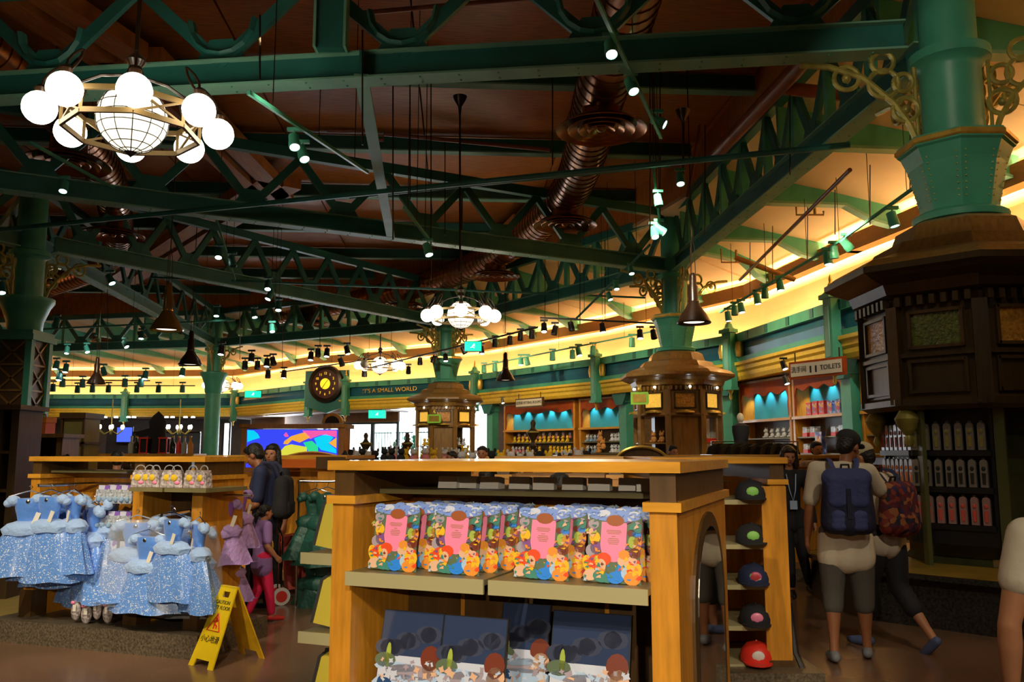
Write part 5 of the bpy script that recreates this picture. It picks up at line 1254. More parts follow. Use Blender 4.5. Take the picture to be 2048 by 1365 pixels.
# bar counter with bottles and a dark cloaked display figure
cb = at(300, 905, 17); o = thing('bar_counter', 'wooden display counter with bottles and red lanterns at left', 'counter', (cb.x, 17, 0)); MB().box((0, 0, 1.44), (2.0, 0.7, 0.06)).build('top', 'wood', o); MB().box((0, 0, 0.7), (1.9, 0.6, 1.42)).build('base', 'wood_dark', o)
fg = thing('cloaked_figure', 'tall black cloaked display figure on the far left counter', 'statue', (at(313, 905, 17).x, 17, 1.475))
m = MB(); m.lathe([(0.20, 0), (0.17, 0.3), (0.15, 0.5), (0.17, 0.62), (0.10, 0.74), (0.0, 0.84)], n=12); m.build('cloak', 'plush_k', fg, True); MB().ball((0, -0.04, 0.70), (0.06, 0.06, 0.08)).build('head', 'plush_k', fg, True)
m = MB(); m.slab([(-0.15, 0.5), (-0.42, 0.42), (-0.40, 0.30), (-0.15, 0.36)], -0.04, 0.04); m.build('arm', 'plush_k', fg)
M['bottle_k'] = mat('dark_glass', (0.02, 0.03, 0.02), 0.1); M['bottle_g'] = mat('pale_bottle', (0.35, 0.40, 0.36), 0.15)
def bottle(u, Y, z, lab, m_, s=1.0, lantern=False):
    p = at(u, 905, Y); o = thing('red_lantern' if lantern else 'bottle', lab, 'lantern' if lantern else 'bottle', (p.x, Y, z), 0, 'lanterns on the bar counter' if lantern else 'bottles on the bar counter')
    if lantern:
        m = MB(); 
        for sx in (-1, 1):
            for sy in (-1, 1): m.box((sx * 0.07, sy * 0.07, 0.15), (0.02, 0.02, 0.3))
        m.box((0, 0, 0.01), (0.18, 0.18, 0.02)); m.box((0, 0, 0.3), (0.18, 0.18, 0.03)); m.build('frame', 'red', o); MB().box((0, 0, 0.15), (0.12, 0.12, 0.26)).build('pane', 'plush_k', o)
    else:
        MB().lathe([(0.05 * s, 0), (0.05 * s, 0.16 * s), (0.018 * s, 0.22 * s), (0.018 * s, 0.28 * s)], n=12).build('body', m_, o, True); MB().lathe([(0.022 * s, 0.28 * s), (0.022 * s, 0.31 * s)], n=10).build('cap', 'gilt', o)
bottle(289, 16.8, 1.475, 'red framed lantern left of the cloaked figure', 'red', lantern=True); bottle(328, 16.8, 1.475, 'red framed lantern right of the cloaked figure', 'red', lantern=True)
for k, u in enumerate((262, 272, 345, 357, 368, 380)): bottle(u, 16.8, 1.475, 'bottle on the bar counter beside the lanterns, %s from the left' % ords[k], ('bottle_g', 'bottle_k', 'bottle_k', 'red', 'bottle_g', 'plush_o')[k], 1.1)
# ================================================================ GONDOLAS
class Frame:
    def __init__(s, x, y, deg): s.o = Vector((x, y, 0)); s.a = R(deg); s.r = Matrix.Rotation(s.a, 3, 'Z')
    def w(s, x, y, z=0): return s.o + s.r @ Vector((x, y, z))
def gondola(fr, W, Dp, lab, posts=((0, 0.1),), back=None, ends=True, plinth=0.2, top=1.465, solid=True, pt=0.10, open_gap=True, band_ends=0.14, by=None):
    """honey wood double sided shop counter, front along local x"""
    o = thing('shop_counter', lab, 'counter', fr.o, fr.a)
    MB().box((W / 2, Dp / 2, top - 0.02), (W + 0.04, Dp + 0.04, 0.04)).build('cap_board', 'wood_top', o)
    for x in (0, W):
        xx = x + (pt / 2 if x == 0 else -pt / 2)
        MB().box((xx, Dp / 2, 0.65), (pt, Dp, 1.3)).build('end_panel', 'wood', o)
        m = MB(); m.box((xx, Dp / 2, 1.375), (pt - 0.005, Dp - 0.01, 0.12)); m.build('dark_band', 'wood_dark', o)
        m = MB(); m.box((xx, Dp / 2, 1.303), (pt + 0.04, Dp + 0.04, 0.034)); m.build('moulding', 'wood_top', o)
    by = Dp / 2 if by is None else by
    MB().box((W / 2, by, 1.303), (W - 2 * pt - 0.04, 0.16, 0.034)).build('moulding', 'wood_top', o)
    MB().box((W / 2, by, 0.64), (W - 2 * pt, 0.14, 1.28)).build('back_panel', 'wood', o)
    if plinth: MB().box((W / 2, Dp / 2, plinth / 2), (W + 0.30, Dp + 0.36, plinth)).build('plinth', 'stone', o)
    return o
# ---- front counter
G1 = Frame(-0.754, 3.643, -22); W1, D1 = 1.45, 1.18
g1 = gondola(G1, W1, D1, 'large honey wood counter in front with pink cards and an arched mirror on its end', plinth=0)
# deeper back panel planes with grooves, shelves and dark lower back
m = MB()
for k in range(4): m.box((0.1 + 0.155 + k * 0.3125, D1 / 2 - 0.10, 1.14), (0.306, 0.02, 0.30))
for k in range(4): MB().box((0.1 + 0.155 + k * 0.3125, D1 / 2 - 0.10, 1.14), (0.306, 0.02, 0.30)).build('back_board', 'wood', g1)
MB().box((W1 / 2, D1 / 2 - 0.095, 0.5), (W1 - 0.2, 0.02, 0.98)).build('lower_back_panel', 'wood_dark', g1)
for k, (a_, b_) in enumerate(((0.10, 0.715), (0.735, 1.35))):
    s_ = MB().box(((a_ + b_) / 2, 0.24, 1.005), (b_ - a_, 0.56, 0.022)).build('shelf', 'shelf', g1)
    MB().box(((a_ + b_) / 2, -0.045, 0.99), (b_ - a_, 0.012, 0.055)).build('front_lip', 'shelf_edge', g1)
MB().box((W1 / 2, 0.24, 0.33), (W1 - 0.2, 0.56, 0.03)).build('shelf', 'shelf', g1)
MB().box((W1 / 2, D1 / 2 - 0.05, 1.33), (W1 - 0.2, 0.66, 0.02)).build('glass_tray', 'shelf', g1)
for sx in (0.38, 1.05):
    MB().box((sx, D1 / 2 - 0.10, 0.75), (0.018, 0.02, 0.44)).build('shelf_standard', 'wood', g1)
# arched mirror on right end
ya, yb = 0.30, 0.90
def arch(a0, b0, zt, zb_, n=14):
    c0 = (a0 + b0) / 2; r0 = (b0 - a0) / 2
    return [(a0, zb_), (b0, zb_)] + [(c0 + r0 * math.cos(PI * t / n), zt - r0 + r0 * math.sin(PI * t / n)) for t in range(n + 1)]
def slab_x(poly, x0, x1):
    m = MB(); n = len(poly); m.add([(x0, y, z) for y, z in poly] + [(x1, y, z) for y, z in poly], [tuple(range(n)), tuple(range(2 * n - 1, n - 1, -1))] + [((i + 1) % n, i, n + i, n + (i + 1) % n) for i in range(n)]); return m
slab_x(arch(0.24, 1.02, 1.25, 0.05), W1, W1 + 0.012).build('mirror_frame', 'wood_dark', g1)
slab_x(arch(0.31, 0.95, 1.19, 0.08), W1 + 0.012, W1 + 0.016).build('mirror', 'mirror', g1)
# left end: two shelves of yellow folders
for z in (1.045, 0.70, 0.36):
    MB().box((-0.15, 0.52, z - 0.015), (0.30, 0.62, 0.03)).build('side_shelf', 'shelf', g1)
    MB().box((-0.15, 0.205, z - 0.02), (0.30, 0.012, 0.05)).build('front_lip', 'shelf_edge', g1)
MB().box((-0.01, 0.52, 0.62), (0.02, 0.9, 1.2)).build('side_back_panel', 'wood_dark', g1)
fo_ = thing('yellow_folder', 'f', 'folder', (0, 0, -5))
MB().slab([(-0.07, 0), (0.07, 0), (0.075, 0.19), (0.03, 0.235), (-0.03, 0.235), (-0.075, 0.19)], -0.012, 0.012).build('case', mat('mustard_vinyl', (0.52, 0.40, 0.02), 0.45), fo_)
m = MB(); m.slab([(-0.082, 0), (-0.07, 0), (-0.075, 0.19), (-0.03, 0.235), (0.03, 0.235), (0.0, 0.25), (-0.04, 0.245), (-0.088, 0.19)], -0.02, 0.02); m.box((0, 0.03, 0.12), (0.15, 0.04, 0.22)); m.build('black_edging', 'black', fo_)
MB().ball((0.0, -0.014, 0.12), (0.014, 0.004, 0.007), n=8, m=5).build('clasp', 'black', fo_)
KIDS[fo_.name] = list(fo_.children); FO = Repeat(fo_)
for zi, z in enumerate((1.06, 0.715, 0.375)):
    for k in range(3):
        p = G1.w(-0.21 + k * 0.085, 0.30 + k * 0.10, z)
        o = FO.put(p, G1.a + R(8), 'mustard folder with black edging on the %s side shelf, %s from the aisle' % (('top', 'middle', 'lowest')[zi], ('first', 'second', 'third')[k]), 'mustard folders left of the front counter', 1.0)
        o.rotation_euler = (R(-12), R(10), G1.a + R(10))

# ---- die-cut picture cards
PC = [('sky', (0.22, 0.34, 0.80)), ('cloud', (0.62, 0.66, 0.82)), ('grn', (0.12, 0.17, 0.10)), ('seal', (0.36, 0.10, 0.03)), ('pnk', (0.95, 0.26, 0.46)), ('txt', (0.50, 0.20, 0.14)), ('yel', (0.88, 0.52, 0.02)), ('org', (0.85, 0.30, 0.04)),
      ('red', (0.85, 0.08, 0.02)), ('crm', (0.80, 0.48, 0.32)), ('tea', (0.06, 0.25, 0.20)), ('blu', (0.03, 0.25, 0.85)), ('lbl', (0.45, 0.60, 0.85)), ('pur', (0.24, 0.09, 0.30)), ('lim', (0.40, 0.50, 0.08)), ('brn', (0.20, 0.04, 0.02)), ('grey', (0.40, 0.33, 0.40))]
PI_ = {}
for i, (n_, c_) in enumerate(PC): M['pc_' + n_] = mat('print_' + n_, c_, 0.32); PI_[n_] = i
PM = ['pc_' + n_ for n_, _ in PC]
def blob(m, x, z, rx, rz, c, y, n=10, t=0.0, jag=0.0):
    ct, st = math.cos(t), math.sin(t); pts = []
    for i in range(n):
        a = -2 * PI * i / n; k = 1 + jag * (1 if i % 2 else -1); px_, pz_ = rx * k * math.cos(a), rz * k * math.sin(a)
        pts.append((x + px_ * ct - pz_ * st, z + px_ * st + pz_ * ct))
    m.add([(a, y, b) for a, b in pts], [tuple(range(n))], PI_[c])
cd = thing('picture_card', 'c', 'card', (0, 0, -5))
wv = [(-0.115, 0), (0.115, 0), (0.105, 0.12), (0.11, 0.30)] + [(0.10 - 0.2 * t / 12, 0.325 + 0.012 * math.sin(t * 1.9)) for t in range(13)] + [(-0.105, 0.28), (-0.10, 0.13)]
m = MB(); m.slab(wv, 0, 0.006, PI_['grn']); yy = -0.001
blob(m, 0, 0.305, 0.107, 0.028, 'sky', yy, 24); yy -= 0.0006
for x in (-0.085, -0.04, 0.035, 0.08): blob(m, x, 0.315, 0.024, 0.016, 'cloud' if x * 1000 % 2 < 1 else 'sky', yy, 10)
yy -= 0.0006
for (x, z, rx, rz, c) in ((-0.082, 0.262, .022, .022, 'grey'), (-0.085, 0.225, .017, .02, 'crm'), (-0.075, 0.20, .022, .028, 'yel'), (-0.07, 0.155, .022, .03, 'pur'), (-0.09, 0.14, .02, .028, 'grey'), (0.085, 0.255, .024, .022, 'tea'), (0.07, 0.23, .018, .016, 'brn'), (0.09, 0.225, .018, .016, 'blu'),
                        (0.078, 0.19, .02, .03, 'lim'), (0.095, 0.185, .016, .035, 'org'), (0.085, 0.14, .024, .025, 'brn'), (0.065, 0.12, .016, .02, 'crm')): blob(m, x, z, rx, rz, c, yy, 12)
yy -= 0.0006
m.add([(a, yy, b) for a, b in ((-0.045, 0.13), (-0.052, 0.17), (-0.05, 0.275), (0.052, 0.275), (0.05, 0.17), (0.035, 0.10), (0.0, 0.092), (-0.02, 0.10))][::-1], [tuple(range(8))], PI_['pnk']); yy -= 0.0006
blob(m, 0.004, 0.283, 0.036, 0.026, 'seal', yy, 14)
for z, hw in ((0.235, .028), (0.228, .03), (0.221, .024), (0.208, .008), (0.198, .02), (0.190, .024), (0.182, .022), (0.174, .018)):
    m.add([(-hw, yy, z), (hw, yy, z), (hw, yy, z + 0.004), (-hw, yy, z + 0.004)][::-1], [(0, 1, 2, 3)], PI_['txt'])
yy -= 0.0006
for (x, z, rx, rz, c, t) in ((-0.095, 0.075, .022, .045, 'yel', .3), (-0.065, 0.09, .032, .034, 'red', .5), (-0.035, 0.105, .03, .03, 'red', -.3), (-0.045, 0.075, .02, .03, 'crm', 0), (-0.085, 0.03, .03, .026, 'crm', .4), (-0.045, 0.025, .032, .026, 'tea', -.4), (0.0, 0.065, .022, .03, 'grn', 0),
                           (0.015, 0.025, .034, .028, 'blu', .2), (0.035, 0.07, .018, .035, 'blu', -.5), (0.045, 0.10, .026, .024, 'crm', 0), (0.045, 0.13, .022, .022, 'org', 0), (0.055, 0.05, .02, .03, 'lbl', 0), (0.085, 0.065, .032, .04, 'yel', 0), (0.08, 0.025, .034, .03, 'org', 0), (0.085, 0.10, .015, .018, 'crm', 0)): blob(m, x, z, rx, rz, c, yy, 12, t); yy -= 0.0002
rn = random.Random(4)
for k in range(150):
    x, z = rn.uniform(-.108, .108), rn.uniform(.006, .33)
    if abs(x) < .052 and .085 < z < .30: continue
    pal = ('sky', 'cloud', 'lbl', 'sky') if z > .29 else (('grn', 'tea', 'grey', 'brn', 'crm', 'lim', 'pur') if z > .21 else (('yel', 'org', 'brn', 'crm', 'pur', 'red', 'lim') if z > .1 else ('yel', 'org', 'red', 'crm', 'blu', 'tea', 'lbl', 'brn')))
    blob(m, x, z, rn.uniform(.004, .011), rn.uniform(.004, .012), rn.choice(pal), yy - .0004 - k * .000004, 7, rn.uniform(0, 3), .3)
m.build('printed_card', PM, cd, fix=False)
MB().box((0, 0.03, 0.012), (0.14, 0.06, 0.003)).build('card_foot', 'white', cd)
KIDS[cd.name] = list(cd.children); CD = Repeat(cd)
spots = []
for bay, (xs, nm) in enumerate((((0.245, 0.525), 'left'), ((0.895, 1.175), 'right'))):
    for si, x in enumerate(xs):
        for k in range(4):
            spots.append((x + 0.035 * k, 0.04 + 0.105 * k, bay, si, k, nm))
for x, y, bay, si, k, nm in spots:
    o = CD.put(G1.w(x + 0.02, y, 1.02), G1.a, 'colourful pink centred picture card, %s in the %s stack of the %s shelf' % (('front', 'second', 'third', 'rearmost')[k], ('left', 'right')[si], nm), 'picture cards on the front counter', (0.95, 1, 0.80))
    o.rotation_euler = (R(-7), R(2), G1.a + R(4))
# ---- big picture boards leaning below
def board(nm, lab, x, y, wd, h, z, sky=True, plain=False):
    o = thing('picture_board', lab, 'picture', G1.w(x, y, z), G1.a, 'large picture boards under the front shelf'); o.rotation_euler = (R(-14), 0, G1.a)
    MB().box((wd / 2, 0.012, h / 2), (wd, 0.022, h)).build('board', 'black' if not plain else 'ink', o)
    m = MB(); Y0 = -0.001
    q = lambda x0, z0, x1, z1, c: m.add([(x0, Y0, z0), (x1, Y0, z0), (x1, Y0, z1), (x0, Y0, z1)][::-1], [(0, 1, 2, 3)], PI_[c])
    q(0.004, 0.004, wd - 0.004, h * 0.64, 'cloud'); q(0.004, h * 0.64, wd - 0.004, h - 0.004, 'dusk'); Y0 -= .0006
    for k in range(7): blob(m, wd * (0.1 + 0.8 * ((k * 37) % 11) / 10), h * (0.7 + 0.06 * (k % 3)), .05, .035, 'dusk2', Y0, 10)
    Y0 -= .0006
    for (fx, fz, rx, rz, c) in ((.12, .60, .05, .03, 'grn'), (.16, .64, .012, .05, 'lim'), (.85, .64, .045, .05, 'brn'), (.88, .55, .04, .04, 'crm'), (.3, .55, .1, .02, 'lbl'), (.55, .52, .12, .03, 'grey'), (.5, .42, .16, .04, 'lbl')): blob(m, wd * fx, h * fz, rx, rz, c, Y0, 12)
    Y0 -= .0006
    for (fx, fz, rx, rz, c) in ((.15, .42, .035, .035, 'blu2'), (.15, .38, .02, .022, 'crm'), (.1, .28, .05, .04, 'red'), (.17, .24, .025, .03, 'crm'), (.25, .16, .05, .045, 'yel'), (.3, .12, .03, .03, 'crm'), (.5, .2, .035, .035, 'brn'), (.5, .12, .03, .04, 'crm'), (.68, .14, .04, .04, 'yel'), (.9, .32, .035, .05, 'yel'), (.82, .17, .035, .05, 'org'), (.88, .08, .05, .05, 'grn'), (.4, .04, .05, .04, 'lbl'), (.1, .05, .05, .05, 'red'), (.7, .03, .06, .03, 'yel')): blob(m, wd * fx, h * fz, rx, rz, c, Y0, 12); Y0 -= .0002
    rn = random.Random(len(lab))
    for k in range(110):
        fx, fz = rn.uniform(.03, .97), rn.uniform(.02, .60)
        pal = ('grey', 'cloud', 'lbl', 'cloud', 'crm') if fz > .36 else ('yel', 'red', 'crm', 'org', 'brn', 'lbl', 'grn', 'cloud')
        blob(m, wd * fx, h * fz, rn.uniform(.006, .018), rn.uniform(.005, .016), rn.choice(pal), Y0 - .0004 - k * .000004, 8, rn.uniform(0, 3), .3)
    m.build('printed_face', PM2, o, fix=False)
for n_, c_ in (('dusk', (0.035, 0.055, 0.13)), ('dusk2', (0.060, 0.070, 0.125)), ('blu2', (0.03, 0.08, 0.22))): M['pc_' + n_] = mat('print_' + n_, c_, 0.15); PI_[n_] = len(PM); PM.append('pc_' + n_)
PM2 = PM
board('a', 'large dusk sky picture board at the left end below the cards', 0.155, 0.06, 0.285, 0.50, 0.35)
board('b', 'large dusk sky picture board in the middle below the cards', 0.445, 0.05, 0.285, 0.50, 0.35)
board('c', 'large dusk sky picture board with black frame at the right end below the cards', 0.90, 0.10, 0.32, 0.54, 0.35)
board('d', 'slim picture board edge standing behind the middle board', 0.60, 0.30, 0.22, 0.52, 0.35)
# ---- boxes standing in the counter opening
wbl = spot_light('track_or_fill_spot', (0.6, 13.0, 4.2), (0, 3.9, 1.36), 14 * SPOT_W, 9)  # fill spot added behind the counter to brighten the boxes
wb = thing('headband_box', 'b', 'box', (0, 0, -5))
m = MB(); m.add([(-.045, -.03, 0), (.045, -.03, 0), (.045, .03, 0), (-.045, .03, 0), (-.045, -.02, .034), (.045, -.02, .034), (.045, .03, .030), (-.045, .03, .030)], [(3, 2, 1, 0), (4, 5, 6, 7), (0, 1, 5, 4), (1, 2, 6, 5), (2, 3, 7, 6), (3, 0, 4, 7)]); m.build('tray', 'white', wb)
m = MB(); m.add([(-.042, -.018, .0345), (.042, -.018, .0345), (.042, .028, .0312), (-.042, .028, .0312)], [(0, 1, 2, 3)]); m.build('pink_lid', mat('pale_pink_lid', (0.85, 0.45, 0.45), 0.4), wb); KIDS[wb.name] = list(wb.children); WB = Repeat(wb)
for k, x in enumerate((0.42, 0.50, 0.62, 0.74, 0.86, 0.98, 1.10, 1.22, 1.30)):
    WB.put(G1.w(x - 0.02, 0.30 + 0.03 * (k % 2), 1.345), G1.a + R(random.uniform(-8, 8)), 'small white tray box with pink lid in the counter opening, %s from the left' % ords[k], 'small white tray boxes', (1, 1, 1.5))

# ---- cap gondola right of the front counter
G2 = Frame(0.95, 5.75, 0); g2 = gondola(G2, 0.87, 1.6, 'honey wood cap counter behind the front counter, its post facing the aisle', plinth=0.12)
for z in (1.17, 0.88, 0.62, 0.36, 0.12): MB().box((0.42, 0.30, z), (0.66, 0.62, 0.03)).build('shelf', 'shelf_edge', g2)
MB().box((0.79, -0.004, 0.70), (0.165, 0.02, 1.15)).build('post_face', 'wood', g2); MB().box((0.79, -0.01, 0.08), (0.2, 0.04, 0.16)).build('post_base', 'wood_dark', g2)
m = MB(); m.tube([(0.90, 0.1, 0.5), (0.90, 0.0, 0.2), (0.93, -0.05, 0.1), (1.0, -0.1, 0.06)], 0.02, 6); m.build('iron_scroll', 'black', g2, True)
def cap(loc, rz, lab, m_, art=None, grp='caps on the counter shelves', s=1.0):
    o = thing('baseball_cap', lab, 'cap', loc, rz, grp); o.scale = (s,) * 3
    MB().lathe([(0.092, 0), (0.094, 0.03), (0.085, 0.065), (0.06, 0.095), (0.02, 0.108), (0, 0.109)], n=18, caps=False).build('crown', m_, o, True)
    m = MB(); pts = [(-0.075, -0.05), (0.075, -0.05)] + [(0.08 * math.cos(t * PI / 8), -0.06 - 0.10 * math.sin(t * PI / 8)) for t in range(9)]
    m.prism([(x, y) for x, y in pts[2:]], 0.0, 0.008); m.build('brim', m_, o)
    MB().ball((0, 0, 0.11), 0.008, n=6, m=4).build('button', m_, o)
    if art: m = MB(); m.ball((0, -0.088, 0.045), (0.035, 0.008, 0.028), n=10, m=6); m.build('badge', art, o, True)
M['lime'] = mat('lime_badge', (0.25, 0.6, 0.12), 0.5)
for (x, y, z, lab, c, art) in ((0.66, 0.06, 1.19, 'black cap with lime badge on the top cap shelf', 'black_cloth', 'lime'), (0.66, 0.08, 0.90, 'black cap with lime badge on the second cap shelf', 'plush_k', 'lime'), (0.66, 0.06, 0.64, 'navy cap with red and blue star badge on the third cap shelf', 'navy', 'print_mix'), (0.66, 0.06, 0.38, 'black cap with bright flower print on the fourth cap shelf', 'black_cloth', 'pink'), (0.66, 0.06, 0.14, 'red cap with white badge on the lowest cap shelf', 'red', 'white')):
    cap(G2.w(x, y, z), R(-10), lab, c, art, s=1.15)
# ---- long low counters farther back
G4 = Frame(0.6, 10.2, 3); g4 = gondola(G4, 3.6, 1.0, 'long honey wood counter across the middle, its top level with the front one', plinth=0.15)
G6 = Frame(-0.12, 7.0, -5); g6 = gondola(G6, 1.0, 0.9, 'honey wood counter seen through the opening of the front counter', plinth=0.15)
G7 = Frame(2.9, 8.9 + 3.4, 0); g7 = gondola(G7, 2.6, 0.8, 'counter with red boxed toys behind the woman in black', plinth=0.15)
for k in range(7): BXR.put(G7.w(0.3 + 0.27 * k, 0.1, 0.95), 0, 'red printed toy box on the counter behind the woman in black, %s' % ords[k], 'red boxes behind the woman in black', 1.1)
MB().box((1.3, 0.2, 0.93), (2.3, 0.4, 0.03)).build('shelf', 'shelf', g7)
# ---- gondola behind the man in navy
G5 = Frame(-3.55, 9.6, -8); g5 = gondola(G5, 1.75, 1.0, 'honey wood counter behind the man in navy', plinth=0.15)
MB().box((1.60, -0.02, 1.385), (0.32, 0.08, 0.13)).build('dark_block', 'wood_dark', g5); MB().box((1.60, 0.0, 0.65), (0.30, 0.06, 1.28)).build('post_face', 'wood', g5)

# ---- dress gondola
G3 = Frame(-4.02, 7.20, -19); W3, D3 = 1.74, 0.50
g3 = gondola(G3, W3, D3, 'honey wood counter on a stone plinth hung with blue dresses', plinth=0.17, by=0.42)
MB().box((1.12, 0.25, 0.72), (0.10, 0.5, 1.16)).build('centre_post', 'wood', g3)
MB().box((1.12, 0.25, 1.375), (0.10, 0.5, 0.12)).build('dark_band', 'wood_dark', g3); MB().box((1.12, 0.25, 1.303), (0.14, 0.54, 0.034)).build('moulding', 'wood_top', g3)
MB().box((1.41, 0.33, 0.72), (0.50, 0.02, 1.10)).build('lower_back_panel', 'wood_dark', g3)
for (a_, b_) in ((0.0, 0.1), (1.07, 1.17), (1.64, 1.74)): MB().box(((a_ + b_) / 2, 0.05, 0.27), (0.13, 0.14, 0.22)).build('post_base', 'wood_dark', g3)
for (a_, b_) in ((1.18, 1.50), (1.52, 1.90)): MB().box(((a_ + b_) / 2, 0.08, 1.215), (b_ - a_, 0.50, 0.03)).build('shelf', 'shelf', g3)
MB().box((0.5, 0.30, 1.34), (0.8, 0.4, 0.02)).build('glass_tray', 'shelf', g3)
MB().tube([(0.40, 0.36, 1.235), (0.32, -0.22, 1.235)], 0.013, 8).build('garment_rail', 'chrome', g3, True)
MB().tube([(1.05, 0.34, 1.235), (0.30, 0.34, 1.235)], 0.010, 8).build('garment_rail', 'chrome', g3, True)
MB().tube([(1.62, 0.33, 1.06), (1.62, -0.30, 1.04)], 0.013, 8).build('garment_rail', 'chrome', g3, True)
for z in (1.20, 1.0, 0.78): MB().tube([(0.78, 0.34, z), (0.78, 0.02, z)], 0.006, 6).build('peg', 'chrome', g3, True); MB().tube([(0.96, 0.34, z), (0.96, 0.02, z)], 0.006, 6).build('peg', 'chrome', g3, True)

M['dress_blue'] = mat('sky_blue_satin', (0.10, 0.27, 0.78), 0.35, sheen=0.4, bump=0.5, scale=14)
M['dress_glit'] = ramp_mat('glittering_blue_tulle', [(0.13, 0.31, 0.80), (0.17, 0.36, 0.85), (0.10, 0.27, 0.74), (0.15, 0.33, 0.80), (0.12, 0.29, 0.76), (0.19, 0.38, 0.86), (0.11, 0.27, 0.72), (0.14, 0.33, 0.82), (0.80, 0.84, 0.95)], 150, 0.28, bump=0.5)
M['dress_tulle'] = mat('pale_blue_tulle', (0.36, 0.54, 0.90), 0.6, sheen=0.5, bump=0.7, scale=30)
M['lilac_satin'] = mat('lilac_satin', (0.32, 0.14, 0.60), 0.4, bump=0.6, scale=18); M['lilac_tulle'] = mat('lilac_tulle', (0.52, 0.34, 0.75), 0.6, bump=0.6, scale=30)
M['green_satin'] = mat('dark_green_satin', (0.02, 0.10, 0.075), 0.45, bump=0.6, scale=18)
def ell(m, prof, seed, mi=0, n=28, flut=0.0, cx=0.0, cy=0.0, ysq=0.5):
    rnd = random.Random(seed); ph = rnd.uniform(0, 6); ph2 = rnd.uniform(0, 6); vs = []
    for j, (r_, z) in enumerate(prof):
        t = j / max(1, len(prof) - 1)
        for i in range(n):
            a = 2 * PI * i / n; k = 1 + flut * t * (0.6 * math.sin(7 * a + ph) + 0.4 * math.sin(11 * a + ph2))
            vs.append((cx + r_ * k * math.cos(a), cy + ysq * r_ * k * math.sin(a), z + flut * 0.05 * t * math.sin(5 * a + ph)))
    fs = [(j * n + i, j * n + (i + 1) % n, (j + 1) * n + (i + 1) % n, (j + 1) * n + i) for j in range(len(prof) - 1) for i in range(n)]
    fs.append(tuple(range(n))); m.add(vs, fs, mi)
def dress(seed, cols=('dress_blue', 'dress_glit', 'dress_tulle'), L=0.80, bag=False):
    """hanging child's gown; origin at the hanger hook"""
    o = thing('gown', 'd', 'dress', (0, 0, -5))
    m = MB(); m.tube([(0, 0, 0.0), (0.012, 0, 0.02), (0, 0, 0.035), (-0.012, 0, 0.025)], 0.003, 5); m.tube([(-0.15, 0, -0.06), (0, 0, -0.01), (0.15, 0, -0.06)], 0.006, 6); m.build('hanger', 'chrome', o, True)
    m = MB(); ell(m, [(0.10, -0.075), (0.105, -0.10), (0.10, -0.16), (0.085, -0.22), (0.078, -0.26), (0.085, -0.28)], seed, ysq=0.55); m.build('bodice', cols[0], o, True)
    for sx in (-1, 1):
        m = MB(); m.ball((sx * 0.115, 0, -0.095), (0.055, 0.05, 0.045), n=12, m=8); m.ball((sx * 0.15, 0.0, -0.115), (0.035, 0.04, 0.035), n=10, m=7)
        m.build('puff_sleeve', cols[2], o, True)
    m = MB(); ell(m, [(0.085, -0.27), (0.14, -0.31), (0.20, -0.45), (0.27, -0.62), (0.315, -L)], seed, flut=0.16, ysq=0.42); m.build('skirt', cols[1], o, True)
    m = MB(); ell(m, [(0.085, -0.265), (0.15, -0.285), (0.19, -0.33), (0.165, -0.38), (0.10, -0.36)], seed + 3, flut=0.12, ysq=0.55); m.build('peplum', cols[2], o, True)
    MB().ball((0, -0.058, -0.10), (0.016, 0.006, 0.02), n=8, m=6).build('brooch', 'chrome', o, True)
    m = MB(); m.box((0.07, -0.08, -0.24), (0.035, 0.003, 0.10), rot=Euler((0, R(18), 0)).to_matrix()); m.build('price_tag', 'paper', o)
    if bag:
        m = MB(); ell(m, [(0.17, -0.05), (0.21, -0.2), (0.24, -0.5), (0.25, -L - 0.03)], seed, flut=0.05, ysq=0.5); m.build('plastic_cover', 'clear', o, True)
    KIDS[o.name] = list(o.children); return o
D1_, D2_, D3_ = Repeat(dress(1)), Repeat(dress(5, L=0.72)), Repeat(dress(9, L=0.70, bag=True))
P_ = Repeat(dress(11, ('lilac_satin', 'lilac_tulle', 'lilac_tulle'), L=0.62)); Gn = Repeat(dress(13, ('green_satin', 'green_satin', 'green_satin'), L=0.7))
ds = [(D2_, 0.00, -0.24, 1.205, 34, 0.93, 'sky blue glitter gown at the outer left end of the left rail'), (D1_, 0.20, -0.20, 1.215, 8, 0.90, 'sky blue glitter gown facing front, second from the left'),
      (D2_, 0.36, -0.10, 1.215, -20, 0.9, 'sky blue glitter gown with white tag, third from the left'), (D1_, 0.46, 0.04, 1.13, -32, 1.0, 'long sky blue glitter gown hanging low, fourth from the left'),
      (D2_, 0.56, 0.12, 1.18, -55, 0.95, 'sky blue gown seen edge on beside the slipper packs'), (D1_, 0.10, 0.06, 1.20, 20, 0.98, 'sky blue gown half hidden at the back of the left rail'), (D1_, 0.30, 0.16, 1.10, -10, 1.05, 'long sky blue gown behind the left rail gowns')]
for rp, x, y, z, a, s, lab in ds: rp.put(G3.w(x * .85 + 0.27, y, z), G3.a + R(a), lab, 'sky blue gowns on the left rail', (s * 1.1, s, s))
ds = [(D3_, 1.06, -0.20, 1.03, 30, 0.92, 'plastic covered sky blue gown at the left of the right rail'), (D2_, 1.24, -0.26, 0.93, 6, 0.85, 'sky blue gown hanging low in front on the right rail'),
      (D1_, 1.50, -0.28, 1.06, -5, 0.80, 'sky blue gown with square neck and white tag in front on the right rail'), (D3_, 1.42, 0.02, 0.98, 14, 1.0, 'plastic covered long gown at the back of the right rail'),
      (D1_, 1.68, -0.20, 1.03, -35, 0.85, 'sky blue gown swinging out at the right end of the counter'), (D2_, 1.22, 0.0, 1.05, 18, 0.95, 'sky blue gown tucked between the plastic covered ones')]
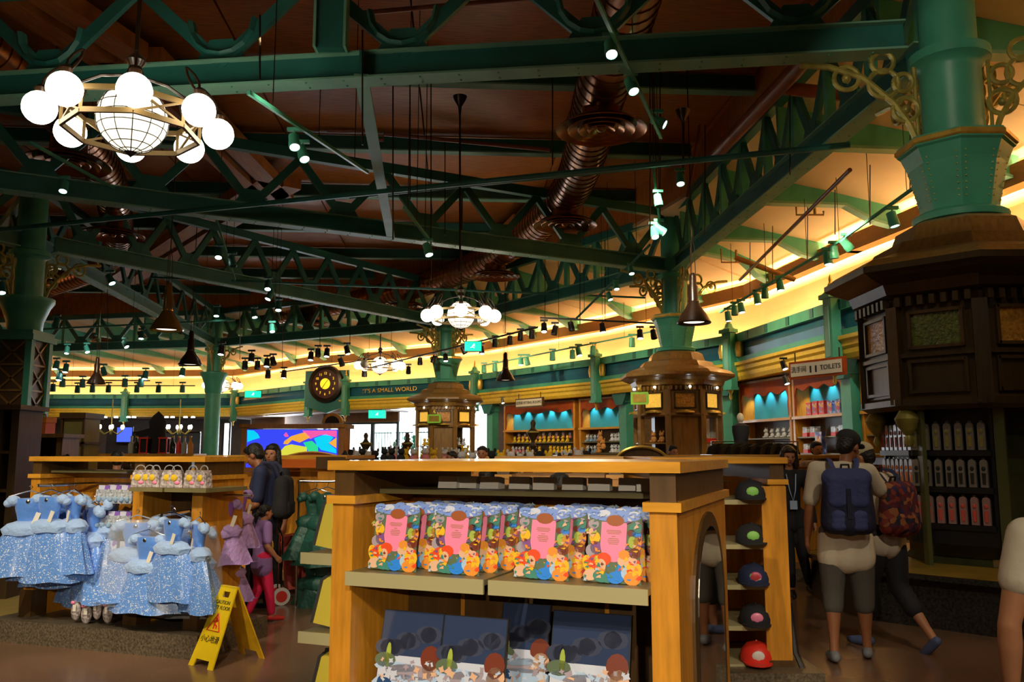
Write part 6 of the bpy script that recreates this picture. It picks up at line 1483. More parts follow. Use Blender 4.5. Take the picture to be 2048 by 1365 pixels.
for rp, x, y, z, a, s, lab in ds: rp.put(G3.w(x * .93 + 0.27, y + .06, z), G3.a + R(a), lab, 'sky blue gowns on the right rail', (s * 1.1, s, s))
for k, (u, v, Y, a, s) in enumerate(((447, 988, 6.95, 40, 0.9), (478, 970, 7.25, 60, 0.85), (462, 1080, 7.1, 50, 0.8))): P_.put(at(u, v, Y), R(a), ('lilac ruffled gown with tags right of the clear bags', 'lilac gown partly behind the man in navy', 'lower lilac gown behind the blue ones')[k], 'lilac gowns', s)
for k, (u, v, Y, a, s) in enumerate(((632, 975, 8.6, 20, 1.0), (655, 972, 8.5, -10, 1.1), (650, 1090, 8.6, 15, 1.1), (628, 1100, 8.7, -15, 1.0))): Gn.put(at(u, v, Y), R(a), 'dark green gown left of the front counter, %s' % ('upper left', 'upper right', 'lower right', 'lower left')[k], 'dark green gowns', s)
o = thing('garment_stand', 'chrome stand holding the dark green gowns', 'stand', (at(640, 905, 8.6).x, 8.6, 0)); MB().tube([(-0.2, 0.02, 1.21), (0.2, 0.02, 1.21)], 0.012, 8).build('rail', 'chrome', o, True); m = MB(); m.tube([(-0.2, 0.02, 0), (-0.2, 0.02, 1.21)], 0.012, 8); m.tube([(0.2, 0.02, 0), (0.2, 0.02, 1.21)], 0.012, 8); m.build('upright', 'chrome', o, True)
MB().tube([(1.74, 0.25, 1.16), (2.0, 0.25, 1.16)], 0.01, 8).build('garment_rail', 'chrome', g3, True)
# slipper packs on pegs
sk_ = thing('slipper_pack', 's', 'package', (0, 0, -5))
MB().slab([(-0.05, 0), (0.05, 0), (0.05, -0.03), (-0.05, -0.03)], -0.004, 0.004).build('header_card', 'print_blue', sk_)
m = MB(); m.slab([(-0.055, -0.03), (0.055, -0.03), (0.065, -0.11), (0.05, -0.13), (-0.05, -0.13), (-0.065, -0.11)], -0.02, 0.02); m.build('bag', mat('bagged_pale_slippers', (0.45, 0.47, 0.52), 0.2, noise=0.6, scale=50, bump=0.6), sk_)
m = MB()
for sx in (-1, 1): m.ball((sx * 0.025, -0.022, -0.10), (0.02, 0.02, 0.022), n=8, m=6)
m.build('slipper', 'plush_b', sk_, True); KIDS[sk_.name] = list(sk_.children); SKR = Repeat(sk_)
for r_, z in enumerate((1.235, 1.03)):
    for k in range(6):
        SKR.put(G3.w(0.76 + 0.115 * (k % 3), 0.02 + 0.10 * (k // 3), z), G3.a, 'clear pack of pale slippers in the %s peg row, %s' % (('upper', 'lower')[r_], ('front left', 'front middle', 'front right', 'back left', 'back middle', 'back right')[k]), 'slipper packs on pegs', 1.1)
gl = thing('glove_pack', 's', 'package', (0, 0, -5))
MB().slab([(-0.05, 0), (0.05, 0), (0.05, -0.08), (-0.05, -0.08)], -0.004, 0.004).build('header_card', 'print_blue', gl)
m = MB(); m.slab([(-0.035, -0.08), (0.035, -0.08), (0.03, -0.30), (-0.03, -0.30)], -0.01, 0.01); m.build('white_glove', 'white', gl)
m = MB(); m.ball((0, 0, -0.28), (0.06, 0.03, 0.05), n=10, m=6); m.build('tulle_puff', 'dress_tulle', gl, True); m = MB()
for k in range(4): m.tube([(-0.03 + 0.02 * k, 0, -0.31), (-0.03 + 0.02 * k, -0.005, -0.36)], 0.008, 6)
m.build('glove_finger', 'white', gl, True); KIDS[gl.name] = list(gl.children); GLR = Repeat(gl)
for k in range(3): GLR.put(G3.w(0.76 + 0.13 * k, 0.0, 0.80), G3.a, 'hanging pack of white gloves below the slipper packs, %s from the left' % ords[k], 'white glove packs', 1.0)
M['shoe_bag'] = mat('bagged_silver_shoes', (0.42, 0.36, 0.36), 0.18, noise=0.7, scale=40, bump=0.6)
sh = thing('shoe_bag', 's', 'package', (0, 0, -5)); m = MB(); m.ball((0, 0, -0.08), (0.045, 0.03, 0.085), n=10, m=7); m.build('bag', 'shoe_bag', sh, True); m = MB(); m.ball((-0.01, -0.03, -0.02), (0.02, 0.01, 0.014), n=8, m=5); m.build('pink_bow', 'pink', sh, True); m = MB(); m.box((0.015, -0.034, -0.06), (0.03, 0.003, 0.05)); m.build('tag', 'paper', sh); KIDS[sh.name] = list(sh.children); SHR = Repeat(sh)
for k in range(8): SHR.put(G3.w(0.66 + 0.105 * (k % 4), -0.02 - 0.07 * (k // 4), 0.46 - 0.09 * (k // 4) - 0.02 * (k % 3)), G3.a + R(10 * (k % 3) - 10), 'bagged silver shoes with pink bow low on the pegs, %s of eight' % ords[k], 'bagged shoes', 1.0)
for z in (0.47,): MB().tube([(0.66, 0.34, z), (0.66, -0.03, z)], 0.006, 6).build('peg', 'chrome', g3, True); MB().tube([(0.88, 0.34, z), (0.88, -0.03, z)], 0.006, 6).build('peg', 'chrome', g3, True)
# clear bags standing on the shelf
cbg = thing('clear_bag', 's', 'bag', (0, 0, -5)); m = MB(); m.slab([(-0.055, 0), (0.055, 0), (0.045, 0.10), (0.035, 0.125), (-0.035, 0.125), (-0.045, 0.10)], -0.03, 0.03); m.build('bag', 'shoe_bag', cbg); m = MB(); m.ball((-0.01, -0.032, 0.07), (0.025, 0.006, 0.025), n=10, m=5); m.build('yellow_print', 'plush_y', cbg, True); m = MB(); m.ball((0.015, -0.032, 0.035), (0.02, 0.006, 0.014), n=10, m=5); m.build('pink_print', 'pink', cbg, True)
m = MB(); m.tube([(0.035 * math.cos(t * PI / 8), 0, 0.125 + 0.035 * math.sin(t * PI / 8)) for t in range(9)], 0.004, 5); m.build('handle', 'clear', cbg, True); KIDS[cbg.name] = list(cbg.children); CB = Repeat(cbg)
for k, x in enumerate((1.22, 1.29, 1.37, 1.48, 1.57, 1.70, 1.82)): CB.put(G3.w(x, -0.10 + 0.02 * (k % 2), 1.232), G3.a + R((25, 10, 5, 30, 20, 5, -5)[k]), 'clear handled bag with yellow and pink toy, %s from the left on the shelf' % ords[k], 'clear handled bags', 1.05)
# ear headband and flat box in the opening
o = MB().tube([(-0.09, 0, 0), (-0.085, 0, 0.04), (-0.06, 0, 0.065), (-0.03, 0, 0.05), (-0.02, 0, 0.015), (0.02, 0, 0.015), (0.03, 0, 0.05), (0.06, 0, 0.065), (0.085, 0, 0.04), (0.09, 0, 0)], 0.008, 8).build('headband', 'pc_crm', None, True, loc=G3.w(0.72, 0.36, 1.352)); tag(o, 'pale pink looped headband lying in the dress counter opening', 'headband')
o = thing('flat_box', 'flat pale box lying right of the headband', 'box', G3.w(0.86, 0.38, 1.352), G3.a); MB().box((0, 0, 0.018), (0.14, 0.1, 0.034)).build('carton', 'offwhite', o); MB().box((0, 0, 0.036), (0.13, 0.09, 0.003)).build('lid', 'white', o)

# ================================================================ WET FLOOR SIGN
sg = thing('wet_floor_sign', 'yellow folding caution wet floor sign standing on the floor', 'sign', (-2.10, 6.18, 0), R(-20)); sg.scale = (0.87,) * 3
wt_, wb_, Hs, sp_ = 0.11, 0.165, 0.60, 0.24
def leaf(sgn, m_, nm):
    """one leaf, hinge at the top, foot splayed by sp_ in direction sgn of local x-normal"""
    m = MB(); ang = math.atan2(sp_, Hs); n_ = 1
    H = Hs / math.cos(ang)
    def Q(x, z, t): # x across, z down the leaf, t thickness
        return (x, sgn * (z * math.sin(ang) + t * math.cos(ang)), Hs - z * math.cos(ang) + t * math.sin(ang) * 0)
    def W_(z): return wt_ + (wb_ - wt_) * z / H
    hz0, hz1, hw_ = 0.035, 0.085, 0.045
    pl = [(-W_(0), 0), (W_(0), 0), (W_(hz0), hz0), (hw_, hz0), (-hw_, hz0), (-W_(hz0), hz0)]
    def quad(pts, mi=0):
        k = len(pts); m.add([Q(x, z, 0) for x, z in pts] + [Q(x, z, 0.014) for x, z in pts], [tuple(range(k)), tuple(range(2 * k - 1, k - 1, -1))] + [((i + 1) % k, i, k + i, k + (i + 1) % k) for i in range(k)], mi)
    quad([(-W_(0), 0), (W_(0), 0), (W_(hz0), hz0), (-W_(hz0), hz0)]); quad([(-W_(hz0), hz0), (-hw_, hz0), (-hw_, hz1), (-W_(hz1), hz1)]); quad([(hw_, hz0), (W_(hz0), hz0), (W_(hz1), hz1), (hw_, hz1)])
    quad([(-W_(hz1), hz1), (W_(hz1), hz1), (W_(H - .06), H - .06), (-W_(H - .06), H - .06)])
    quad([(-W_(H - .06), H - .06), (-0.09, H - .06), (-0.10, H), (-W_(H), H)]); quad([(0.09, H - .06), (W_(H - .06), H - .06), (W_(H), H), (0.10, H)])
    return m.build(nm, m_, sg), Q, ang
sg.rotation_euler = (0, 0, R(-37)); sg.location = hz(454, 1324, 0)
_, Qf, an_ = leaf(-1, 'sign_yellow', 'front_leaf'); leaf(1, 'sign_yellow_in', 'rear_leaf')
m = MB(); m.box((0, 0, Hs), (wt_ * 2, 0.03, 0.02)); m.build('hinge', 'sign_yellow', sg)
def on_leaf(x, z, t=0.017): return Qf(x, z, t)
rt = (PI / 2 - an_, 0, 0)
text_mesh('lettering', 'CAUTION', 0.043, 'ink', sg, on_leaf(0, 0.125), rt, 0.001); text_mesh('lettering', 'WET FLOOR', 0.043, 'ink', sg, on_leaf(0, 0.17), rt, 0.001)
text_mesh('lettering', '\u5c0f\u5fc3\u5730\u6ed1', 0.062, 'ink', sg, on_leaf(0, 0.425), rt, 0.001)
m = MB(); tr = [on_leaf(0, 0.215), on_leaf(0.085, 0.355), on_leaf(-0.085, 0.355), on_leaf(0, 0.215), on_leaf(0.085, 0.355)]; m.tube(tr, 0.006, 6); m.build('warning_triangle', 'red', sg)
m = MB(); m.ball(on_leaf(0.0, 0.255), 0.010, n=8, m=6)
for a_, b_ in (((0.0, .265), (-0.008, .30)), ((-0.008, .30), (0.028, .315)), ((-0.008, .30), (-0.005, .34)), ((0.0, .272), (0.032, .268)), ((0.0, .272), (-0.028, .285)), ((0.028, .315), (0.03, .335))): m.bar(on_leaf(*a_), on_leaf(*b_), 0.009, 0.009)
m.build('slipping_figure', 'red', sg)

# ================================================================ SHOPPING TROLLEY
tp_ = hz(590, 1205, 0); tr_ = thing('shopping_trolley', 'salmon folding shopping trolley bag with white rimmed wheels', 'trolley', (tp_.x, tp_.y, 0), R(25))
m = MB(); m.box((0, 0, 0.38), (0.24, 0.18, 0.46), rot=Euler((0, R(-8), 0)).to_matrix()); m.box((-0.02, -0.0, 0.64), (0.25, 0.19, 0.07), rot=Euler((0, R(-8), 0)).to_matrix()); m.build('bag', 'salmon', tr_)
MB().box((0.02, -0.095, 0.45), (0.24, 0.012, 0.02)).build('strap', 'black', tr_)
m = MB()
for sy in (-0.1, 0.1): m.tube([(-0.16, sy, 0.06), (-0.16, sy, 0.66), (-0.2, sy, 0.75)], 0.009, 6); m.tube([(-0.16, sy, 0.12), (0.16, sy, 0.02), (0.12, sy, 0.14)], 0.008, 6)
m.build('frame', 'chrome', tr_, True)
for sy in (-0.13, 0.13):
    w_ = MB().lathe([(0.0, -0.012), (0.085, -0.012), (0.085, 0.012), (0.0, 0.012)], (-0.16, sy, 0.085), n=20, m3=RX90, caps=False).build('wheel', 'white', tr_); MB().lathe([(0.0, -0.015), (0.055, -0.015), (0.055, 0.015), (0, 0.015)], (-0.16, sy, 0.085), n=20, m3=RX90, caps=False).build('hub', 'red', w_)
# ================================================================ PEOPLE
class Clay:
    """rounded solids fused into one continuous skin"""
    def __init__(s): s.m = MB()
    def cap(s, p, q, r1, r2, n=12, sq=1.0, ax=None):
        p, q = Vector(p), Vector(q); d = q - p; L = d.length
        if L < 1e-5: s.m.ball(p, r1, n=n, m=8); return s
        d.normalize(); rf = Vector(ax) if ax else (Vector((0, 1, 0)) if abs(d.y) < 0.85 else Vector((1, 0, 0)))
        x = d.cross(rf).normalized(); y = x.cross(d).normalized(); vs = []; rings = []
        for j in range(5):
            t = -PI / 2 + (PI / 2) * (j + 0.001) / 4; rings.append((p + d * (r1 * math.sin(t)), r1 * math.cos(t)))
        for j in range(5):
            t = (PI / 2) * j / 4; rings.append((q + d * (r2 * math.sin(t)), max(1e-4, r2 * math.cos(t))))
        for c, r in rings:
            for i in range(n):
                a = 2 * PI * i / n; vs.append(c + x * r * math.cos(a) + y * r * math.sin(a) * sq)
        k = len(rings); fs = [(j * n + i, j * n + (i + 1) % n, (j + 1) * n + (i + 1) % n, (j + 1) * n + i) for j in range(k - 1) for i in range(n)]
        fs += [tuple(range(n - 1, -1, -1)), tuple((k - 1) * n + i for i in range(n))]
        s.m.add(vs, fs); return s
    def chain(s, pts, rs, **k):
        for a, b, r1, r2 in zip(pts, pts[1:], rs, rs[1:]): s.cap(a, b, r1, r2, **k)
        return s
    def ball(s, c, r, rot=None): s.m.ball(c, r, n=16, m=12, rot=rot); return s
    def build(s, name, m_, parent, vox=0.012, sm=4, cut=None):
        o = s.m.build(name, m_, None, fix=True)
        md = o.modifiers.new('r', 'REMESH'); md.mode = 'VOXEL'; md.voxel_size = vox; md.use_smooth_shade = True
        if sm: k = o.modifiers.new('s', 'SMOOTH'); k.iterations = sm; k.factor = 0.5
        dg = bpy.context.evaluated_depsgraph_get(); me = bpy.data.meshes.new_from_object(o.evaluated_get(dg))
        bpy.data.objects.remove(o)
        me.polygons.foreach_set('use_smooth', [True] * len(me.polygons))
        n = bpy.data.objects.new(name, me); COL.objects.link(n); n.parent = parent
        if not me.materials: me.materials.append(M[m_])
        return n
def lerp(a, b, t): return Vector(a) * (1 - t) + Vector(b) * t
def person(lab, loc, rz, H=1.7, skin='skin', J=None, top='white_cloth', bot='grey_cloth', shoe='shoe_grey', hair='hair', hairstyle='short', sleeve=0.55, leg=1.0, name_hem=0.0, slim=1.0, vox=0.013, cap_=None, hand_curl=0.5, grp=None, topless=False, collar=False, head_yaw=0, head_pitch=0, glasses=False):
    """local +Y is where the person faces; J overrides joints (fractions of height, x to the person's right)"""
    o = thing('person', lab, 'person', loc, rz, grp)
    j = dict(pel=(0, 0, .53), chest=(0, 0, .73), neck=(0, 0, .825), head=(0, .015, .925),
             shR=(.105, 0, .80), elR=(.135, -.01, .62), wrR=(.145, .03, .475), shL=(-.105, 0, .80), elL=(-.135, -.01, .62), wrL=(-.145, .03, .475),
             hipR=(.052, 0, .515), knR=(.055, .01, .285), anR=(.055, -.01, .045), hipL=(-.052, 0, .515), knL=(-.055, .01, .285), anL=(-.055, -.01, .045), toR=None, toL=None)
    if J: j.update(J)
    P = {k: Vector(v) * H for k, v in j.items() if v is not None}
    s = H * slim
    b = Clay()
    # trunk
    b.chain([P['pel'], lerp(P['pel'], P['chest'], .45), P['chest'], lerp(P['chest'], P['neck'], .75)], [.070 * s, .062 * s, .072 * s, .045 * s])
    for sd in 'RL': b.cap(P['chest'], P['sh' + sd], .055 * s, .034 * s); b.cap(lerp(P['chest'], P['neck'], .8), P['sh' + sd], .035 * s, .033 * s)
    b.cap(P['hipR'], P['hipL'], .058 * s, .058 * s)
    b.cap(P['neck'] - Vector((0, 0, .02 * H)), lerp(P['neck'], P['head'], .45), .030 * s, .028 * s)
    # limbs
    for sd in 'RL':
        sh, el, wr = P['sh' + sd], P['el' + sd], P['wr' + sd]
        b.chain([sh, lerp(sh, el, .5), el], [.033 * s, .028 * s, .022 * s]); b.chain([el, lerp(el, wr, .3), wr], [.023 * s, .024 * s, .0145 * s])
        # hand: palm, four fingers and a thumb
        d = (wr - el).normalized(); sx = 1 if sd == 'R' else -1
        inward = Vector((-sx, 0, 0)); inward = (inward - d * inward.dot(d)).normalized(); side = d.cross(inward).normalized()
        pc = wr + d * .030 * H
        b.cap(wr + side * .008 * H, pc + side * .012 * H, .011 * H, .0105 * H); b.cap(wr - side * .008 * H, pc - side * .012 * H, .011 * H, .0105 * H); b.cap(wr, pc, .012 * H, .011 * H)
        for fi, (off, ln) in enumerate(((.016, .030), (.006, .034), (-.005, .032), (-.016, .025))):
            r0 = pc + side * off * H + d * .006 * H; dd = (d + inward * hand_curl * .6).normalized(); k1 = r0 + dd * ln * .55 * H; d2 = (d + inward * hand_curl * 1.6).normalized(); k2 = k1 + d2 * ln * .5 * H
            b.chain([r0, k1, k2], [.0052 * H, .0050 * H, .0042 * H], n=8)
        th = wr + d * .012 * H + side * .012 * H; b.chain([th, th + (side * .7 + d * .7 + inward * .3) * .016 * H, th + (side * .5 + d * 1.2 + inward * .5) * .026 * H], [.0065 * H, .0055 * H, .0045 * H], n=8)
        hp, kn, an = P['hip' + sd], P['kn' + sd], P['an' + sd]
        b.chain([hp, lerp(hp, kn, .4), kn], [.056 * s, .049 * s, .033 * s]); b.chain([kn, lerp(kn, an, .32), lerp(kn, an, .8), an], [.032 * s, .035 * s, .021 * s, .020 * s])
    # head: skull, jaw, nose, ears, brow
    hd = P['head']; Rh = Euler((R(head_pitch), 0, R(head_yaw)), 'XYZ').to_matrix(); h = .065 * H / .065 * 1.0
    def HP(x, y, z): return hd + Rh @ Vector((x * H, y * H, z * H))
    b.ball(HP(0, -.006, .012), (.043 * H, .053 * H, .050 * H), Rh); b.ball(HP(0, .014, -.022), (.034 * H, .036 * H, .040 * H), Rh); b.cap(HP(0, .034, -.052), HP(0, .026, -.048), .011 * H, .015 * H)
    b.cap(HP(0, .047, .002), HP(0, .058, -.017), .0045 * H, .0075 * H, n=8); b.cap(HP(-.018, .040, .010), HP(.018, .040, .010), .008 * H, .008 * H, n=8); b.cap(HP(-.010, .044, -.033), HP(.010, .044, -.033), .0055 * H, .0055 * H, n=8)
    for sx in (-1, 1): b.ball(HP(sx * .044, -.002, -.006), (.006 * H, .012 * H, .017 * H), Rh); b.ball(HP(sx * .022, .030, -.012), (.013 * H, .013 * H, .014 * H))
    body = b.build('body', skin, o, vox * .62, 3)
    m = MB()
    for sx in (-1, 1): m.ball(HP(sx * .017, .0455, .0015), (.0058 * H, .004 * H, .0042 * H), n=10, m=6, rot=Rh)
    m.build('eye', 'ink', o, True)
    m = MB(); m.ball(HP(0, .0495, -.033), (.012 * H, .0035 * H, .0035 * H), n=10, m=6, rot=Rh); m.build('lips', mat('lips', (.35, .08, .06), .5) if 'lips' not in bpy.data.materials else bpy.data.materials['lips'], o, True)
    if glasses:
        m = MB()
        for sx in (-1, 1): m.tube([HP(sx * .018 + .013 * math.cos(t * PI / 6), .054, .001 + .009 * math.sin(t * PI / 6)) for t in range(13)], .0012 * H, 5); m.tube([HP(sx * .03, .053, .003), HP(sx * .045, 0, .003)], .0012 * H, 5)
        m.build('glasses', 'black', o, True)
    # hair
    hc = Clay()
    if hairstyle != 'none':
        hc.ball(HP(0, -.012, .020), (.048 * H, .054 * H, .052 * H), Rh); hc.ball(HP(0, -.028, -.002), (.042 * H, .036 * H, .042 * H), Rh)
        if hairstyle == 'long':
            hc.chain([HP(0, -.035, 0), HP(0, -.05, -.07), HP(0, -.055, -.16), HP(0, -.045, -.24)], [.044 * H, .045 * H, .040 * H, .02 * H]); 
            for sx in (-1, 1): hc.chain([HP(sx * .036, -.005, .02), HP(sx * .048, .0, -.05), HP(sx * .046, .0, -.11)], [.022 * H, .020 * H, .012 * H])
            hc.ball(HP(0, .022, .042), (.036 * H, .026 * H, .020 * H), Rh)
        elif hairstyle == 'pony':
            hc.chain([HP(0, -.05, .02), HP(0, -.08, -.02), HP(0, -.085, -.09)], [.022 * H, .022 * H, .008 * H]); hc.ball(HP(0, .018, .040), (.040 * H, .028 * H, .020 * H), Rh)
        elif hairstyle == 'bun': hc.ball(HP(0, -.02, .075), (.022 * H,) * 3)
        else: hc.ball(HP(0, .020, .046), (.036 * H, .026 * H, .018 * H), Rh)
        hc.build('hair', hair, o, vox * .8, 2)
    # clothes
    t_ = Clay(); e = .011 * H
    hem = lerp(P['pel'], P['knR'], name_hem) ; hem = Vector((P['pel'].x, P['pel'].y, P['pel'].z - name_hem * .24 * H))
    t_.chain([hem, P['pel'], lerp(P['pel'], P['chest'], .45), P['chest'], lerp(P['chest'], P['neck'], .70)], [.070 * s + e * .4, .074 * s, .070 * s + e * .4, .075 * s + e * .3, .047 * s + e * .4])
    for sd in 'RL':
        sh, el, wr = P['sh' + sd], P['el' + sd], P['wr' + sd]
        t_.cap(P['chest'], sh, .058 * s, .040 * s); t_.cap(lerp(P['chest'], P['neck'], .8), sh, .038 * s, .038 * s)
        if sleeve <= 1: t_.cap(sh, lerp(sh, el, sleeve), .040 * s, .039 * s)
        else: t_.chain([sh, el, lerp(el, wr, sleeve - 1)], [.040 * s, .031 * s, .025 * s])
        t_.cap(Vector((P['hip' + sd].x * 1.05, P['hip' + sd].y, hem.z)), P['hip' + sd], (.060 + .010 * min(1, name_hem * 2.5)) * s, .066 * s)
    t_.cap(Vector((P['hipR'].x, P['hipR'].y, hem.z)), Vector((P['hipL'].x, P['hipL'].y, hem.z)), (.060 + .010 * min(1, name_hem * 2.5)) * s, (.060 + .010 * min(1, name_hem * 2.5)) * s)
    t_.build('shirt', top, o, vox, 5)
    l_ = Clay()
    l_.cap(P['hipR'] + Vector((0, 0, .01 * H)), P['hipL'] + Vector((0, 0, .01 * H)), .063 * s, .063 * s)
    for sd in 'RL':
        hp, kn, an = P['hip' + sd], P['kn' + sd], P['an' + sd]
        wide = 1.22 if leg < .8 else 1.0
        if leg <= .5: l_.chain([hp, lerp(hp, kn, leg * 2)], [.061 * s, .050 * s * wide])
        else:
            tt = (leg - .5) * 2; l_.chain([hp, lerp(hp, kn, .4), kn, lerp(kn, an, tt)], [.061 * s, .053 * s * wide, .041 * s * wide, (.030 + .008 * (leg < .8)) * s * wide])
    l_.build('trousers' if leg > .7 else 'shorts', bot, o, vox, 5)
    for sd in 'RL':
        an = P['an' + sd]; f = Clay(); to = j.get('to' + sd); d = Vector(to).normalized() if to else Vector((.12 if sd == 'R' else -.12, 1, -.08)).normalized()
        hl = an - Vector((0, 0, .018 * H)) - d * .022 * H; tp = an + d * .092 * H - Vector((0, 0, .020 * H))
        f.chain([hl, lerp(hl, tp, .55), tp], [.021 * H, .023 * H, .017 * H]); f.cap(hl, an + Vector((0, 0, -.006 * H)), .021 * H, .021 * H)
        f.build('shoe', shoe, o, vox * .8, 3)
    if cap_:
        c = Clay(); c.ball(HP(0, -.006, .032), (.051 * H, .060 * H, .046 * H), Rh); c.build('cap', cap_[0], o, vox * .8, 2)
        yb = cap_[1]; m = MB(); pts = []
        for k in range(13): a = PI * k / 12; pts.append((.042 * math.cos(a), yb * (.040 + .055 * math.sin(a))))
        lo = [HP(x, y, .020 - .0) for x, y in pts]; hi = [HP(x, y, .026) for x, y in pts]; n = len(pts)
        m.add(lo + hi, [tuple(range(n)), tuple(range(2 * n - 1, n - 1, -1))] + [((i + 1) % n, i, n + i, n + (i + 1) % n) for i in range(n)]); m.build('cap_brim', cap_[2] if len(cap_) > 2 else cap_[0], o)
    return o, P, HP
def backpack(parent, P, H, main, low, w=.30, h=.42, d=.15, z=None, flap=True, strap=None, y=-.20, lab=None):
    g = bpy.data.objects.new('backpack', None); COL.objects.link(g)
    g['label'] = lab; g['category'] = 'bag'; g.rotation_euler = parent.rotation_euler
    zc = z if z is not None else P['chest'].z - .06; g.location = Vector(parent.location) + Matrix.Rotation(parent.rotation_euler.z, 3, 'Z') @ Vector((P['chest'].x, P['chest'].y + y, zc))
    c = Clay(); c.cap((-w * .30, 0, -h * .30), (w * .30, 0, -h * .30), d * .5, d * .5); c.cap((-w * .28, 0, h * .28), (w * .28, 0, h * .28), d * .42, d * .42); c.cap((-w * .32, 0, -h * .3), (-w * .28, 0, h * .28), d * .48, d * .42); c.cap((w * .32, 0, -h * .3), (w * .28, 0, h * .28), d * .48, d * .42); c.cap((0, -.01, -h * .3), (0, -.01, h * .28), d * .56, d * .46)
    c.build('bag_body', low, g, .012, 4)
    for sx in (-1, 1):
        c = Clay()
        for zz in (-.18, -.26, -.33): c.cap((sx * w * .12, -d * .34, h * zz), (sx * w * .26, -d * .32, h * zz), d * .24, d * .24)
        c.build('front_pocket', main, g, .010, 3)
    if flap:
        c = Clay(); c.cap((-w * .29, -.01, h * .33), (w * .29, -.01, h * .33), d * .44, d * .44)
        for zz in (.30, .22, .14, .06, .0): c.cap((-w * .28, -d * .26, h * zz), (w * .28, -d * .26, h * zz), d * .30, d * .30)
        c.build('flap', main, g, .012, 4)
        m = MB(); m.box((0, -d * .60, -h * .02), (.03, .012, h * .42)); m.build('buckle_strap', low, g)
    m = MB(); m.tube([(-.03, d * .3, h * .42), (-.025, d * .2, h * .52), (.025, d * .2, h * .52), (.03, d * .3, h * .42)], .009, 6); m.build('grab_loop', 'black', g, True)
    sy = -y
    for sx in (-1, 1):
        m = MB(); shz = (P['shR'].z - g.location.z) + .046 * H
        m.tube([(sx * .06, .03, h * .38), (sx * .085, sy * .40, shz * .90), (sx * .09, sy * .62, shz + .004), (sx * .09, sy, shz + .012), (sx * .095, sy + .075, shz * .80), (sx * .11, sy + .105, shz * .3), (sx * .12, sy + .02, -h * .28), (sx * w * .36, .0, -h * .40)], .020, 8, flat=.35); m.build('shoulder_strap', strap or main, g, True)
    return g

# man in white tee with the indigo backpack, seen from behind, bowing over his phone
pl = hz(1703, 1325, 0)
o, P, HP = person('man in loose white tee, grey shorts and black cap, back turned, beside the dark kiosk', (pl.x, pl.y, 0), R(-14), 1.72, 'skin_dk', dict(pel=(0, -.01, .53), chest=(0, -.01, .73), neck=(.012, .01, .815), head=(.035, .045, .895), shR=(.105, 0, .79), elR=(.165, .06, .69), wrR=(.085, .115, .835), elL=(-.14, .0, .63), wrL=(-.15, .04, .50), knR=(.065, .03, .285), anR=(.075, .07, .045), knL=(-.06, .0, .285), anL=(-.07, -.04, .045)),
                 'white_cloth', 'grey_cloth', 'shoe_grey', 'hair', 'short', .75, .62, .42, slim=.93, cap_=('black_cloth', 1), head_yaw=-40, head_pitch=-18)
backpack(o, P, 1.72, 'navy_bag', 'navy_bag_dk', .34, .50, .17, 1.15, True, 'navy_bag', -.19, 'indigo canvas flap backpack worn by the man in white tee')
# woman in cream cap with the floral backpack, striding
pl = hz(1783, 1298, 0)
o, P, HP = person('woman in white tee, cream cap and black capris striding beside the man in white', (pl.x, pl.y, 0), R(28), 1.62, 'skin', dict(pel=(0, 0, .53), chest=(-.01, .03, .73), neck=(-.02, .055, .815), head=(-.03, .085, .90), shR=(.085, .03, .79), shL=(-.115, .03, .79), elL=(-.15, .09, .66), wrL=(-.12, .18, .74), elR=(.12, .0, .63), wrR=(.12, .06, .52), knR=(.05, -.02, .285), anR=(.04, -.20, .075), toR=(.1, .7, -.6), knL=(-.05, .07, .29), anL=(-.06, .09, .045)),
                 'white_cloth', 'black_cloth', 'shoe_blue', 'hair', 'short', .8, .72, .2, slim=.94, cap_=('cap_cream', 1), head_yaw=25, head_pitch=-15)
backpack(o, P, 1.62, 'floral', 'floral', .34, .44, .18, 1.08, False, 'navy', -.20, 'red floral fabric backpack worn by the woman in cream cap')
# staff woman in black, walking to the viewer
pl = hz(1588, 1193, 0)
o, P, HP = person('young woman all in black with long dark hair and a lanyard, walking forward', (pl.x, pl.y, 0), R(176), 1.58, 'skin', dict(knR=(.03, .05, .29), anR=(.03, .08, .05), knL=(-.06, .02, .285), anL=(-.13, -.09, .05), elR=(.14, .0, .63), wrR=(.12, .07, .52)), 'black_cloth', 'black_cloth', 'black', 'hair_brown', 'long', 1.9, .93, .25, slim=.92, head_pitch=-12)
m = MB(); m.tube([(.05, .085, 1.27), (.03, .125, 1.1), (.0, .135, .99), (-.03, .125, 1.1), (-.05, .085, 1.27)], .006, 6); m.box((0, .145, .95), (.075, .008, .09)); m.build('lanyard', 'pc_lbl', o)
# girl in lilac top and pink leggings
pl = hz(519, 1245, 0)
o, P, HP = person('little girl in lilac tee and hot pink leggings walking right', (pl.x, pl.y, 0), R(-55), 1.06, 'skin', dict(head=(0, .02, .905), knR=(.05, .05, .285), anR=(.04, .09, .05), knL=(-.05, -.0, .285), anL=(-.05, -.09, .06), elR=(.13, .0, .63), wrR=(.13, .08, .54), elL=(-.13, .01, .63), wrL=(-.14, .05, .50)), 'lilac', 'hot_pink', 'red_shoe', 'hair', 'pony', .7, .93, .35, slim=1.08, vox=.010)
m = MB(); m.ball((0.0, .085, .66), (.05, .01, .05), n=12, m=6); m.build('shirt_print', 'plush_y', o, True)
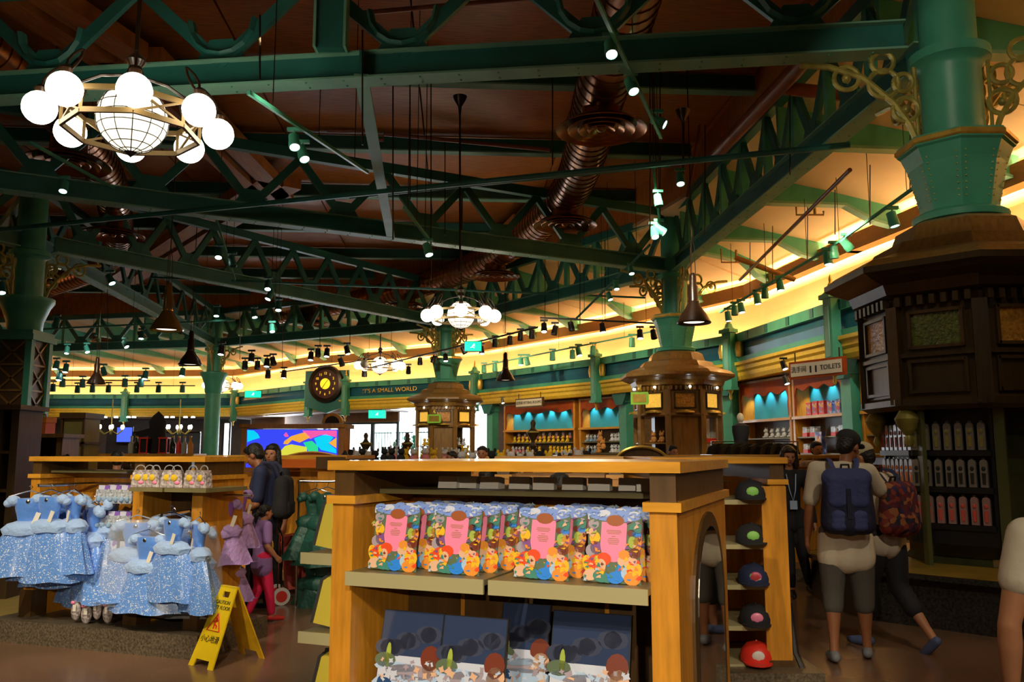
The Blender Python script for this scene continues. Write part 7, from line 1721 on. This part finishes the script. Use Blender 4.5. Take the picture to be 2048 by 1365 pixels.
# man in navy polo, facing left, reading a packet
pl = hz(522, 1222, 0)
o, P, HP = person('man in navy polo and black backpack facing left, looking down at a packet', (pl.x, pl.y, 0), R(88), 1.66, 'skin_dk', dict(neck=(0, .03, .815), head=(0, .075, .885), shR=(.095, .0, .79), shL=(-.095, 0, .79), elR=(.125, .015, .63), wrR=(.07, .13, .66), elL=(-.125, .01, .61), wrL=(-.06, .15, .55), knR=(.05, -.01, .285), anR=(.05, -.02, .045), knL=(-.05, .04, .29), anL=(-.05, .06, .045)),
                 'navy', 'black_cloth', 'black', 'hair', 'short', .8, .97, .15, head_pitch=-28, glasses=True)
backpack(o, P, 1.66, 'black_cloth', 'plush_k', .30, .44, .17, 1.08, False, 'navy_bag_dk', -.18, 'large black backpack on the man in navy')
pk = thing('merchandise_packet', 'small pale packet held by the man in navy', 'package', at(484, 1078, 7.9), R(20)); MB().box((0, 0, 0), (.09, .015, .13)).build('card', 'black', pk); MB().box((0, -.009, -.03), (.06, .004, .06)).build('label_tag', 'paper', pk)
# woman with long hair behind him
pl = at(548, 905, 9.0)
person('woman with long black hair behind the man in navy', (pl.x, 9.0, 0), R(150), 1.60, 'skin', None, 'black_cloth', 'black_cloth', 'black', 'hair', 'long', .8, .97, .1, slim=.92, head_yaw=20)
# person at the right edge, close to the viewer
pl = at(2155, 905, 2.75)
person('person in pale grey tee cut off at the right edge, bare arm hanging', (pl.x, 2.75, 0), R(-20), 1.54, 'skin', dict(elL=(-.150, -.01, .62), wrL=(-.150, .02, .47)), mat('pale_grey_jersey', (.50, .50, .45), .85, bump=.3, scale=10) and 'white_cloth', 'black_cloth', 'black', 'hair', 'long', .50, .97, .1, slim=1.0, vox=.011)
# shoppers whose heads and backs show above or through the counters
def shopper(u, Y, H, rz, lab, top='black_cloth', hs='short', J=None, hair='hair', cap_=None, **k):
    p = at(u, 905, Y); return person(lab, (p.x, Y, 0), R(rz), H, 'skin', J, top, 'black_cloth', 'black', hair, hs, .8, .97, .1, vox=.02, cap_=cap_, **k)
M['grey_tee'] = mat('heather_grey_jersey', (.42, .38, .38), .85)
mch = mat('black_white_check', (.5, .5, .45), .8); nt = mch.node_tree; tc = nt.nodes.new('ShaderNodeTexCoord'); ck_ = nt.nodes.new('ShaderNodeTexChecker'); ck_.inputs['Scale'].default_value = 44; ck_.inputs[1].default_value = (.55, .52, .45, 1); ck_.inputs[2].default_value = (.03, .03, .03, 1); nt.links.new(tc.outputs['Object'], ck_.inputs[0]); nt.links.new(ck_.outputs[0], nt.nodes['Principled BSDF'].inputs['Base Color']); M['check'] = mch
shopper(1345, 13.5, 1.62, 200, 'dark haired shopper whose head shows above the front counter, right of the middle', hs='short')
shopper(235, 9.6, 1.53, 20, 'shopper with round black hair behind the dress counter', hs='short')
shopper(965, 12.0, 1.60, 170, 'dark haired shopper beside the farthest kiosk', hs='short')
shopper(905, 13.0, 1.53, 120, 'dark haired shopper low before the farthest kiosk', hs='short')
shopper(1632, 11.6, 1.66, 190, 'short haired shopper in white beyond the woman in black', 'white_cloth')
shopper(690, 13.0, 1.50, 30, 'dark haired shopper left of the glass doors', hs='bun')
bend = dict(chest=(0, .16, .66), neck=(0, .24, .70), head=(0, .30, .73), shR=(.10, .20, .69), shL=(-.10, .20, .69), elR=(.12, .24, .55), elL=(-.12, .24, .55), wrR=(.06, .34, .50), wrL=(-.06, .34, .50), pel=(0, 0, .53))
shopper(1018, 7.6, 1.72, 160, 'shopper in heather grey top bending over the table seen through the counter opening', 'grey_tee', 'pony', bend)
shopper(1190, 5.5, 1.52, 30, 'crouching shopper in black and white check seen through the counter opening', 'check', 'short', dict(pel=(0, 0, .50), chest=(0, .12, .76), neck=(0, .22, .80), head=(0, .28, .83), shR=(.10, .16, .80), shL=(-.10, .16, .80), elR=(.12, .2, .66), elL=(-.12, .2, .66), wrR=(.06, .3, .6), wrL=(-.06, .3, .6)))
shopper(1485, 7.4, 1.42, 60, 'shopper with brown hair looking down behind the cap counter', 'black_cloth', 'long', hair='hair_brown')
# two round black plush heads on the near display tables
for k, (u, Y) in enumerate(((725, 11.5), (783, 11.5), (802, 11.5), (768, 12))):
    p = at(u, 903, Y); PL['k'].put((p.x, p.y, 1.36), R(20 * k), 'black plush toy peeking over the front counter before the glass doors, %s from the left' % ('first', 'third', 'fourth', 'second')[k], 'black plush before the doors', 0.8)

# ---- keep labels within the allowed length
for o in SC.objects:
    l = o.get('label')
    if l and len(l.replace(',', ' ').split()) > 16:
        l = l.replace(' from the left', ' along').replace(' from its left', ' along')
        if len(l.split()) > 16: l = l.replace(' toy on', ' on').replace(' toy in', ' in')
        o['label'] = ' '.join(l.split()[:16])
